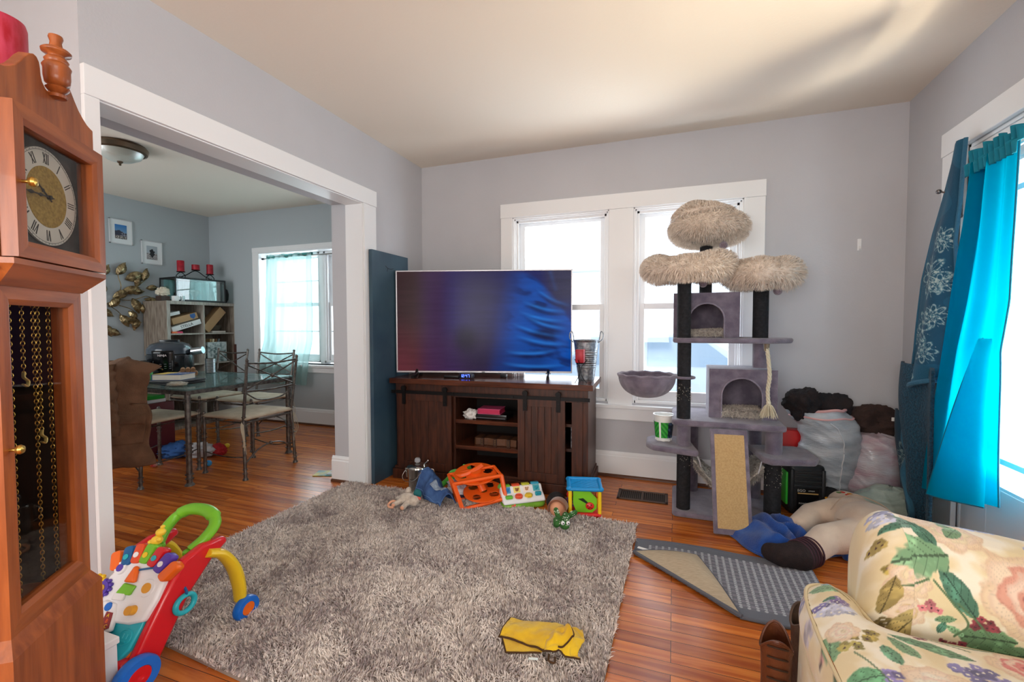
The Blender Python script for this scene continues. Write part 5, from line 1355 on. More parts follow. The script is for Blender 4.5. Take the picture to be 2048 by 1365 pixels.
pkx = thing('plastic_packet', 'small clear plastic packet with tan contents at the front table edge', 'packet', (-3.50, 2.31, .703), R(30))
crumple('film', (0, 0, .016), (.06, .035, .016), mat('clear_film', (230, 226, 214), .15, alpha=.5), pkx, amp=.3, seed=3, flat=.015)
crumple('contents', (0, 0, .011), (.045, .024, .009), mat('tan_contents', (196, 160, 110), .7), pkx, amp=.2, seed=4, flat=.01)
# stack on the seat of the chair beyond
bx2 = thing('storage_bin', 'dark red storage bin with green and white folders under the glass table', 'bin', (-4.42, 2.60, 0), R(4))
MB().rbox((0, 0, .24), (.42, .30, .48), .02).build('bin', mat('maroon_plastic', (96, 28, 34), .5), bx2)
fo = tag(MB().rbox((0, 0, 0), (.34, .25, .03), .006).build('white_folder', mat('white_card', (226, 226, 226), .6)), 'white folder on the dark red bin under the table', 'folder'); fo.location = (-4.42, 2.58, .497)
fo = tag(MB().rbox((0, 0, 0), (.32, .24, .03), .006).build('green_folder', mat('bright_green', (30, 160, 50), .35)), 'green folder lying on the white folder under the table', 'folder'); fo.location = (-4.40, 2.57, .528)
hp_ = thing('fabric_heap', 'blue, white and red fabric heaped on the floor under the dining table', 'clothing', (-4.14, 2.72, 0))
crumple('blue_fabric', (.0, 0, .05), (.16, .12, .06), mat('blue_fabric', (50, 90, 150), .9), hp_, amp=.3, seed=12, flat=.05)
crumple('white_fabric', (.20, .06, .05), (.12, .09, .06), mat('white_fabric2', (206, 204, 206), .9), hp_, amp=.3, seed=13, flat=.05)
crumple('red_fabric', (.32, .14, .045), (.07, .05, .05), mat('red_fabric', (170, 34, 40), .9), hp_, amp=.3, seed=14, flat=.09)
# balls on the floor
def ball(loc, r, m, lb): 
    o = MB().sph((0, 0, 0), r, 24, 16).build('ball', m); o.location = loc; return tag(o, lb, 'ball')
ball((-3.585, 2.594, .025), .025, mat('ball_blue', (40, 140, 200), .3), 'small bright blue ball on the floor under the dining table')
ball((-3.98, 2.426, .024), .024, mat('ball_red', (196, 50, 50), .4, rgb2=(206, 190, 180), vs=16), 'small red and white ball near the chair with the jacket')
ball((-3.96, 3.05, .022), .022, mat('ball_yellow', (210, 180, 40), .4), 'small yellow ball under the far side of the table')
bo2 = thing('picture_book', 'thin teal and yellow board book on the floor at the opening', 'book', (-2.52, 2.775, .001), R(20))
box('cover', -.10, .10, -.06, .06, 0, .006, mat('book_teal', (20, 120, 130), .4, rgb2=(214, 190, 60), vs=9), bo2); box('picture', .0, .08, -.04, .05, .006, .012, mat('book_pale', (190, 206, 220), .5, rgb2=(230, 190, 60), vs=26), bo2)

# bookcase and the things on it
GO = mat('grey_oak', (150, 138, 124), .6, rgb2=(112, 98, 86), vs=6, stretch=(8, 8, 1.2), bump=.1, bs=20, detail=6)
GOE = mat('grey_oak_edge', (176, 170, 160), .55, rgb2=(150, 142, 132), vs=6, stretch=(8, 8, 1.2))
bc = thing('cube_bookcase', 'grey oak cube bookcase in the dining room corner', 'bookcase', (-5.15, 3.31, 0))
BWd, BH, BDp = .82, 1.425, .385
m = MB(); m.bx(-BDp, 0, 0, .035, 0, BH).bx(-BDp, 0, BWd - .035, BWd, 0, BH).bx(-BDp, 0, .035, BWd - .035, BH - .035, BH).bx(-BDp, 0, .035, BWd - .035, 0, .035).bx(-BDp, -BDp + .01, .02, BWd - .02, .02, BH - .02)
m.build('carcass', GO, bc, smooth=False, bevel=.002)
m = MB(); m.bx(0, .003, 0, .035, 0, BH).bx(0, .003, BWd - .035, BWd, 0, BH).bx(0, .003, .035, BWd - .035, BH - .035, BH); m.build('front_edging', GOE, bc, smooth=False)
for z in (.36, .71, 1.06): box('shelf', -BDp + .01, .001, .035, BWd - .035, z - .008, z + .008, GOE, bc)
box('divider', -BDp + .01, .0, BWd / 2 - .008, BWd / 2 + .008, .035, BH - .035, GOE, bc)
def at_b(x, y, z): return (-5.15 + x, 3.31 + y, z)
KR = mat('kraft_box', (184, 148, 108), .8); WB = mat('white_carton', (226, 226, 224), .6)
def carton(name, label, loc, size, rot, m, txt=None):
    t = thing(name, label, 'box', loc, 0, None, rot); MB().rbox((0, 0, 0), size, .003).build('carton', m, t)
    if txt: text('lettering', txt, .045, mat('print_dark', (40, 36, 40), .6), t, frame((size[0] / 2 + .0008, 0, 0), (0, 1, 0), (0, 0, 1)))
    return t
carton('white_box_lettered', 'slim white box with dark lettering slanting on the upper left bookcase shelf', at_b(-.13, .225, 1.155), (.22, .335, .055), (R(17), 0, 0), WB, 'STELLA')
kb = carton('cardboard_box', 'brown cardboard box with a blue shield mark lying on the white lettered box', at_b(-.13, .215, 1.235), (.20, .29, .07), (R(16), 0, 0), KR)
MB().prism([(-.03, .03), (.03, .03), (.03, -.005), (0, -.03), (-.03, -.005)], 0, .001, frame((.1005, .09, 0), (0, 1, 0), (0, 0, 1))).build('shield_mark', mat('shield_blue', (30, 80, 140), .5), kb, smooth=False)
carton('white_packet', 'small white packet on top of the cardboard box in the bookcase', at_b(-.10, .10, 1.285), (.14, .12, .035), (R(14), 0, 0), WB)
carton('leaning_board', 'tan cardboard panel leaning diagonally in the upper right bookcase shelf', at_b(-.10, .575, 1.225), (.10, .33, .10), (R(48), 0, 0), KR)
pt_ = thing('bowl', 'dark woven bowl at the back of the upper right bookcase shelf', 'bowl', at_b(-.2, .66, 1.0685)); MB().lathe([(0, 0), (.05, 0), (.085, .06), (.09, .09), (.08, .09), (.05, .02), (0, .01)]).build('body', mat('woven_grey', (88, 80, 70), .9), pt_)
for k, (x, y, z, c_, lb) in enumerate(((-.10, .62, 1.0685, (210, 204, 196), 'flat white book on the upper right bookcase shelf'), (-.08, .15, 1.0685, (226, 70, 110), 'small pink packet under the slanting boxes'), (-.06, .08, 1.0685, (226, 110, 60), 'small orange packet under the slanting boxes'))):
    o = MB().rbox((0, 0, .010), (.12, .17 if k == 0 else .06, .020), .003).build('flat_book' if k == 0 else 'packet', mat('shelf_item_%s' % ['white', 'pink', 'orange'][k], c_, .6)); o.location = at_b(x, y, z); tag(o, lb, 'book' if k == 0 else 'packet')
pb2 = carton('patterned_box', 'grey and white leafy patterned storage box in the right bookcase cube', at_b(-.14, .57, .838), (.26, .24, .236), (0, 0, 0), mat('leaf_print', (188, 200, 200), .7, rgb2=(86, 108, 108), vs=28, detail=1))
for k in range(4):
    o = MB().bx(-.07, .07, -.011, .011, 0, .15).build('paperback', mat('spine_%s' % ['tan', 'cream', 'brown', 'grey'][k], [(170, 140, 100), (214, 200, 170), (120, 80, 50), (110, 116, 120)][k], .7), None, smooth=False)
    o.location = at_b(-.12, .50 + .035 * k, .845); o.rotation_euler = (R(-8), 0, 0); tag(o, ['tan book standing in the patterned storage box', 'cream book standing in the patterned storage box', 'brown book standing in the patterned storage box', 'grey book standing in the patterned storage box'][k], 'book', 'books in the patterned box')
wf = thing('serving_tray', 'brown tray with a light wooden edge leaning right of the patterned box', 'tray', at_b(.03, .78, .30)); box('board', -.02, 0, -.01, .16, 0, .62, mat('dark_red_wood', (80, 44, 36), .5), wf); box('edge', -.022, .002, .16, .18, 0, .64, mat('light_edge', (190, 140, 90), .5), wf)
# aquarium tank
aq = thing('glass_tank', 'small glass tank with black frame on top of the bookcase', 'tank', at_b(-.16, .41, 1.426), R(-6))
BK = mat('tank_black', (24, 26, 28), .4); m = MB(); a, b, hh = .15, .27, .27
for (x, y) in ((-a, -b), (a, -b), (-a, b), (a, b)): m.bx(x - .006, x + .006, y - .006, y + .006, 0, hh)
for z0, z1 in ((0, .02), (hh - .02, hh)): m.bx(-a, a, -b - .006, -b + .006, z0, z1).bx(-a, a, b - .006, b + .006, z0, z1).bx(-a - .006, -a + .006, -b, b, z0, z1).bx(a - .006, a + .006, -b, b, z0, z1)
m.build('frame', BK, aq, smooth=False, bevel=.002)
TG = glass_mat('tank_glass', (226, 240, 240), fac=.5)
m = MB(); m.bx(a - .003, a, -b, b, .01, hh - .01).bx(-a, a, -b, -b + .003, .01, hh - .01).bx(-a, a, b - .003, b, .01, hh - .01); m.build('panes', TG, aq, smooth=False)
def tc_(u, v): return Vector((-a + .03 + .012 * sin(u * 50), -b + .02 + (2 * b - .04) * u, .02 + v * (hh - .04)))
MB().grid(tc_, 90, 3).build('backing_cloth', mat('pale_teal_cloth', (150, 196, 196), .8), aq)
MB().lathe([(0, .01), (.03, .01), (.012, .05), (.05, .12), (.045, .14)], (.02, .0, 0), 16).build('white_figure', mat('white_resin', (214, 214, 208), .6), aq)
MB().sph((.06, -.20, .07), (.05, .04, .05), 16, 10).build('brown_object', mat('brown_dark', (54, 36, 28), .7), aq)
# candle trio on the tank
cs_ = thing('candelabra', 'black scrolled iron candle holder arching over the top of the glass tank', 'candle holder', at_b(-.16, .44, 1.697), R(-6))
m = MB(); m.tube(bez([(0, -.19, .0), (0, -.10, .045), (0, 0, .10), (0, .10, .045), (0, .19, 0)], 8), .005, 8)
for y, z in ((-.16, .075), (0, .11), (.16, .075)): m.lathe([(0, z - .006), (.04, z - .006), (.045, z), (0, z)], (0, y, 0), 24)
for s in (-1, 1):
    m.tube(bez([(0, s * .16, .07), (0, s * .19, .05), (0, s * .21, .02), (0, s * .185, .008), (0, s * .17, .025)], 6), .004, 6); m.tube(bez([(0, s * .16, .07), (0, s * .13, .05), (0, s * .115, .02), (0, s * .14, .008), (0, s * .15, .025)], 6), .004, 6)
m.build('iron_frame', IRON, cs_)
for y, z, h_, r_, lb in ((-.16, 1.7725, .125, .036, 'tall red pillar candle on the left arm of the iron holder'), (0, 1.8085, .06, .040, 'short dark red candle in the middle of the iron holder'), (.16, 1.7725, .115, .035, 'tall red pillar candle on the right arm of the iron holder')):
    o = MB().lathe([(0, 0), (r_, 0), (r_, h_ * .97), (r_ * .92, h_), (r_ * .6, h_ * .97), (0, h_ * .95)], n=24).build('pillar_candle', REDW); o.location = at_b(-.16 + .1045 * y, .44 + y, z); tag(o, lb, 'candle', 'red candles over the tank')
va = thing('pineapple_vase', 'dark round vase with a flared lid at the right end of the bookcase top', 'vase', at_b(-.15, .75, 1.426))
DV = mat('dark_glaze', (44, 36, 44), .3, rgb2=(26, 40, 34), vs=20)
MB().lathe([(0, 0), (.045, 0), (.075, .05), (.082, .11), (.066, .17), (.032, .195), (.028, .21), (0, .21)], n=30, M=Matrix.Diagonal((1, .95, 1))).build('body', DV, va)
MB().lathe([(.028, .208), (.034, .225), (.02, .25), (.0, .262)], n=20).sph((.0, -.035, .262), (.022, .045, .016), 14, 8).sph((0, .025, .275), (.02, .05, .014), 14, 8).build('lid', DV, va)
jr = thing('ceramic_shell', 'cream ceramic shell ornament on the left end of the bookcase top', 'ornament', at_b(-.10, .03, 1.426)); MB().bx(-.045, .045, -.045, .045, 0, .05).build('base', mat('dark_base', (60, 44, 36), .6), jr, smooth=False)
crumple('shell', (0, 0, .095), (.05, .055, .045), mat('cream_ceramic', (216, 206, 186), .4), jr, amp=.35, seed=20)
gj = thing('white_candle_jar', 'small white labelled jar candle beside the ceramic shell', 'jar', at_b(-.04, .12, 1.426)); MB().lathe([(0, 0), (.034, 0), (.034, .055), (0, .055)]).build('jar', mat('white_jar', (222, 222, 220), .2), gj)
MB().bx(-.012, .012, -.03, .03, .015, .045, M=Matrix.Translation((.024, 0, 0))).build('label', WB, gj, smooth=False)
gj2 = thing('clear_jar', 'small clear glass jar next to the white candle jar', 'jar', at_b(-.04, .195, 1.426)); MB().lathe([(0, 0), (.026, 0), (.026, .06), (.022, .06), (.022, .006), (0, .006)]).build('jar', glass_mat('jar_glass', (220, 232, 232), fac=.6), gj2)
# metal leaf wall sculpture
BR = mat('bronze_leaf', (196, 176, 134), .3, .85, rgb2=(112, 94, 68), vs=24)
sc_ = thing('leaf_wall_sculpture', 'bronze metal leaf sculpture mounted on the dining room wall left of the bookcase', 'wall art', (-5.545, 3.05, 1.45))
stems = [[(0, -.25, -.16), (.02, -.05, -.05), (.02, .12, .05), (.015, .30, .22)], [(.02, -.05, -.05), (.02, .05, .10), (.02, .03, .24), (.015, .10, .30)], [(.02, .0, -.02), (.02, .15, -.02), (.02, .28, .03), (.02, .34, .02)], [(.02, -.08, -.07), (.02, .03, -.16), (.02, .05, -.24)], [(.02, .03, -.08), (.02, .14, -.12), (.02, .20, -.20)], [(.02, -.12, -.09), (.02, -.14, .06), (.02, -.12, .24)], [(.02, -.1, -.1), (.02, -.16, -.22), (.02, -.10, -.30)]]
m = MB()
for s in stems: m.tube(bez(s, 6), .004, 6)
m.build('stems', BR, sc_)
def leaf(y, z, ang, L_, W_):
    def fn(u, v):
        t_ = u; w_ = W_ * sin(pi * t_ ** .85) ** .9; s = (v - .5) * 2
        x = .026 + .03 * sin(pi * t_) - .02 * abs(s) + .0035 * sin(t_ * 40 - abs(s) * 8)
        a = L_ * t_; b = w_ * s / 2
        return Vector((x, y + a * cos(ang) - b * sin(ang), z + a * sin(ang) + b * cos(ang)))
    return MB().grid(fn, 22, 13).build('leaf', BR, sc_, thick=.0025, angle=180)
for (y, z, an, L_, W_) in ((.10, .20, 25, .17, .085), (.26, .20, 70, .13, .06), (.30, .12, 10, .10, .05), (.20, .13, 85, .10, .055), (.02, .24, 60, .14, .07), (.06, .06, 20, .16, .07), (.16, .0, -70, .15, .075), (.28, .0, -15, .15, .06), (.24, -.06, -80, .09, .05), (.12, .07, 5, .14, .055), (-.02, .0, 30, .15, .07), (-.06, -.10, 45, .13, .06), (.04, -.18, -60, .13, .07), (.06, -.23, -10, .16, .06), (.18, -.20, -95, .13, .07), (.12, -.14, -50, .10, .055), (-.14, .12, 100, .14, .07), (-.12, .22, 60, .12, .06), (-.14, .02, 70, .12, .06), (-.12, -.28, -60, .13, .065), (-.16, -.12, -30, .14, .06), (-.10, -.34, -20, .13, .06)):
    leaf(y, z, R(an), L_ * 1.15, W_ * 1.25)
# framed pictures
def picture(y, z, label, paint):
    t = thing('framed_picture', label, 'picture', (-5.55, y, z)); w_, h_ = .105, .13
    m = MB(); f_ = .008; m.bx(0, .016, -w_, w_, -h_, -h_ + f_).bx(0, .016, -w_, w_, h_ - f_, h_).bx(0, .016, -w_, -w_ + f_, -h_, h_).bx(0, .016, w_ - f_, w_, -h_, h_)
    m.build('frame', mat('picture_frame', (206, 208, 210), .35), t, smooth=False)
    box('mount', .002, .008, -w_ + f_, w_ - f_, -h_ + f_, h_ - f_, mat('mount_white', (228, 232, 234), .7), t)
    nx, ny = 40, 50
    o = MB().grid(lambda u, v: (.009, -.055 + .11 * u, -.075 + .15 * v), nx, ny).build('photograph', mat('photo_print', (255, 255, 255), .5, attr=True), t, thick=.001)
    setcol(o, lin([paint(i / (nx - 1), j / (ny - 1)) for j in range(ny) for i in range(nx)]))
def p1_(u, v):
    rid = .52 + .08 * sin(u * 5) + .05 * noise.noise(Vector((u * 9, 0, 0)))
    if v > rid: return (50 + 60 * (1 - v) * 2, 120 + 60 * (1 - v), 190)
    if v > .22 + .1 * noise.noise(Vector((u * 8, v * 8, 1))): return (52, 56, 74) if noise.noise(Vector((u * 12, v * 12, 4))) > -.1 or u < .5 else (160, 160, 176)
    return (44, 42, 44) if noise.noise(Vector((u * 14, v * 14, 3))) > 0 else (190, 184, 178)
def p2_(u, v):
    d = math.hypot((u - .52) * 1.1, (v - .5) * .9) + .12 * noise.noise(Vector((u * 7, v * 7, 2)))
    if d < .26: return (26, 26, 32)
    return (168, 178, 186) if v > .45 else (116, 112, 116) if noise.noise(Vector((u * 16, v * 16, 3))) > 0 else (180, 176, 174)
picture(3.127, 2.15, 'white framed mountain photograph, the upper left of the two on the dining room wall', p1_)
picture(3.425, 1.972, 'white framed photograph of a dark figure on snow, the lower right of the two', p2_)
# flush ceiling light
cl = thing('ceiling_light', 'round flush ceiling light with bronze rim and frosted bowl in the dining room', 'ceiling light', (-3.97, 2.25, ZC))
cl.scale = (.86, .86, 1)
MB().lathe([(.0, -.002), (.19, -.002), (.205, -.02), (.195, -.05), (.175, -.058), (.17, -.04), (0, -.03)], n=44).build('rim', mat('brushed_bronze', (122, 104, 86), .3, .9), cl)
MB().lathe([(.172, -.05), (.15, -.085), (.09, -.115), (0, -.125)], n=44).build('glass_bowl', mat('frosted_glass', (206, 208, 196), .35, trans=.3), cl)
MB().lathe([(0, -.118), (.022, -.122), (.02, -.132), (.008, -.14), (.01, -.15), (0, -.156)], n=20).build('finial', mat('brushed_bronze', (122, 104, 86), .3, .9), cl)
# dining curtain on its rod
rod = thing('curtain_rod', 'thin metal tension rod across the dining room window recess', 'curtain rod', (0, 0, 0))
MB().tube([(-4.695, 4.13, 1.955), (-3.02, 4.13, 1.975)], .007, 10).build('rod', mat('rod_metal', (150, 146, 140), .3, .8), rod)
MB().cyl((-4.698, 4.13, 1.955), (-4.67, 4.13, 1.955), .012).build('rod_end', IRON, rod)
CU = sheer_mat('sheer_aqua', (172, 200, 198), .5, transp=.30)
cu_ = thing('sheer_curtain', 'pale aqua sheer curtain hanging from the rod over the left dining window', 'curtain', (0, 0, 0))
def cuf(u, v):
    z = 1.99 - 1.52 * v; sway = -.10 * v ** 1.3
    x0 = -4.62 + sway; x1 = -3.935 + .03 * sin(v * 3)
    y = 4.115 - .02 * v - .05 * (v > .86) * 0
    p = .014 * sin(u * 46 + 1.5 * sin(v * 3)) * (.5 + .6 * v) + .01 * sin(u * 17)
    if v > .85: y -= .10 * min(1, (v - .85) / .02) * 0
    return Vector((x0 + (x1 - x0) * u + .004 * sin(v * 30), y + p - .085 * sm1(.60, .95, v), z + .012 * sin(u * 20) * (v < .02)))
def sm1(a, b, x):
    t = min(1, max(0, (x - a) / (b - a))); return t * t * (3 - 2 * t)
MB().grid(cuf, 170, 60).build('cloth', CU, cu_, angle=180)
def hdr(u, v): a = 2 * pi * v; return Vector((-4.62 + .685 * u, 4.13 + .013 * cos(a) * (1 + .15 * sin(u * 220)), 1.965 + .02 * u + .014 * sin(a) * (1 + .15 * sin(u * 220))))
MB().grid(hdr, 180, 12).build('rod_pocket', mat('aqua_cloth', (70, 150, 146), .8), cu_)
# ------------------------------------------------------------------ tall case clock
CHERRY = mat('cherry_wood', (172, 92, 42), .38, rgb2=(136, 68, 28), vs=4, stretch=(10, 10, 1.1), bump=.05, bs=16, detail=6, coat=.15)
CHERH = mat('cherry_wood_crosswise', (170, 92, 42), .38, rgb2=(134, 68, 28), vs=4, stretch=(1.1, 10, 10), bump=.05, bs=16, detail=6, coat=.15)
CHERD = mat('cherry_shadow_panel', (26, 15, 11), .6)  # near-black cherry; the shade inside the case is put into the colour
BRS = mat('clock_brass', (206, 168, 84), .28, .95)
clk = thing('grandfather_clock', 'tall cherry wood pendulum clock with silver and brass dial and hanging chains', 'clock', (-1.378, .666, 0), math.atan2(.790, -.613))
def ring_frame(name, hw, z0, z1, ow, oz0, oz1, y0, y1, bev=.004, cut=.012):
    # mitred frame: outer hw, z0..z1; opening ow, oz0..oz1; the inner rim is set back
    O = [(-hw, z0), (hw, z0), (hw, z1), (-hw, z1)]; I = [(-ow, oz0), (ow, oz0), (ow, oz1), (-ow, oz1)]; J = [(-ow - cut, oz0 - cut), (ow + cut, oz0 - cut), (ow + cut, oz1 + cut), (-ow - cut, oz1 + cut)]
    mb = MB(); 
    for i in range(4):
        j = (i + 1) % 4; m_ = 0 if i % 2 else 1
        vs = [(*O[i], 0), (*O[j], 0), (*J[j], 0), (*J[i], 0), (*I[j], 0), (*I[i], 0)]
        P_ = [Vector((O[i][0], y0, O[i][1])), Vector((O[j][0], y0, O[j][1])), Vector((J[j][0], y0, J[j][1])), Vector((J[i][0], y0, J[i][1])), Vector((I[j][0], y0 + .006, I[j][1])), Vector((I[i][0], y0 + .006, I[i][1])),
              Vector((I[j][0], y1, I[j][1])), Vector((I[i][0], y1, I[i][1])), Vector((O[i][0], y1, O[i][1])), Vector((O[j][0], y1, O[j][1]))]
        mb.add(P_, [(0, 1, 2, 3), (3, 2, 4, 5), (5, 4, 6, 7), (7, 6, 9, 8), (8, 9, 1, 0)], m_)
    return mb.build(name, [CHERRY, CHERH], clk, smooth=False)
hood = MB().bx(-.172, -.150, .03, .25, 1.29, 1.665).bx(.150, .172, .03, .25, 1.29, 1.665).bx(-.172, .172, .03, .25, 1.64, 1.665).bx(-.172, .172, .03, .25, 1.275, 1.30).bx(-.15, .15, .235, .25, 1.3, 1.64)
hood.build('hood', CHERRY, clk, smooth=False, bevel=.003)
hd = ring_frame('hood_door', .165, 1.303, 1.624, .125, 1.340, 1.585, 0, .028)
box('hood_glass', -.128, .128, .018, .020, 1.337, 1.588, glass_mat('clock_glass', (246, 244, 240), fac=.05), hd)
MB().lathe([(.0035, 0), (.0035, .010), (.009, .013), (.0105, .018), (.008, .023), (0, .025)], (-.146, 0, 1.462), 24, M=Matrix.Rotation(R(90), 3, 'X')).build('knob', BRS, hd)
# flared moulding between hood and waist
m = MB()
for (h0, y0_, z0_, h1, y1_, z1_) in ((.172, .004, 1.300, .172, .004, 1.288), (.172, .004, 1.288, .146, .046, 1.245)):
    A = [Vector((-h0, y0_, z0_)), Vector((h0, y0_, z0_)), Vector((h0, .25, z0_)), Vector((-h0, .25, z0_))]; B = [Vector((-h1, y1_, z1_)), Vector((h1, y1_, z1_)), Vector((h1, .25, z1_)), Vector((-h1, .25, z1_))]
    m.add(A + B, [(0, 1, 5, 4), (1, 2, 6, 5), (2, 3, 7, 6), (3, 0, 4, 7), (0, 3, 2, 1), (4, 5, 6, 7)])
m.build('hood_moulding', CHERH, clk, smooth=False)
# dial
dl = box('dial_plate', -.128, .128, .040, .043, 1.337, 1.588, mat('dial_corner', (42, 40, 40), .35, .3, rgb2=(72, 76, 78), vs=40), clk)
F = Matrix(((1, 0, 0, 0), (0, 0, 1, .038), (0, 1, 0, 1.464), (0, 0, 0, 1)))   # x across, y up, z into the case
def face(r0, r1, y, m, name, par):
    mb = MB(); n = 96
    vs = [Vector((r * cos(2 * pi * k / n), y, 1.464 + r * sin(2 * pi * k / n))) for r in (r0, r1) for k in range(n)] + [Vector((r * cos(2 * pi * k / n), y + .002, 1.464 + r * sin(2 * pi * k / n))) for r in (r0, r1) for k in range(n)]
    fs = []
    for k in range(n):
        j = (k + 1) % n; fs += [(k, j, n + j, n + k), (n + k, n + j, 3 * n + j, 3 * n + k), (2 * n + k, 3 * n + k, 3 * n + j, 2 * n + j), (k, 2 * n + k, 2 * n + j, j)]
    return mb.add(vs, fs).build(name, m, par, smooth=False)
ringo = face(.071, .114, .0365, mat('dial_silver', (226, 226, 222), .3, .3), 'chapter_ring', clk)
face(.0005, .071, .0355, mat('dial_gold', (206, 178, 96), .45, .4, rgb2=(170, 142, 66), vs=160, bump=.6, bs=600), 'gold_centre', clk)
INK = mat('dial_ink', (34, 38, 42), .5)
m = MB()
for k in range(60):
    a = 2 * pi * k / 60; c_, s_ = cos(a), sin(a); r0 = .1085; r1 = .1115; w_ = .0005 if k % 5 else .0010
    m.add([Vector((r * c_ - q * s_, .0360, 1.464 + r * s_ + q * c_)) for r, q in ((r0, -w_), (r1, -w_), (r1, w_), (r0, w_))], [(0, 1, 2, 3)])
m.tube([Vector((.1135 * cos(a), .036, 1.464 + .1135 * sin(a))) for a in [2 * pi * k / 90 for k in range(90)]], .0007, 4, closed=True)
m.tube([Vector((.1075 * cos(a), .036, 1.464 + .1075 * sin(a))) for a in [2 * pi * k / 90 for k in range(90)]], .0004, 4, closed=True)
mt_ = m.build('minute_track', INK, ringo, smooth=False); mt_['kind'] = 'stuff'
RN = ['XII', 'I', 'II', 'III', 'IIII', 'V', 'VI', 'VII', 'VIII', 'IX', 'X', 'XI']
for k, s in enumerate(RN):
    a = R(90 - 30 * k); ux, uz = sin(R(30 * k)), cos(R(30 * k))
    glyphs = MB(); W = {'I': .0055, 'V': .011, 'X': .011}; tot = sum(W[c_] for c_ in s); x = -tot / 2; h_ = .0125
    def bar(x0, x1, t_=.0011):
        M4 = [(x0 - t_, -h_), (x0 + t_, -h_), (x1 + t_, h_), (x1 - t_, h_)]
        P_ = []
        for (px, pz) in M4:
            rr_ = .0905 + pz; P_.append(Vector((ux * rr_ + uz * px, .0358, 1.464 + uz * rr_ - ux * px)))
        glyphs.add(P_ + [p + Vector((0, .0007, 0)) for p in P_], [(0, 1, 2, 3), (4, 7, 6, 5), (0, 4, 5, 1), (1, 5, 6, 2), (2, 6, 7, 3), (3, 7, 4, 0)])
    for c_ in s:
        w_ = W[c_]; c0 = x + w_ / 2
        if c_ == 'I': bar(c0, c0)
        elif c_ == 'V': bar(c0, c0 - .004, .0013); bar(c0, c0 + .004, .0006)
        else: bar(c0 + .004, c0 - .004, .0013); bar(c0 - .004, c0 + .004, .0006)
        x += w_
    glyphs.build('numeral', INK, ringo, smooth=False)
def hand(name, deg, L_, w_, y):
    ux, uz = sin(R(deg)), cos(R(deg)); poly = [(-.3 * w_, -.014), (.3 * w_, -.014), (.35 * w_, L_ * .3), (w_, L_ * .38), (.35 * w_, L_ * .46), (.3 * w_, L_ * .62), (1.1 * w_, L_ * .74), (.25 * w_, L_ * .86), (0, L_), (-.25 * w_, L_ * .86), (-1.1 * w_, L_ * .74), (-.3 * w_, L_ * .62), (-.35 * w_, L_ * .46), (-w_, L_ * .38), (-.35 * w_, L_ * .3)]
    Fh = Matrix(((uz, ux, 0, 0), (0, 0, -1, y), (-ux, uz, 0, 1.464), (0, 0, 0, 1)))
    MB().prism(poly, 0, .0012, Fh).cyl((0, y + .001, 1.464), (0, y - .003, 1.464), .005, n=14).build(name, mat('hand_black', (20, 20, 22), .35, .5), clk, smooth=False)
hand('hour_hand', 303, .058, .005, .034); hand('minute_hand', 268, .088, .0045, .031)
# swan neck pediment with turned finial
def sm1(a, b, x):
    t = min(1, max(0, (x - a) / (b - a))); return t * t * (3 - 2 * t)
right = [(.172, 1.622), (.172, 1.690), (.160, 1.692), (.145, 1.696), (.128, 1.705), (.110, 1.718), (.094, 1.735), (.080, 1.752), (.066, 1.765), (.054, 1.771), (.044, 1.770), (.036, 1.762), (.033, 1.748), (.032, 1.734), (.028, 1.722), (.018, 1.712), (.0, 1.707)]
poly = right + [(-x, z) for x, z in right[::-1][1:]]
MB().prism(poly, .022, .044, Matrix(((1, 0, 0, 0), (0, 0, 1, 0), (0, 1, 0, 0), (0, 0, 0, 1)))).build('pediment', CHERRY, clk, smooth=False, bevel=.002)
fin = [(0, 1.700), (.016, 1.702), (.018, 1.708), (.011, 1.713), (.018, 1.718), (.022, 1.724), (.015, 1.730), (.0225, 1.735), (.0245, 1.750), (.0245, 1.768), (.0265, 1.774), (.023, 1.780), (.0195, 1.783), (.0225, 1.789), (.0185, 1.795), (.0145, 1.798), (.016, 1.802), (.0265, 1.806), (.0275, 1.811), (.0235, 1.815), (.0125, 1.819), (.0105, 1.832), (.0135, 1.842), (.0125, 1.847), (0, 1.849)]
MB().lathe(fin, (.006, .012, 0), 30).build('finial', CHERRY, clk, angle=60)
# waist with long glazed door, chains
wst = MB().bx(-.146, -.118, .075, .25, .48, 1.246).bx(.118, .146, .075, .25, .48, 1.246).bx(-.146, .146, .22, .25, .48, 1.246)
wst.build('waist', CHERRY, clk, smooth=False)
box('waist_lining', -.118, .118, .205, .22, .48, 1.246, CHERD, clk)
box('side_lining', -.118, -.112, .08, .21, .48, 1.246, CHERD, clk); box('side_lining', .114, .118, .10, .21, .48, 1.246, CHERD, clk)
wd = ring_frame('waist_door', .146, .484, 1.246, .102, .535, 1.205, .05, .075)
box('waist_glass', -.105, .105, .066, .068, .53, 1.21, glass_mat('clock_glass', (246, 244, 240), fac=.05), wd)
MB().lathe([(.0035, 0), (.0035, .010), (.009, .013), (.0105, .018), (.008, .023), (0, .025)], (-.128, .05, .892), 24, M=Matrix.Rotation(R(90), 3, 'X')).build('knob', BRS, wd)
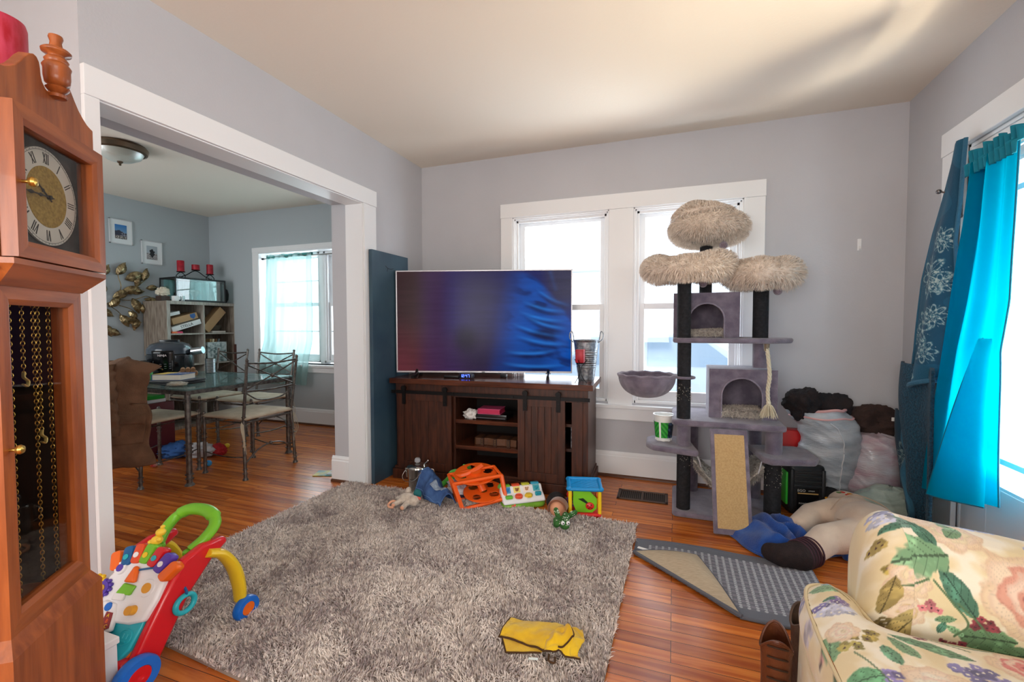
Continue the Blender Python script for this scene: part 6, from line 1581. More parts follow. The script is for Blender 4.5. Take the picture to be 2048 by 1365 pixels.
def chain(x, z0, z1, hook=False):
    mb = MB(); z = z1; k = 0; st = .0090
    while z > z0:
        pts = []
        for q in range(8):
            a = 2 * pi * q / 8; u_, w_ = .0034 * cos(a), .0060 * sin(a)
            t_ = R(30) if k % 2 else R(120); pts.append(Vector((x + u_ * cos(t_), .092 + u_ * sin(t_), z + w_)))
        mb.tube(pts, .0010, 4, closed=True); z -= st; k += 1
    o = mb.build('chain', BRS, clk)
    if hook: MB().tube(bez([(x, .092, z0 + .004), (x - .004, .090, z0 - .008), (x + .006, .088, z0 - .018), (x + .002, .088, z0 - .030), (x - .007, .09, z0 - .024)], 6), .0042, 8, sq=.5).build('hook', mat('pale_brass', (214, 196, 130), .35, .7), o)
chain(-.042, .50, 1.225); chain(-.002, 1.045, 1.225, True); chain(.036, .515, 1.225); chain(.052, .895, 1.225, True); chain(.090, .515, 1.225)
# base
m = MB(); A = [(-.146, .05), (.146, .05), (.146, .25), (-.146, .25)]; B = [(-.170, .034), (.166, .034), (.166, .262), (-.170, .262)]
vs = [Vector((*p, .486)) for p in A] + [Vector((*p, .452)) for p in B] + [Vector((*p, .0)) for p in B]
m.add(vs, [(0, 1, 2, 3), (0, 4, 5, 1), (1, 5, 6, 2), (2, 6, 7, 3), (3, 7, 4, 0), (4, 8, 9, 5), (5, 9, 10, 6), (6, 10, 11, 7), (7, 11, 8, 4), (8, 11, 10, 9)])
m.build('base', CHERRY, clk, smooth=False)
MB().bx(-.18, .175, .024, .268, 0, .08).build('plinth', CHERH, clk, smooth=False, bevel=.004)
a_ = math.atan2(.790, -.613); lx, ly = .030, .135
o = MB().lathe([(0, 0), (.050, 0), (.052, .004), (.052, .20), (.049, .212), (.040, .214), (0, .208)], n=40).build('pillar_candle', mat('crimson_wax', (170, 18, 40), .4, rgb2=(198, 66, 92), vs=16, stretch=(3, 3, 1), sss=.1, detail=6))
o.location = (-1.378 + lx * cos(a_) - ly * sin(a_), .666 + lx * sin(a_) + ly * cos(a_), 1.6655); tag(o, 'thick crimson pillar candle standing on top of the tall clock', 'candle')
# ------------------------------------------------------------------ right side: runner mat, doll, towel, bags, coverings on the door, armchair
def meshcol(o, fn):
    me = o.data; co = np.empty(len(me.vertices) * 3, dtype=np.float32); me.vertices.foreach_get('co', co)
    setcol(o, fn(co.reshape(-1, 3)))
MATT = mat('runner_weave', (255, 255, 255), .92, attr=True, bump=.3, bs=300)
rn = thing('runner_mat', 'grey woven runner mat with a flipped corner showing its tan backing', 'mat', (0, 0, 0))
X0, X1, Y0, Y1 = -.175, .62, 1.93, 2.468
def rmask(x, y): # area left after the corner is folded
    return (y - 2.315) > -(x + .18) * (2.315 - 1.94) / (.255 + .18)
nxr, nyr = 320, 216
mb = MB(); idx = {}
def rz_(x, y): return .003 + .004 * max(0, noise.noise(Vector((x * 6, y * 9, 0)))) * (1 if (y < 2.0 or y > 2.4) else .3)
def rweave(x, y):
    e = min(x - X0, y - Y0, Y1 - y, X1 + .2 - x)
    if e < .062: return 0.0, (104, 106, 114)
    i, j = int((x - X0) / .0155), int((y - Y0) / .0155); fx, fy = ((x - X0) / .0155) % 1, ((y - Y0) / .0155) % 1
    b = sin(pi * fx) * sin(pi * fy)
    if (i % 2 == 0): return .003 * b, ((172, 174, 178) if b > .35 else (112, 112, 120))
    return .0022 * b, ((128, 126, 134) if j % 2 else (110, 110, 118))
vs = []; cl_ = []; keep = {}
for j in range(nyr + 1):
    for i in range(nxr + 1):
        x = X0 + (X1 + .0 - X0) * i / nxr; y = Y0 + (Y1 - Y0) * j / nyr
        if x + y * 1.0 < 0: pass
        yy = y + .012 * sin(x * 9 + 1) * (1 if y > 2.3 else .3)
        if rmask(x - .01, y - .01) or rmask(x + .01, y + .01):
            b, c_ = rweave(x, y); keep[(i, j)] = len(vs); vs.append(Vector((x, yy + 0, rz_(x, y) + .005 + b))); cl_.append(c_)
fs = [(keep[(i, j)], keep[(i + 1, j)], keep[(i + 1, j + 1)], keep[(i, j + 1)]) for (i, j) in keep if (i + 1, j) in keep and (i + 1, j + 1) in keep and (i, j + 1) in keep]
mb.add(vs, fs); ro_ = mb.build('woven_top', MATT, rn, smooth=True, angle=180, thick=.004); setcol(ro_, lin(cl_))
def edge(pts): MB().tube([Vector((x, y + .012 * sin(x * 9 + 1) * (1 if y > 2.3 else .3), rz_(x, y) + .004)) for x, y in pts], .0065, 8).build('bound_edge', mat('runner_edge', (92, 94, 102), .9), rn)
edge([(X0 + (X1 - X0) * k / 40, Y1) for k in range(41)]); edge([(.255 + (X1 - .255) * k / 30, Y0) for k in range(31)]); edge([(X0, Y1), (X0, 2.315)])
A_, B_, C_ = Vector((-.182, 2.305, .012)), Vector((.262, 1.925, .010)), Vector((.118, 2.372, .022))
def flap(u, v):
    base = A_.lerp(B_, u); tip = C_ + Vector((.03 * (u - .3), 0, 0)); w_ = 1 - abs(u - .42) * .0
    # triangle fan softened into a curl
    k = v ** .9; p = base.lerp(A_.lerp(B_, .5) * 0 + C_, k) if False else base * (1 - k) + (C_ * 1.0 + (base - C_) * .02) * k
    p.z = .016 + .050 * sin(pi * min(1, v * 1.0)) * (1 - .3 * u) * (.35 + sin(pi * u)) * .8 * (1 - v * .4); return p
MB().grid(flap, 50, 40).build('tan_backing', mat('jute_backing', (196, 178, 152), .9, rgb2=(178, 160, 134), vs=20, stretch=(2, 14, 1), bump=.3, bs=160), rn, thick=.006, angle=180)
MB().tube([flap(t_ / 30, 0) for t_ in range(31)], .008, 8).tube([flap(0, t_ / 20) for t_ in range(21)], .005, 6).tube([flap(1, t_ / 20) for t_ in range(21)], .005, 6).build('folded_edge', mat('runner_edge', (92, 94, 102), .9), rn)
MB().bx(-.05, .05, -.008, .008, 0, .003, M=frame((-.115, 2.325, .022), (.93, -.3, 0), (.3, .93, 0))).build('white_tape', mat('white_tape', (236, 236, 232), .6), rn, smooth=False)

# large beige doll lying on the floor
BEI = mat('beige_fleece', (222, 200, 178), .92, rgb2=(210, 186, 164), vs=12, bump=.25, bs=260, sheen=.4)
do = thing('stuffed_figure', 'beige sweatsuit stuffed figure with dark brown foot lying face down beside the towel', 'stuffed figure', (0, 0, 0))
organic('body', [((.96, 2.76, .115), (.15, .20, .115)), ((.94, 2.90, .105), (.14, .13, .105)), ((1.02, 2.66, .10), (.14, .14, .10)),
    ((.86, 2.66, .10), .085, (.72, 2.60, .09), .072), ((.72, 2.60, .09), .072, (.615, 2.475, .062), .060),
    ((.86, 2.95, .10), .085, (.74, 2.92, .085), .066), ((.74, 2.92, .085), .066, (.645, 2.80, .06), .055),
    ((.96, 3.02, .10), .10, (.94, 3.08, .10), .09)], BEI, do, .009)
organic('dark_foot', [((.625, 2.49, .062), .064, (.575, 2.44, .06), .068), ((.575, 2.44, .06), .068, (.50, 2.43, .052), .054), ((.50, 2.43, .052), .054, (.455, 2.465, .045), .044)], mat('brown_black_knit', (44, 32, 32), .9, rgb2=(34, 24, 26), vs=40, bump=.5, bs=200), do, .008)
m = MB()
for k in range(5):
    c_ = Vector((.628 - .014 * k, 2.493 - .013 * k, .062)); ax = Vector((-.72, -.69, 0)).normalized(); u_ = ax.cross(Vector((0, 0, 1))); pts = [c_ + (u_ * cos(a) + Vector((0, 0, 1)) * sin(a)) * .0665 for a in [2 * pi * q / 28 for q in range(28)]]
    m.tube(pts, .0042, 6, closed=True)
m.build('ribbed_cuff', mat('maroon_cuff', (70, 44, 56), .9), do)
m = MB(); m.tube(bez([(.80, 2.82, .165), (.86, 2.87, .215), (.94, 2.90, .232), (1.04, 2.86, .205), (1.10, 2.80, .15)], 8), .0028, 6).tube(bez([(.80, 2.72, .155), (.84, 2.63, .17), (.83, 2.57, .12)], 6), .0028, 6).tube(bez([(.84, 2.62, .16), (.92, 2.58, .10), (1.0, 2.54, .08)], 6), .0028, 6)
m.build('seams', mat('beige_seam', (186, 160, 138), .9), do)
for (x, y, c_) in ((.905, 3.0, (190, 50, 44)), (.935, 2.985, (196, 130, 40)), (.885, 2.99, (80, 110, 60)), (.92, 2.965, (190, 50, 44))):
    MB().sph((x, y, .208), (.014, .009, .004), 10, 6).build('embroidery', mat('thread_%d' % c_[1], c_, .7), do)
hd_ = thing('dark_hat', 'black hat with a yellow strap behind the beige stuffed figure', 'hat', (.90, 3.22, 0))
crumple('hat', (0, 0, .075), (.14, .10, .08), mat('black_felt', (26, 24, 26), .9), hd_, amp=.15, seed=31, flat=.072)
MB().tube(bez([(-.04, -.10, .13), (-.02, -.125, .09), (.02, -.13, .06), (.03, -.12, .03)], 6), .011, 8, sq=.4).build('strap', mat('yellow_strap', (226, 160, 30), .6), hd_)

# royal blue towel
TOW = mat('royal_terry', (18, 78, 160), .95, rgb2=(12, 60, 134), vs=16, bump=.5, bs=260, sheen=.3)
tw = thing('blue_towel', 'royal blue towel bunched on the floor between the scratching ramp and the doll', 'towel', (.50, 2.74, 0), R(28))
def tf(u, v):
    x = -.20 + .44 * u; y = -.22 + .42 * v - .05 * sin(u * 3)
    e = (1 - abs(2 * u - 1) ** 3) * (1 - abs(2 * v - 1) ** 4)
    r1 = 1 - abs(noise.noise(Vector((x * 11 + 2, y * 7, 1)))) * 2.0; r2 = noise.noise(Vector((x * 16, y * 11, 4)))
    return Vector((x + .03 * noise.noise(Vector((x * 7, y * 7, 9))), y + .03 * noise.noise(Vector((x * 7, y * 7, 3))), .008 + max(0, .075 * r1 * e + .018 * r2 * e + .03 * e)))
MB().grid(tf, 80, 70).build('terry_cloth', TOW, tw, thick=.008, angle=180)
MB().tube([tf(t_ / 60, 0) + Vector((0, 0, .002)) for t_ in range(61)], .006, 6).tube([tf(0, t_ / 60) + Vector((0, 0, .002)) for t_ in range(61)], .006, 6).build('hem', TOW, tw)
t2 = thing('blue_cushion_edge', 'flat royal blue pad under the beige stuffed figure', 'pad', (.98, 2.64, 0), R(-12))
MB().rbox((0, 0, .018), (.36, .20, .036), .03).build('pad', TOW, t2)

# power tool battery case
tc = thing('tool_battery_case', 'black ribbed power tool battery with a green side standing under the right cat tree shelf', 'battery', (.755, 3.235, 0), R(8))
TB = mat('tool_black', (26, 27, 30), .45, bump=.05)
MB().rbox((0, 0, .15), (.20, .20, .30), .03).build('casing', TB, tc)
m = MB()
for k in range(4): m.rbox((0, -.102, .262 - .028 * k), (.15, .012, .014), .005)
for s in (-1, 1): m.rbox((s * .085, -.10, .15), (.022, .018, .26), .008)
m.build('ribs', mat('tool_black_ribs', (36, 37, 40), .4), tc)
MB().rbox((-.103, -.03, .15), (.014, .09, .20), .006).build('green_side', mat('tool_green', (60, 190, 60), .4), tc)
MB().bx(-.058, .060, -.1045, -.100, .04, .165).build('label_plate', mat('label_black', (14, 14, 16), .3), tc, smooth=False)
MB().bx(-.055, .057, -.106, -.1045, .131, .138).build('gold_stripe', mat('label_gold', (196, 160, 100), .4), tc, smooth=False)
text('lettering', 'EGO', .022, mat('label_white', (210, 210, 206), .5), tc, frame((-.035, -.1052, .151), (1, 0, 0), (0, 0, 1)))
text('lettering', 'LITHIUM', .009, mat('label_white', (210, 210, 206), .5), tc, frame((.02, -.1052, .151), (1, 0, 0), (0, 0, 1)))
text('lettering', 'POWER+', .014, mat('label_white', (210, 210, 206), .5), tc, frame((-.02, -.1052, .072), (1, 0, 0), (0, 0, 1)))
rd = thing('red_case', 'red plastic case standing on the floor between the cat tree and the bags', 'case', (.70, 3.385, 0), R(3))
MB().rbox((0, 0, .235), (.20, .10, .47), .015).build('shell', mat('case_red', (196, 30, 32), .4), rd)

# plastic bags full of clothes
def bag_mat(name, rgb, rgb2, tr=.35):
    m = mat(name, rgb, .32, rgb2=rgb2, vs=4.0, bump=.5, bs=34, stretch=(1.4, 1, 4)); b = m.node_tree.nodes['Principled BSDF']; b.inputs['Alpha'].default_value = .93; b.inputs['Coat Weight'].default_value = .2
    return m
BAG = bag_mat('translucent_bag', (200, 206, 212), (158, 166, 176)); BAG2 = bag_mat('pink_grey_bag', (190, 192, 200), (176, 150, 160)); BAG3 = bag_mat('greenish_bag', (176, 192, 184), (140, 158, 150))
def wrinkle(p, seed, dirv, amp):
    q = Vector((p.x * 3 + p.z * 2, p.y * 3, p.z * 22 * dirv[2] + p.x * 22 * dirv[0])) + Vector((seed, 0, seed * 2))
    return amp * ((1 - abs(noise.noise(q)) * 2.4) * .6 + .5 * noise.noise(p * 9 + Vector((seed, 0, 0))))
def loft_bag(name, rings, m, parent, seed, nu=96, nv=110, dirv=(.6, 0, 1), amp=.014, open_top=True):
    zs = [r[0] for r in rings]
    def lerp(z):
        for a, b in zip(rings, rings[1:]):
            if a[0] <= z <= b[0]:
                t = (z - a[0]) / (b[0] - a[0]); t = t * t * (3 - 2 * t); return [a[i] + (b[i] - a[i]) * t for i in range(1, 5)]
        return list(rings[-1][1:])
    def fn(u, v):
        z = zs[0] + (zs[-1] - zs[0]) * v; cx, cy, hx, hy = lerp(z); a = 2 * pi * u
        p = Vector((cx + hx * cos(a), cy + hy * sin(a), z)); w_ = wrinkle(p, seed, dirv, amp); k = 1 + w_ / max(hx, .03)
        return Vector((cx + hx * k * cos(a), cy + hy * k * sin(a), z + .012 * noise.noise(Vector((cos(a) * 2, sin(a) * 2, seed))) * v))
    o = MB().grid(fn, nu, nv, closeu=True).build(name, m, parent, angle=180)
    return o, fn
b1 = thing('clothes_bag', 'full grey white plastic bag with pink drawstring rim slumped against the cat tree', 'plastic bag', (0, 0, 0))
sc = 1.055
def rg1(z, cx, hw, hd): return (1.16 + (z - 1.16) * sc, cx * sc, 3.285, hw * sc, hd)
rings = [rg1(.10, .915, .004, .004), rg1(.15, .905, .035, .03), rg1(.22, .885, .085, .06), rg1(.31, .865, .135, .09), rg1(.40, .862, .150, .11), rg1(.49, .870, .150, .12), rg1(.56, .86, .150, .12), rg1(.61, .825, .155, .11), rg1(.655, .79, .15, .09)]
o1, f1b = loft_bag('bag', rings, BAG, b1, 3.3)
m = MB()
m.tube([f1b(k / 60, .93) * 1.0 + Vector((0, 0, .0)) for k in range(60)], .006, 6, closed=True); m.tube([f1b(k / 60, .995) + Vector((0, 0, .008)) for k in range(60)], .009, 6, closed=True)
m.build('drawstring_rim', mat('pink_drawstring', (222, 172, 172), .5), b1)
def band(u0, v0, u1, v1, n=30): return [f1b(u0 + (u1 - u0) * k / n, v0 + (v1 - v0) * k / n) + Vector((0, -.004, 0)) for k in range(n + 1)]
MB().tube(band(.76, .90, .80, .60), .0055, 6, sq=.5).tube(band(.80, .58, .79, .06), .0055, 6, sq=.5).build('white_strips', mat('bag_strip', (226, 228, 232), .4), b1)
cb = thing('black_clothes', 'black clothing bulging out of the top of the pink rimmed bag', 'clothing', (.755, 3.24, .625))
crumple('fabric', (0, 0, .05), (.085, .08, .085), mat('black_cotton', (24, 24, 30), .9, rgb2=(44, 34, 34), vs=14, bump=.5, bs=120), cb, amp=.34, fr=4.2, seed=41)
cb2 = thing('dark_clothes', 'dark clothing showing behind the right edge of the pink rimmed bag', 'clothing', (.93, 3.33, .56))
crumple('fabric', (0, 0, .07), (.10, .06, .09), mat('black_cotton', (24, 24, 30), .9, rgb2=(44, 34, 34), vs=14, bump=.5, bs=120), cb2, amp=.3, fr=4.2, seed=44)
b2 = thing('clothes_bag', 'upright grey white plastic bag standing behind between the pink rimmed bag and the blanket', 'plastic bag', (0, 0, 0))
rings = [(.0, 1.15, 3.31, .10, .09), (.06, 1.15, 3.31, .15, .12), (.18, 1.15, 3.31, .155, .125), (.30, 1.16, 3.31, .145, .12), (.42, 1.165, 3.31, .125, .11), (.48, 1.165, 3.31, .09, .08), (.50, 1.165, 3.31, .01, .01)]
loft_bag('bag', rings, BAG2, b2, 7.1, dirv=(.9, 0, .8), amp=.013)
b3 = thing('clothes_bag', 'low greenish plastic bag on the floor in front of the other two bags', 'plastic bag', (0, 0, 0))
rings = [(.0, 1.10, 3.06, .12, .08), (.04, 1.10, 3.06, .165, .12), (.11, 1.10, 3.06, .17, .125), (.18, 1.12, 3.06, .14, .10), (.235, 1.14, 3.06, .08, .06), (.25, 1.15, 3.06, .01, .01)]
loft_bag('bag', rings, BAG3, b3, 11.7, dirv=(1.2, 0, .5), amp=.012)
MB().lathe([(.016, 0), (.022, 0), (.022, .006), (.016, .006), (.016, 0)], (1.205, 2.95, .13), 20, M=Matrix.Rotation(R(90), 3, 'X')).build('tied_knot', mat('navy_tie', (40, 66, 110), .6), b3)
bj = thing('brown_trousers', 'dark brown canvas clothing with a white tag heaped behind the upright bag', 'clothing', (1.17, 3.37, .47))
crumple('fabric', (0, 0, .09), (.14, .075, .085), mat('dark_brown_canvas', (66, 48, 42), .9, rgb2=(46, 32, 30), vs=10, bump=.5, bs=120), bj, amp=.34, fr=4.5, seed=51)
MB().rbox((.075, -.085, .12), (.035, .006, .022), .003).build('white_tag', mat('tag_white2', (226, 226, 222), .6), bj)

# ------------------------------------------------------------------ blanket and curtain over the door
BLK = mat('teal_blanket', (255, 255, 255), .85, attr=True, sheen=.08, bump=.25, bs=200)
SHP = mat('teal_sherpa', (24, 72, 94), .95, rgb2=(14, 48, 66), vs=110, bump=1.0, bs=110, sheen=.08)
EDG = mat('blanket_edge', (44, 96, 122), .9, bump=.4, bs=200, sheen=.1)
bl = thing('fleece_blanket', 'teal fleece blanket with silver snowflake print draped from the door casing corner to the floor', 'blanket', (0, 0, 0))
def pl(tab, z):
    tab = sorted(tab)
    if z <= tab[0][0]: return tab[0][1]
    for a, b in zip(tab, tab[1:]):
        if a[0] <= z <= b[0]: t = (z - a[0]) / (b[0] - a[0]); return a[1] + (b[1] - a[1]) * t
    return tab[-1][1]
LF = [(2.035, 2.815), (1.95, 2.84), (1.79, 2.908), (1.63, 2.985), (1.40, 3.07), (1.01, 3.14), (.76, 3.235), (.70, 3.19), (.64, 3.08), (.40, 3.09), (.28, 3.10), (.03, 3.12)]
RG = [(2.035, 2.745), (1.75, 2.775), (1.57, 2.815), (1.35, 2.80), (1.18, 2.765), (.90, 2.79), (.60, 2.79), (.03, 2.79)]
def blf(u, v):
    z = 2.035 - (2.035 - .75 - .12 * (1 - 0)) * v
    yl, yr = pl(LF, z), pl(RG, z); y = yl + (yr - yl) * u
    z2 = z
    if v > .9: z2 = z - 0 + (-.10 * (1 - u) + .03 * u) * (v - .9) / .1
    x = 1.285 - .045 * sin(pi * u) * (.4 + v) - .02 * sin(u * 9 + v * 3) * v
    return Vector((x, y, z2))
nu_, nv_ = 150, 330
bo_ = MB().grid(blf, nu_, nv_).build('printed_side', BLK, bl, thick=.012, angle=180)
MOT = [(2.93, 1.40, .105), (2.86, 1.58, .06), (2.98, 1.145, .10), (2.87, 1.20, .055), (3.06, .88, .085), (2.92, 1.02, .06), (2.86, 1.36, .05), (3.12, 1.10, .05)]
def snow(y, z, c, r, seed):
    dy, dz = y - c[0], z - c[1]; d = math.hypot(dy, dz) / r; a = math.atan2(dz, dy)
    if d > 1.05: return 0
    s = 0
    pet = abs(cos(a * 4)); s += max(0, 1 - abs(d - (.35 + .5 * pet)) * 9) ; s += max(0, 1 - abs(d - (.18 + .32 * abs(sin(a * 4)))) * 8); s += max(0, 1 - abs(sin(a * 8)) * d * 12) * (d < .9); s += max(0, 1 - abs(d - .12) * 14)
    return min(1, s) * (.35 + .65 * (noise.noise(Vector((y * 120, z * 120, seed))) > -.15))
cc = []
for j in range(nv_):
    for i in range(nu_):
        p = blf(i / (nu_ - 1), j / (nv_ - 1)); s = 0
        for k, (my, mz, r) in enumerate(MOT): s = max(s, snow(p.y, p.z, (my, mz), r * 1.2, k))
        base = np.array((6, 66, 92)) if noise.noise(p * 5) > 0 else np.array((14, 78, 104))
        cc.append(base * (1 - s * .85) + np.array((196, 200, 190)) * s * .85)
setcol(bo_, lin(cc))
def edge_l(u, v0, v1, n=40): return [blf(u, v0 + (v1 - v0) * k / n) + Vector((-.006, 0, 0)) for k in range(n + 1)]
def shf(u, v):
    z = .93 - .90 * v; yl = 3.13 - .14 * v + .04 * sin(v * 7); yr = 2.76 - .02 * v
    x = 1.235 - .024 * sin(u * 7.5 + v) - .02
    return Vector((x, yl + (yr - yl) * u, z + .02 * (1 - u)))
MB().grid(shf, 60, 80).build('sherpa_side', SHP, bl, thick=.014, angle=180)
def lowf(u, v):
    z = .66 - .42 * v; y = 3.27 - .18 * u - .07 * v + .02 * sin(v * 5); return Vector((1.245 - .02 * sin(u * 4), y, z))
lw = MB().grid(lowf, 50, 90).build('printed_fold', BLK, bl, thick=.012, angle=180)
cc = []
for j in range(90):
    for i in range(50):
        p = lowf(i / 49, j / 89); s = snow(p.y, p.z, (3.10, .42), .10, 3); cc.append(np.array((6, 52, 72)) * (1 - s * .75) + np.array((176, 184, 176)) * s * .75)
setcol(lw, lin(cc))
for pts_, r_ in ((edge_l(1, 0, 1), .009), (edge_l(0, .0, 1), .008), ([blf(k / 30, 1) + Vector((-.008, 0, 0)) for k in range(31)], .014),
    (bez([blf(0, 1) + Vector((-.008, 0, 0)), (1.235, 3.17, .66), (1.215, 3.09, .60), (1.21, 3.08, .52)], 8) + bez([(1.208, 3.06, .50), (1.205, 3.01, .44), (1.20, 3.05, .34), (1.19, 2.97, .25), (1.19, 2.92, .17), (1.20, 2.96, .10), (1.21, 3.07, .05), (1.22, 3.20, .02)], 8), .015)):
    MB().tube(pts_, r_, 8).build('bound_edge', EDG, bl)
br = thing('curtain_bracket', 'small metal hook with a pale knob fixed at the door hinge', 'bracket', (1.30, 2.845, 1.78))
MB().cyl((.012, .0, -.085), (.012, 0, .075), .010, n=14).sph((.012, 0, .08), .012, 12, 8).sph((.012, 0, -.09), .012, 12, 8).build('hinge_barrel', mat('aged_steel', (120, 116, 116), .35, .9), br)
MB().tube(bez([(.006, .0, .055), (-.02, .01, .045), (-.04, .02, .035), (-.055, .028, .042)], 6), .004, 8).sph((-.060, .031, .043), .012, 12, 8).build('hook', mat('aged_steel', (120, 116, 116), .35, .9), br)
CY = sheer_mat('turquoise_voile', (0, 130, 162), .38, transp=.0)
cn_ = thing('turquoise_curtain', 'bright turquoise curtain panel hanging over the glazed door', 'curtain', (0, 0, 0))
TL = [(1.865, 2.585), (1.60, 2.63), (1.04, 2.725), (.34, 2.83), (.2, 2.84)]; TR = [(1.865, 2.295), (1.55, 2.312), (1.25, 2.335), (1.05, 2.385), (.82, 2.375), (.43, 2.350), (.2, 2.35)]
def cyf(u, v):
    zb = .325 + .09 * u; z = 1.862 - (1.862 - zb) * v; yl, yr = pl(TL, z), pl(TR, z); y = yl + (yr - yl) * u
    x = 1.235 - .018 * sin(u * 15 + 2 * v) * (1 - .5 * v) - .028 * sin(u * 5 + .5) * v + .012 * sin(u * 34) * (1 - v) ** 2 - .02 * v
    return Vector((x, y + .012 * sin(v * 9 + u * 6) * v, z))
MB().grid(cyf, 120, 90).build('cloth', CY, cn_, angle=180)
def cy2(u, v):
    z = 1.85 - 1.52 * v; yl, yr = pl(TL, z) + .005, pl(TL, z) - .13 - .02 * v; return Vector((1.262 - .01 * sin(u * 8), yl + (yr - yl) * u, z + .02))
MB().grid(cy2, 40, 50).build('folded_edge', sheer_mat('turquoise_voile_deep', (0, 128, 164), .35), cn_, angle=180)
def cy3(u, v):
    z = 1.10 - .78 * v; y0 = 2.40 + .36 * v ** .8 + .0 ; y1 = 2.372 - .02 * v; return Vector((1.195 - .02 * sin(u * 4) - .015 * v, y0 + (y1 - y0) * u, z + .09 * u * v * 1.0 - .0))
MB().grid(cy3, 50, 60).build('front_fold', sheer_mat('turquoise_voile_lit', (0, 176, 212), .38), cn_, angle=180)  # same voile in a brighter colour; the light on this fold is painted in
MB().tube([cy3(0, k / 30) for k in range(31)], .0035, 6).tube([cyf(1, k / 60) for k in range(61)], .0035, 6).tube([cy3(k / 30, 1) for k in range(31)], .003, 6).build('hem', mat('turquoise_hem', (0, 110, 140), .8), cn_)
def rfl(u, v):
    a = u * 60; z = 1.862 + .055 * v - .055 * (1 - v) * 0; yl, yr = 2.60, 2.285; y = yl + (yr - yl) * u
    return Vector((1.235 - .012 * sin(a) * (.4 + v) - .02 * (v < .5) , y, z + .012 * sin(u * 23) * v - .05 * (1 - v)))
MB().grid(rfl, 120, 12).build('gathered_heading', mat('turquoise_heading', (0, 122, 146), .8), cn_, thick=.003, angle=180)
rd_ = thing('door_curtain_rod', 'thin white rod carrying the turquoise curtain across the door', 'curtain rod', (0, 0, 0))
MB().tube([(1.262, 2.62, 1.862), (1.262, 1.98, 1.862)], .006, 10).tube([(1.262, 2.62, 1.862), (1.35, 2.625, 1.862)], .005, 8).build('rod', TRIM, rd_)

# ------------------------------------------------------------------ floral armchair
from random import Random
FAB = mat('floral_chintz', (255, 255, 255), .8, attr=True, bump=.12, bs=500, sheen=.2)
def inell(P, c, rx, ry, ang):
    d = P - np.array(c); ca, sa = cos(ang), sin(ang); x = d[:, 0] * ca + d[:, 1] * sa; y = -d[:, 0] * sa + d[:, 1] * ca; return x / rx, y / ry
def paintc(C, rgb, a): a = np.clip(a, 0, 1)[:, None]; C[:] = C * (1 - a) + np.array(rgb, float)[None] * a
def wob(P, s, seed): return vn(P[:, 0] * s + seed * 3.3 + 50, P[:, 1] * s + seed * 1.7 + 50, seed % 7, 3) - .5
def leafm(C, P, c, L_, W_, ang, rgb=(104, 144, 104), seed=0):
    x, y = inell(P, c, L_, W_, ang); yy = np.abs(y) + .05 * np.abs(np.sin(x * 9)) + wob(P, 40, seed) * .55
    w_ = np.clip(1 - x * x, 0, 1) ** .8; a = sm(0, .12, w_ - yy) * (np.abs(x) < 1)
    shade = np.array(rgb, float)
    a = a * .93; paintc(C, shade, a); paintc(C, shade * 1.28 + 14, a * (sm(.0, .3, wob(P, 45, seed + 2)))); paintc(C, shade * .58, a * (np.abs(y + .02) < .045 + .02 * np.abs(x))); paintc(C, shade * .7, a * (np.abs(np.sin(x * 9 + np.abs(y) * 5)) < .12))
def peony(C, P, c, r, rgb=(222, 160, 140), core=(120, 50, 60), seed=0):
    d = P - np.array(c); rr_ = np.hypot(d[:, 0], d[:, 1]) / r; an = np.arctan2(d[:, 1], d[:, 0])
    for k, (rad, n, cc_) in enumerate(((1.0, 7, (232, 206, 172)), (.86, 6, (238, 216, 190)), (.66, 7, rgb), (.50, 5, (240, 214, 194)), (.34, 6, rgb), (.20, 5, core))):
        b = rad * (.84 + .16 * np.abs(np.cos(an * n / 2 + k * 1.3 + seed + .5 * np.sin(an + k)))) + wob(P, 34, seed + k) * .34
        a = sm(0, .09, b - rr_); paintc(C, cc_, a * .92)
        paintc(C, np.array(cc_) * .74 + np.array((30, 8, 6)), a * sm(.16, .0, np.abs(b - rr_ - .02)) * .45); paintc(C, np.array(cc_) * .88, a * (np.abs(np.sin(an * 26 + rr_ * 8 + k)) < .22) * .7)
def cluster(C, P, c, r, n, rgb, seed=0, pr=.011):
    g = Random(seed)
    for k in range(n):
        a = g.uniform(0, 6.28); q = r * math.sqrt(g.random()); cc_ = (c[0] + q * cos(a), c[1] + q * sin(a) * .7); d = P - np.array(cc_); rr_ = np.hypot(d[:, 0], d[:, 1]); an = np.arctan2(d[:, 1], d[:, 0])
        b = pr * (.7 + .3 * np.abs(np.cos(an * 2 + k))); v = g.uniform(.75, 1.25); a_ = sm(0, .0025, b - rr_)
        paintc(C, np.clip(np.array(rgb) * v + 10, 0, 255), a_); paintc(C, (70, 40, 50) if rgb[0] > 120 and rgb[2] < 120 else (236, 230, 214), a_ * (rr_ < pr * .22))
def vine(C, P, pts, w_=.0022, rgb=(92, 120, 84)):
    pts = [tuple(p)[:2] for p in bez([(*p, 0) for p in pts], 8)]
    dmin = np.full(len(P), 9.)
    for a, b in zip(pts, pts[1:]):
        a, b = np.array(a), np.array(b); t = np.clip(((P - a) @ (b - a)) / ((b - a) @ (b - a) + 1e-12), 0, 1); dmin = np.minimum(dmin, np.linalg.norm(P - a - t[:, None] * (b - a), axis=1))
    paintc(C, rgb, sm(w_ * 1.4, w_ * .7, dmin))
def ground(P):
    C = np.ones((len(P), 3)) * np.array((236, 222, 190.)); k = vn(P[:, 0] * 16 + 40, P[:, 1] * 16 + 40, 2, 4); paintc(C, (226, 206, 160), sm(.46, .62, k) * .75); paintc(C, (242, 234, 214), sm(.50, .34, k)); return C
GR, GRD, BLU_, PUR, OLI, PNK, MAR = (112, 152, 112), (66, 112, 92), (148, 152, 188), (110, 92, 142), (160, 140, 66), (222, 150, 134), (138, 56, 66)
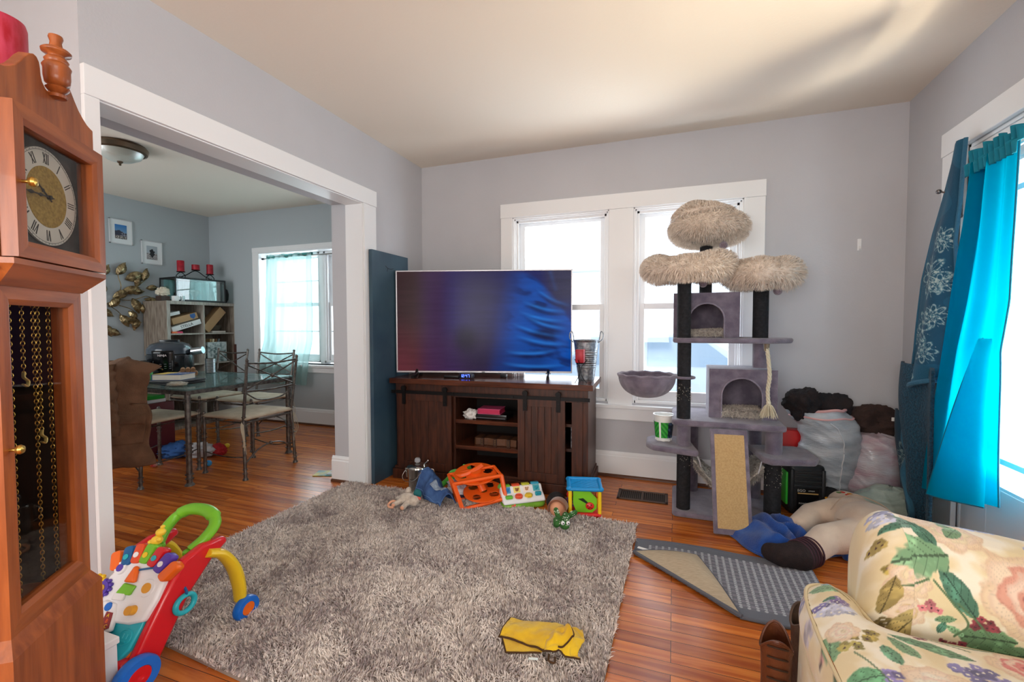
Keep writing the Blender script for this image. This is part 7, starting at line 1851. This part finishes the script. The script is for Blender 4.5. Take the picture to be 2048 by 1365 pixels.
ac = thing('floral_armchair', 'floral chintz armchair with rolled arm and piped seat cushion in the near right corner', 'armchair', (0, 0, 0))
# arm: profile around the yz section, swept along x and rounded at the front
AY, AR, AZ = 1.375, .118, .560        # centre line, roll radius, centre height
def prof_arm(q):
    # q 0..1 from the inner bottom, over the roll, down to the outer bottom
    pts = [(AY - .095, .10), (AY - .098, .30), (AY - .104, .44), (AY - AR * 1.0, .53)]
    arc = [(AY - AR * cos(a), AZ + .122 * sin(a)) for a in [pi * k / 14 for k in range(15)]]
    tail = [(AY + AR * .98, .50), (AY + .092, .40), (AY + .088, .10)]
    pts = pts + arc + tail; L_ = [0]
    for a, b in zip(pts, pts[1:]): L_.append(L_[-1] + math.hypot(b[0] - a[0], b[1] - a[1]))
    s = q * L_[-1]
    for k in range(len(pts) - 1):
        if L_[k + 1] >= s or k == len(pts) - 2:
            t = (s - L_[k]) / (L_[k + 1] - L_[k]); return (pts[k][0] + (pts[k + 1][0] - pts[k][0]) * t, pts[k][1] + (pts[k + 1][1] - pts[k][1]) * t, s)
AX0 = .448
nA, mA = 400, 380
PC = [prof_arm(i / (nA - 1)) for i in range(nA)]
def arm3(u, v):
    y, z, s = PC[min(nA - 1, int(round(u * (nA - 1))))]
    if v < .16:
        t = v / .16; th = t * pi / 2; ins = (1 - sin(th))
        yy = AY + (y - AY) * (1 - .62 * ins); zz = z - (z - .12) * .20 * ins
        return Vector((AX0 + .075 * (1 - cos(th)), yy, zz))
    k = (v - .16) / .84; x = AX0 + .075 + .35 * k + .43 * k ** 4
    puff = .010 * noise.noise(Vector((x * 8, y * 7, z * 7)))
    return Vector((x, y + puff * (-1 if y < AY else 1), z + puff - .15 * (x - AX0 - .075) * min(1, max(0, (z - .42) / .12))))
ao = MB().grid(arm3, nA, mA)
base_i = len(ao.v); capv = []
for i in range(nA):
    capv.append(i)
# close the front of the arm with a flat panel fan
cidx = len(ao.v); ao.v.append((AX0 - .006, AY, .38))
for i in range(nA - 1): ao.f.append((i + 1, i, cidx)); ao.mi.append(0)
ao.f.append((0, nA - 1, cidx)); ao.mi.append(0)
arm_o = ao.build('arm', FAB, ac, smooth=True, angle=70)
sl = [prof_arm(i / (nA - 1))[2] for i in range(nA)]
# surface coordinates: x along the arm, s around it
Pm = np.array([((arm3(0, j / (mA - 1)).x if j / (mA - 1) >= .16 else AX0 + .05 - .07 * (1 - (j / (mA - 1)) / .16)), sl[i]) for j in range(mA) for i in range(nA)] + [(AX0 - .03, .45)])
C = ground(Pm)
# s: inner face 0.0 (z .10) .. .43 (z .53); roll .43 .. .81; outer beyond
peony(C, Pm, (.735, .50), .105, seed=1); peony(C, Pm, (.505, .40), .045, rgb=(230, 204, 150), core=(214, 180, 120), seed=2); peony(C, Pm, (.62, .62), .06, rgb=(236, 222, 186), core=(214, 196, 150), seed=3)
leafm(C, Pm, (.535, .535), .062, .050, .3, (128, 166, 126), 1); leafm(C, Pm, (.605, .47), .060, .026, -1.05, GRD, 2); leafm(C, Pm, (.600, .665), .055, .020, -.6, GR, 3); leafm(C, Pm, (.625, .62), .030, .016, .9, GR, 4); leafm(C, Pm, (.655, .375), .055, .045, .2, (92, 132, 92), 5)
leafm(C, Pm, (.58, .40), .022, .010, .4, GR, 6); leafm(C, Pm, (.60, .375), .020, .010, -.5, GR, 7); leafm(C, Pm, (.575, .375), .018, .009, 1.3, GRD, 8); leafm(C, Pm, (.485, .60), .022, .010, .5, GRD, 9)
cluster(C, Pm, (.550, .425), .020, 9, (190, 110, 116), 4); cluster(C, Pm, (.645, .41), .024, 12, MAR, 5); cluster(C, Pm, (.60, .335), .022, 9, (130, 46, 62), 6); cluster(C, Pm, (.485, .50), .018, 8, OLI, 7); cluster(C, Pm, (.46, .56), .016, 6, (170, 150, 84), 8)
cluster(C, Pm, (.50, .66), .030, 14, BLU_, 9, .014); cluster(C, Pm, (.69, .68), .032, 14, (150, 158, 200), 10, .014); cluster(C, Pm, (.79, .62), .03, 12, BLU_, 11, .014)
leafm(C, Pm, (.70, .34), .07, .04, .1, (96, 136, 96), 23); leafm(C, Pm, (.52, .62), .05, .022, -.2, (98, 134, 120), 24); leafm(C, Pm, (.56, .60), .04, .02, -1.1, GRD, 25); leafm(C, Pm, (.645, .68), .03, .014, .4, (96, 130, 140), 26)
cluster(C, Pm, (.46, .36), .022, 10, (120, 104, 60), 14); cluster(C, Pm, (.475, .63), .02, 9, (168, 172, 190), 15, .012); peony(C, Pm, (.57, .66), .045, rgb=(232, 206, 170), core=(214, 180, 140), seed=12); peony(C, Pm, (.51, .48), .05, rgb=(232, 214, 176), core=(206, 180, 130), seed=13)
leafm(C, Pm, (.535, .535), .066, .050, .3, (122, 162, 122), 1); vine(C, Pm, [(.47, .46), (.52, .47), (.55, .49)]); vine(C, Pm, [(.56, .49), (.59, .45), (.62, .40), (.60, .36)]); vine(C, Pm, [(.60, .45), (.63, .42), (.66, .38)])
leafm(C, Pm, (.49, .36), .07, .02, 1.2, (168, 150, 92), 12); leafm(C, Pm, (.47, .44), .05, .016, 1.4, (150, 130, 74), 13)
peony(C, Pm, (1.0, .5), .1, seed=9); leafm(C, Pm, (.9, .6), .06, .03, .6, GR, 21); leafm(C, Pm, (.85, .35), .06, .03, 1.6, GR, 22)
setcol(arm_o, lin(C))
# T shaped seat cushion
def outline_c():
    P = [(.325, .62), (.322, .9), (.318, 1.10), (.322, 1.24), (.332, 1.34), (.350, 1.395), (.385, 1.415), (.420, 1.400), (.440, 1.360), (.445, 1.300), (.455, 1.262), (.50, 1.245), (.60, 1.238), (.80, 1.235), (1.05, 1.23), (1.10, 1.15), (1.10, .62), (1.05, .56), (.60, .55), (.38, .56)]
    return bez([(*p, 0) for p in P] + [(*P[0], 0)], 14)[:-1]
OUT = outline_c(); nO = len(OUT)
NRM = []
for i in range(nO):
    t_ = (OUT[(i + 1) % nO] - OUT[i - 1]).normalized(); NRM.append(Vector((-t_.y, t_.x, 0)))   # outline runs clockwise: this points outwards
cv = []; cuv = []; fs = []
for k in range(15):
    for i, p in enumerate(OUT):
        t = k / 14; P3 = p + NRM[i] * (.016 * sin(pi * t)); cv.append(Vector((P3.x, P3.y, .325 + .122 * t))); cuv.append((p.x + NRM[i].x * (1 - t) * .14, p.y + NRM[i].y * (1 - t) * .14))
for k in range(14):
    for i in range(nO):
        j = (i + 1) % nO; fs.append((k * nO + i, k * nO + j, (k + 1) * nO + j, (k + 1) * nO + i))
gx = np.concatenate([np.arange(.31, .72, .0028), np.arange(.72, 1.11, .012)]); gy = np.concatenate([np.arange(.545, .95, .012), np.arange(.95, 1.425, .0028)])
GX, GY = np.meshgrid(gx, gy); G2 = np.column_stack([GX.ravel(), GY.ravel()])
op = np.array([(p.x, p.y) for p in OUT]); ins_ = inside(G2, [tuple(p) for p in op]); dm = np.full(len(G2), 9.)
for i in range(nO):
    a_, b_ = op[i], op[(i + 1) % nO]; ab = b_ - a_; t_ = np.clip(((G2 - a_) @ ab) / (ab @ ab + 1e-12), 0, 1); dm = np.minimum(dm, np.hypot(G2[:, 0] - a_[0] - t_ * ab[0], G2[:, 1] - a_[1] - t_ * ab[1]))
base_n = len(cv); gid = -np.ones(len(G2), int)
for q in range(len(G2)):
    if ins_[q] and dm[q] > .0006:
        gid[q] = len(cv); x_, y_ = G2[q]; d_ = dm[q]
        z_ = .447 + .034 * sin(min(1, d_ / .07) * pi / 2) + .010 * min(1, d_ / .2) + .004 * noise.noise(Vector((x_ * 9, y_ * 9, 0)))
        cv.append(Vector((x_, y_, z_))); cuv.append((x_, y_))
gid = gid.reshape(GX.shape)
for j in range(gid.shape[0] - 1):
    for i in range(gid.shape[1] - 1):
        q = (gid[j, i], gid[j, i + 1], gid[j + 1, i + 1], gid[j + 1, i])
        if min(q) >= 0: fs.append(tuple(int(w) for w in q))
        elif sum(w >= 0 for w in q) == 3: fs.append(tuple(int(w) for w in q if w >= 0))
mb = MB().add(cv, fs); co_ = mb.build('seat_cushion', FAB, ac, smooth=True, angle=100)
Pm = np.array(cuv); C = ground(Pm)
leafm(C, Pm, (.372, 1.350), .034, .020, -.3, (126, 166, 124), 31); leafm(C, Pm, (.325, 1.13), .042, .026, 1.3, (112, 154, 112), 32); leafm(C, Pm, (.455, 1.135), .036, .017, -1.0, GR, 33); leafm(C, Pm, (.51, 1.155), .075, .018, -.28, (92, 136, 100), 34); leafm(C, Pm, (.575, 1.20), .060, .018, -.15, (118, 152, 118), 35)
leafm(C, Pm, (.425, 1.105), .028, .016, -1.3, (92, 140, 108), 36); leafm(C, Pm, (.36, 1.03), .04, .026, .2, (96, 156, 112), 37); leafm(C, Pm, (.30, 1.02), .05, .02, 1.4, GR, 38); leafm(C, Pm, (.41, 1.345), .02, .008, -.6, OLI, 39); leafm(C, Pm, (.373, 1.295), .024, .009, .3, GRD, 40)
cluster(C, Pm, (.372, 1.255), .036, 30, (176, 178, 196), 41, .013); cluster(C, Pm, (.385, 1.285), .024, 12, PUR, 42, .010); cluster(C, Pm, (.345, 1.27), .014, 8, (104, 96, 150), 43, .010); cluster(C, Pm, (.305, 1.36), .03, 16, (120, 124, 168), 44, .012); cluster(C, Pm, (.285, 1.24), .035, 18, (176, 170, 180), 45, .013)
cluster(C, Pm, (.395, 1.155), .026, 9, OLI, 46, .012); cluster(C, Pm, (.36, 1.12), .02, 7, (150, 138, 70), 47, .012); cluster(C, Pm, (.455, 1.215), .018, 8, (140, 60, 74), 48, .008); cluster(C, Pm, (.50, 1.195), .02, 8, (130, 52, 62), 49, .008); cluster(C, Pm, (.47, 1.14), .0, 0, PUR, 50)
cluster(C, Pm, (.43, 1.03), .04, 22, (120, 110, 160), 51, .013); cluster(C, Pm, (.56, 1.09), .04, 22, (110, 104, 150), 52, .013); cluster(C, Pm, (.29, 1.13), .018, 6, (170, 110, 116), 53, .009); cluster(C, Pm, (.40, 1.375), .02, 8, (130, 160, 170), 54, .010)
peony(C, Pm, (.655, 1.145), .06, rgb=(222, 130, 124), core=(160, 50, 70), seed=5); peony(C, Pm, (.36, 1.17), .034, rgb=(240, 230, 206), core=(230, 214, 180), seed=6); peony(C, Pm, (.47, 1.03), .06, rgb=(240, 232, 212), core=(226, 206, 170), seed=7)
vine(C, Pm, [(.43, 1.24), (.50, 1.20), (.58, 1.17)], .0018); vine(C, Pm, [(.36, 1.10), (.38, 1.06), (.40, 1.0)], .0018)
peony(C, Pm, (.7, .85), .1, seed=8); leafm(C, Pm, (.6, .8), .07, .03, .7, GR, 61); leafm(C, Pm, (.85, 1.0), .07, .03, 2.0, GR, 62); cluster(C, Pm, (.5, .7), .04, 20, BLU_, 63, .013)
setcol(co_, lin(C))
m = MB(); pp = []
for i in range(nO):
    pp.append(Vector((OUT[i].x, OUT[i].y, .448)) + NRM[i] * .002)
m.tube(pp, .0042, 8, closed=True); m.tube([p + Vector((0, 0, -.12)) for p in pp], .0042, 8, closed=True)
m.build('cushion_piping', mat('piping_cream', (214, 198, 160), .8), ac)
def basef(u, v):
    # front apron and skirt
    x = .352 - .012 * v; y = .62 + .82 * u; z = .322 - .30 * v
    return Vector((x + .006 * sin(u * 40) * v, y, z))
bo3 = MB().grid(basef, 160, 70).build('front_apron', FAB, ac, thick=.02, angle=180)
Pm = np.array([(.62 + .82 * i / 159, .30 * j / 69) for j in range(70) for i in range(160)]); C = ground(Pm)
leafm(C, Pm, (.72, .05), .05, .03, 1.2, GR, 71); leafm(C, Pm, (.55, .1), .06, .03, .4, GRD, 72); cluster(C, Pm, (.62, .12), .03, 14, (150, 110, 110), 73); cluster(C, Pm, (.4, .1), .03, 14, BLU_, 74); leafm(C, Pm, (.40, .05), .05, .03, 1.2, GR, 75); peony(C, Pm, (.25, .15), .07, seed=4)
setcol(bo3, lin(C))
MB().bx(.38, 1.20, .34, 1.26, .06, .325).bx(.40, 1.2, 1.30, 1.45, .06, .14).build('seat_base', mat('chintz_plain', (226, 212, 182), .85), ac, smooth=False)
# far back and near arm, outside the photograph's frame
MB().rbox((1.20, .93, .55), (.20, 1.06, .80), .09).build('backrest', mat('chintz_plain_soft', (232, 220, 192), .85, rgb2=(140, 160, 130), vs=9), ac)
MB().rbox((.82, .42, .38), (.70, .24, .60), .10).build('near_arm', mat('chintz_plain_soft', (232, 220, 192), .85, rgb2=(140, 160, 130), vs=9), ac)
for (x, y) in ((.44, 1.38), (.44, .40), (1.22, 1.38), (1.22, .40)): MB().cyl((x, y, 0), (x, y, .07), .018, .025).build('leg', mat('dark_leg', (50, 32, 22), .5), ac)

# brown leather boots in front of the armchair
BT = mat('brown_boot_leather', (112, 62, 34), .45, rgb2=(86, 44, 24), vs=12, bump=.25, bs=60); BTG = mat('worn_boot_leather', (96, 74, 60), .6, rgb2=(66, 50, 44), vs=18, bump=.3, bs=60); BSL = mat('boot_sole', (34, 26, 22), .7)
def boot(name, label, loc, rz, h, m):
    t = thing(name, label, 'boot', loc, rz, 'pair of brown boots')
    def sh(u, v):
        a = 2 * pi * u; z = .03 + (h - .03) * v; k = 1 - .10 * sin(pi * v); rx, ry = .050 * k, .040 * k
        foot = max(0, 1 - (z - .03) / .085); x = rx * cos(a) + (.17 * foot ** 1.3 if cos(a) > 0 else 0) * cos(a); y = ry * sin(a) * (1 + .1 * foot)
        zz = z + (.022 * cos(2 * a) * (v > .9) * (v - .9) * 10) + .004 * sin(z * 70 + 3 * cos(a)) * (1 - foot)
        return Vector((x, y, zz))
    MB().grid(sh, 48, 60, closeu=True).build('upper', m, t, thick=.004, angle=180)
    MB().prism([(-.066, -.038), (.09, -.050), (.20, -.044), (.245, 0), (.20, .044), (.09, .050), (-.066, .038), (-.078, 0)], 0, .032).build('sole', BSL, t, bevel=.004)
    MB().tube([sh(k / 48, 1) for k in range(48)], .004, 6, closed=True).build('collar', m, t)
    lm = MB()
    for k in range(5): z = .14 + .03 * k; lm.tube(bez([(.045, -.025, z), (.062, 0, z + .01), (.045, .025, z)], 4), .0025, 6)
    lm.build('laces', mat('boot_lace', (60, 40, 26), .8), t)
    return t
boot('leather_boot', 'worn brown leather boot in front, its open top beside the chair cushion', (.285, 1.440, 0), R(-97), .255, BT)
boot('leather_boot', 'greyer brown boot standing just behind the other boot', (.385, 1.548, 0), R(-80), .27, BTG)
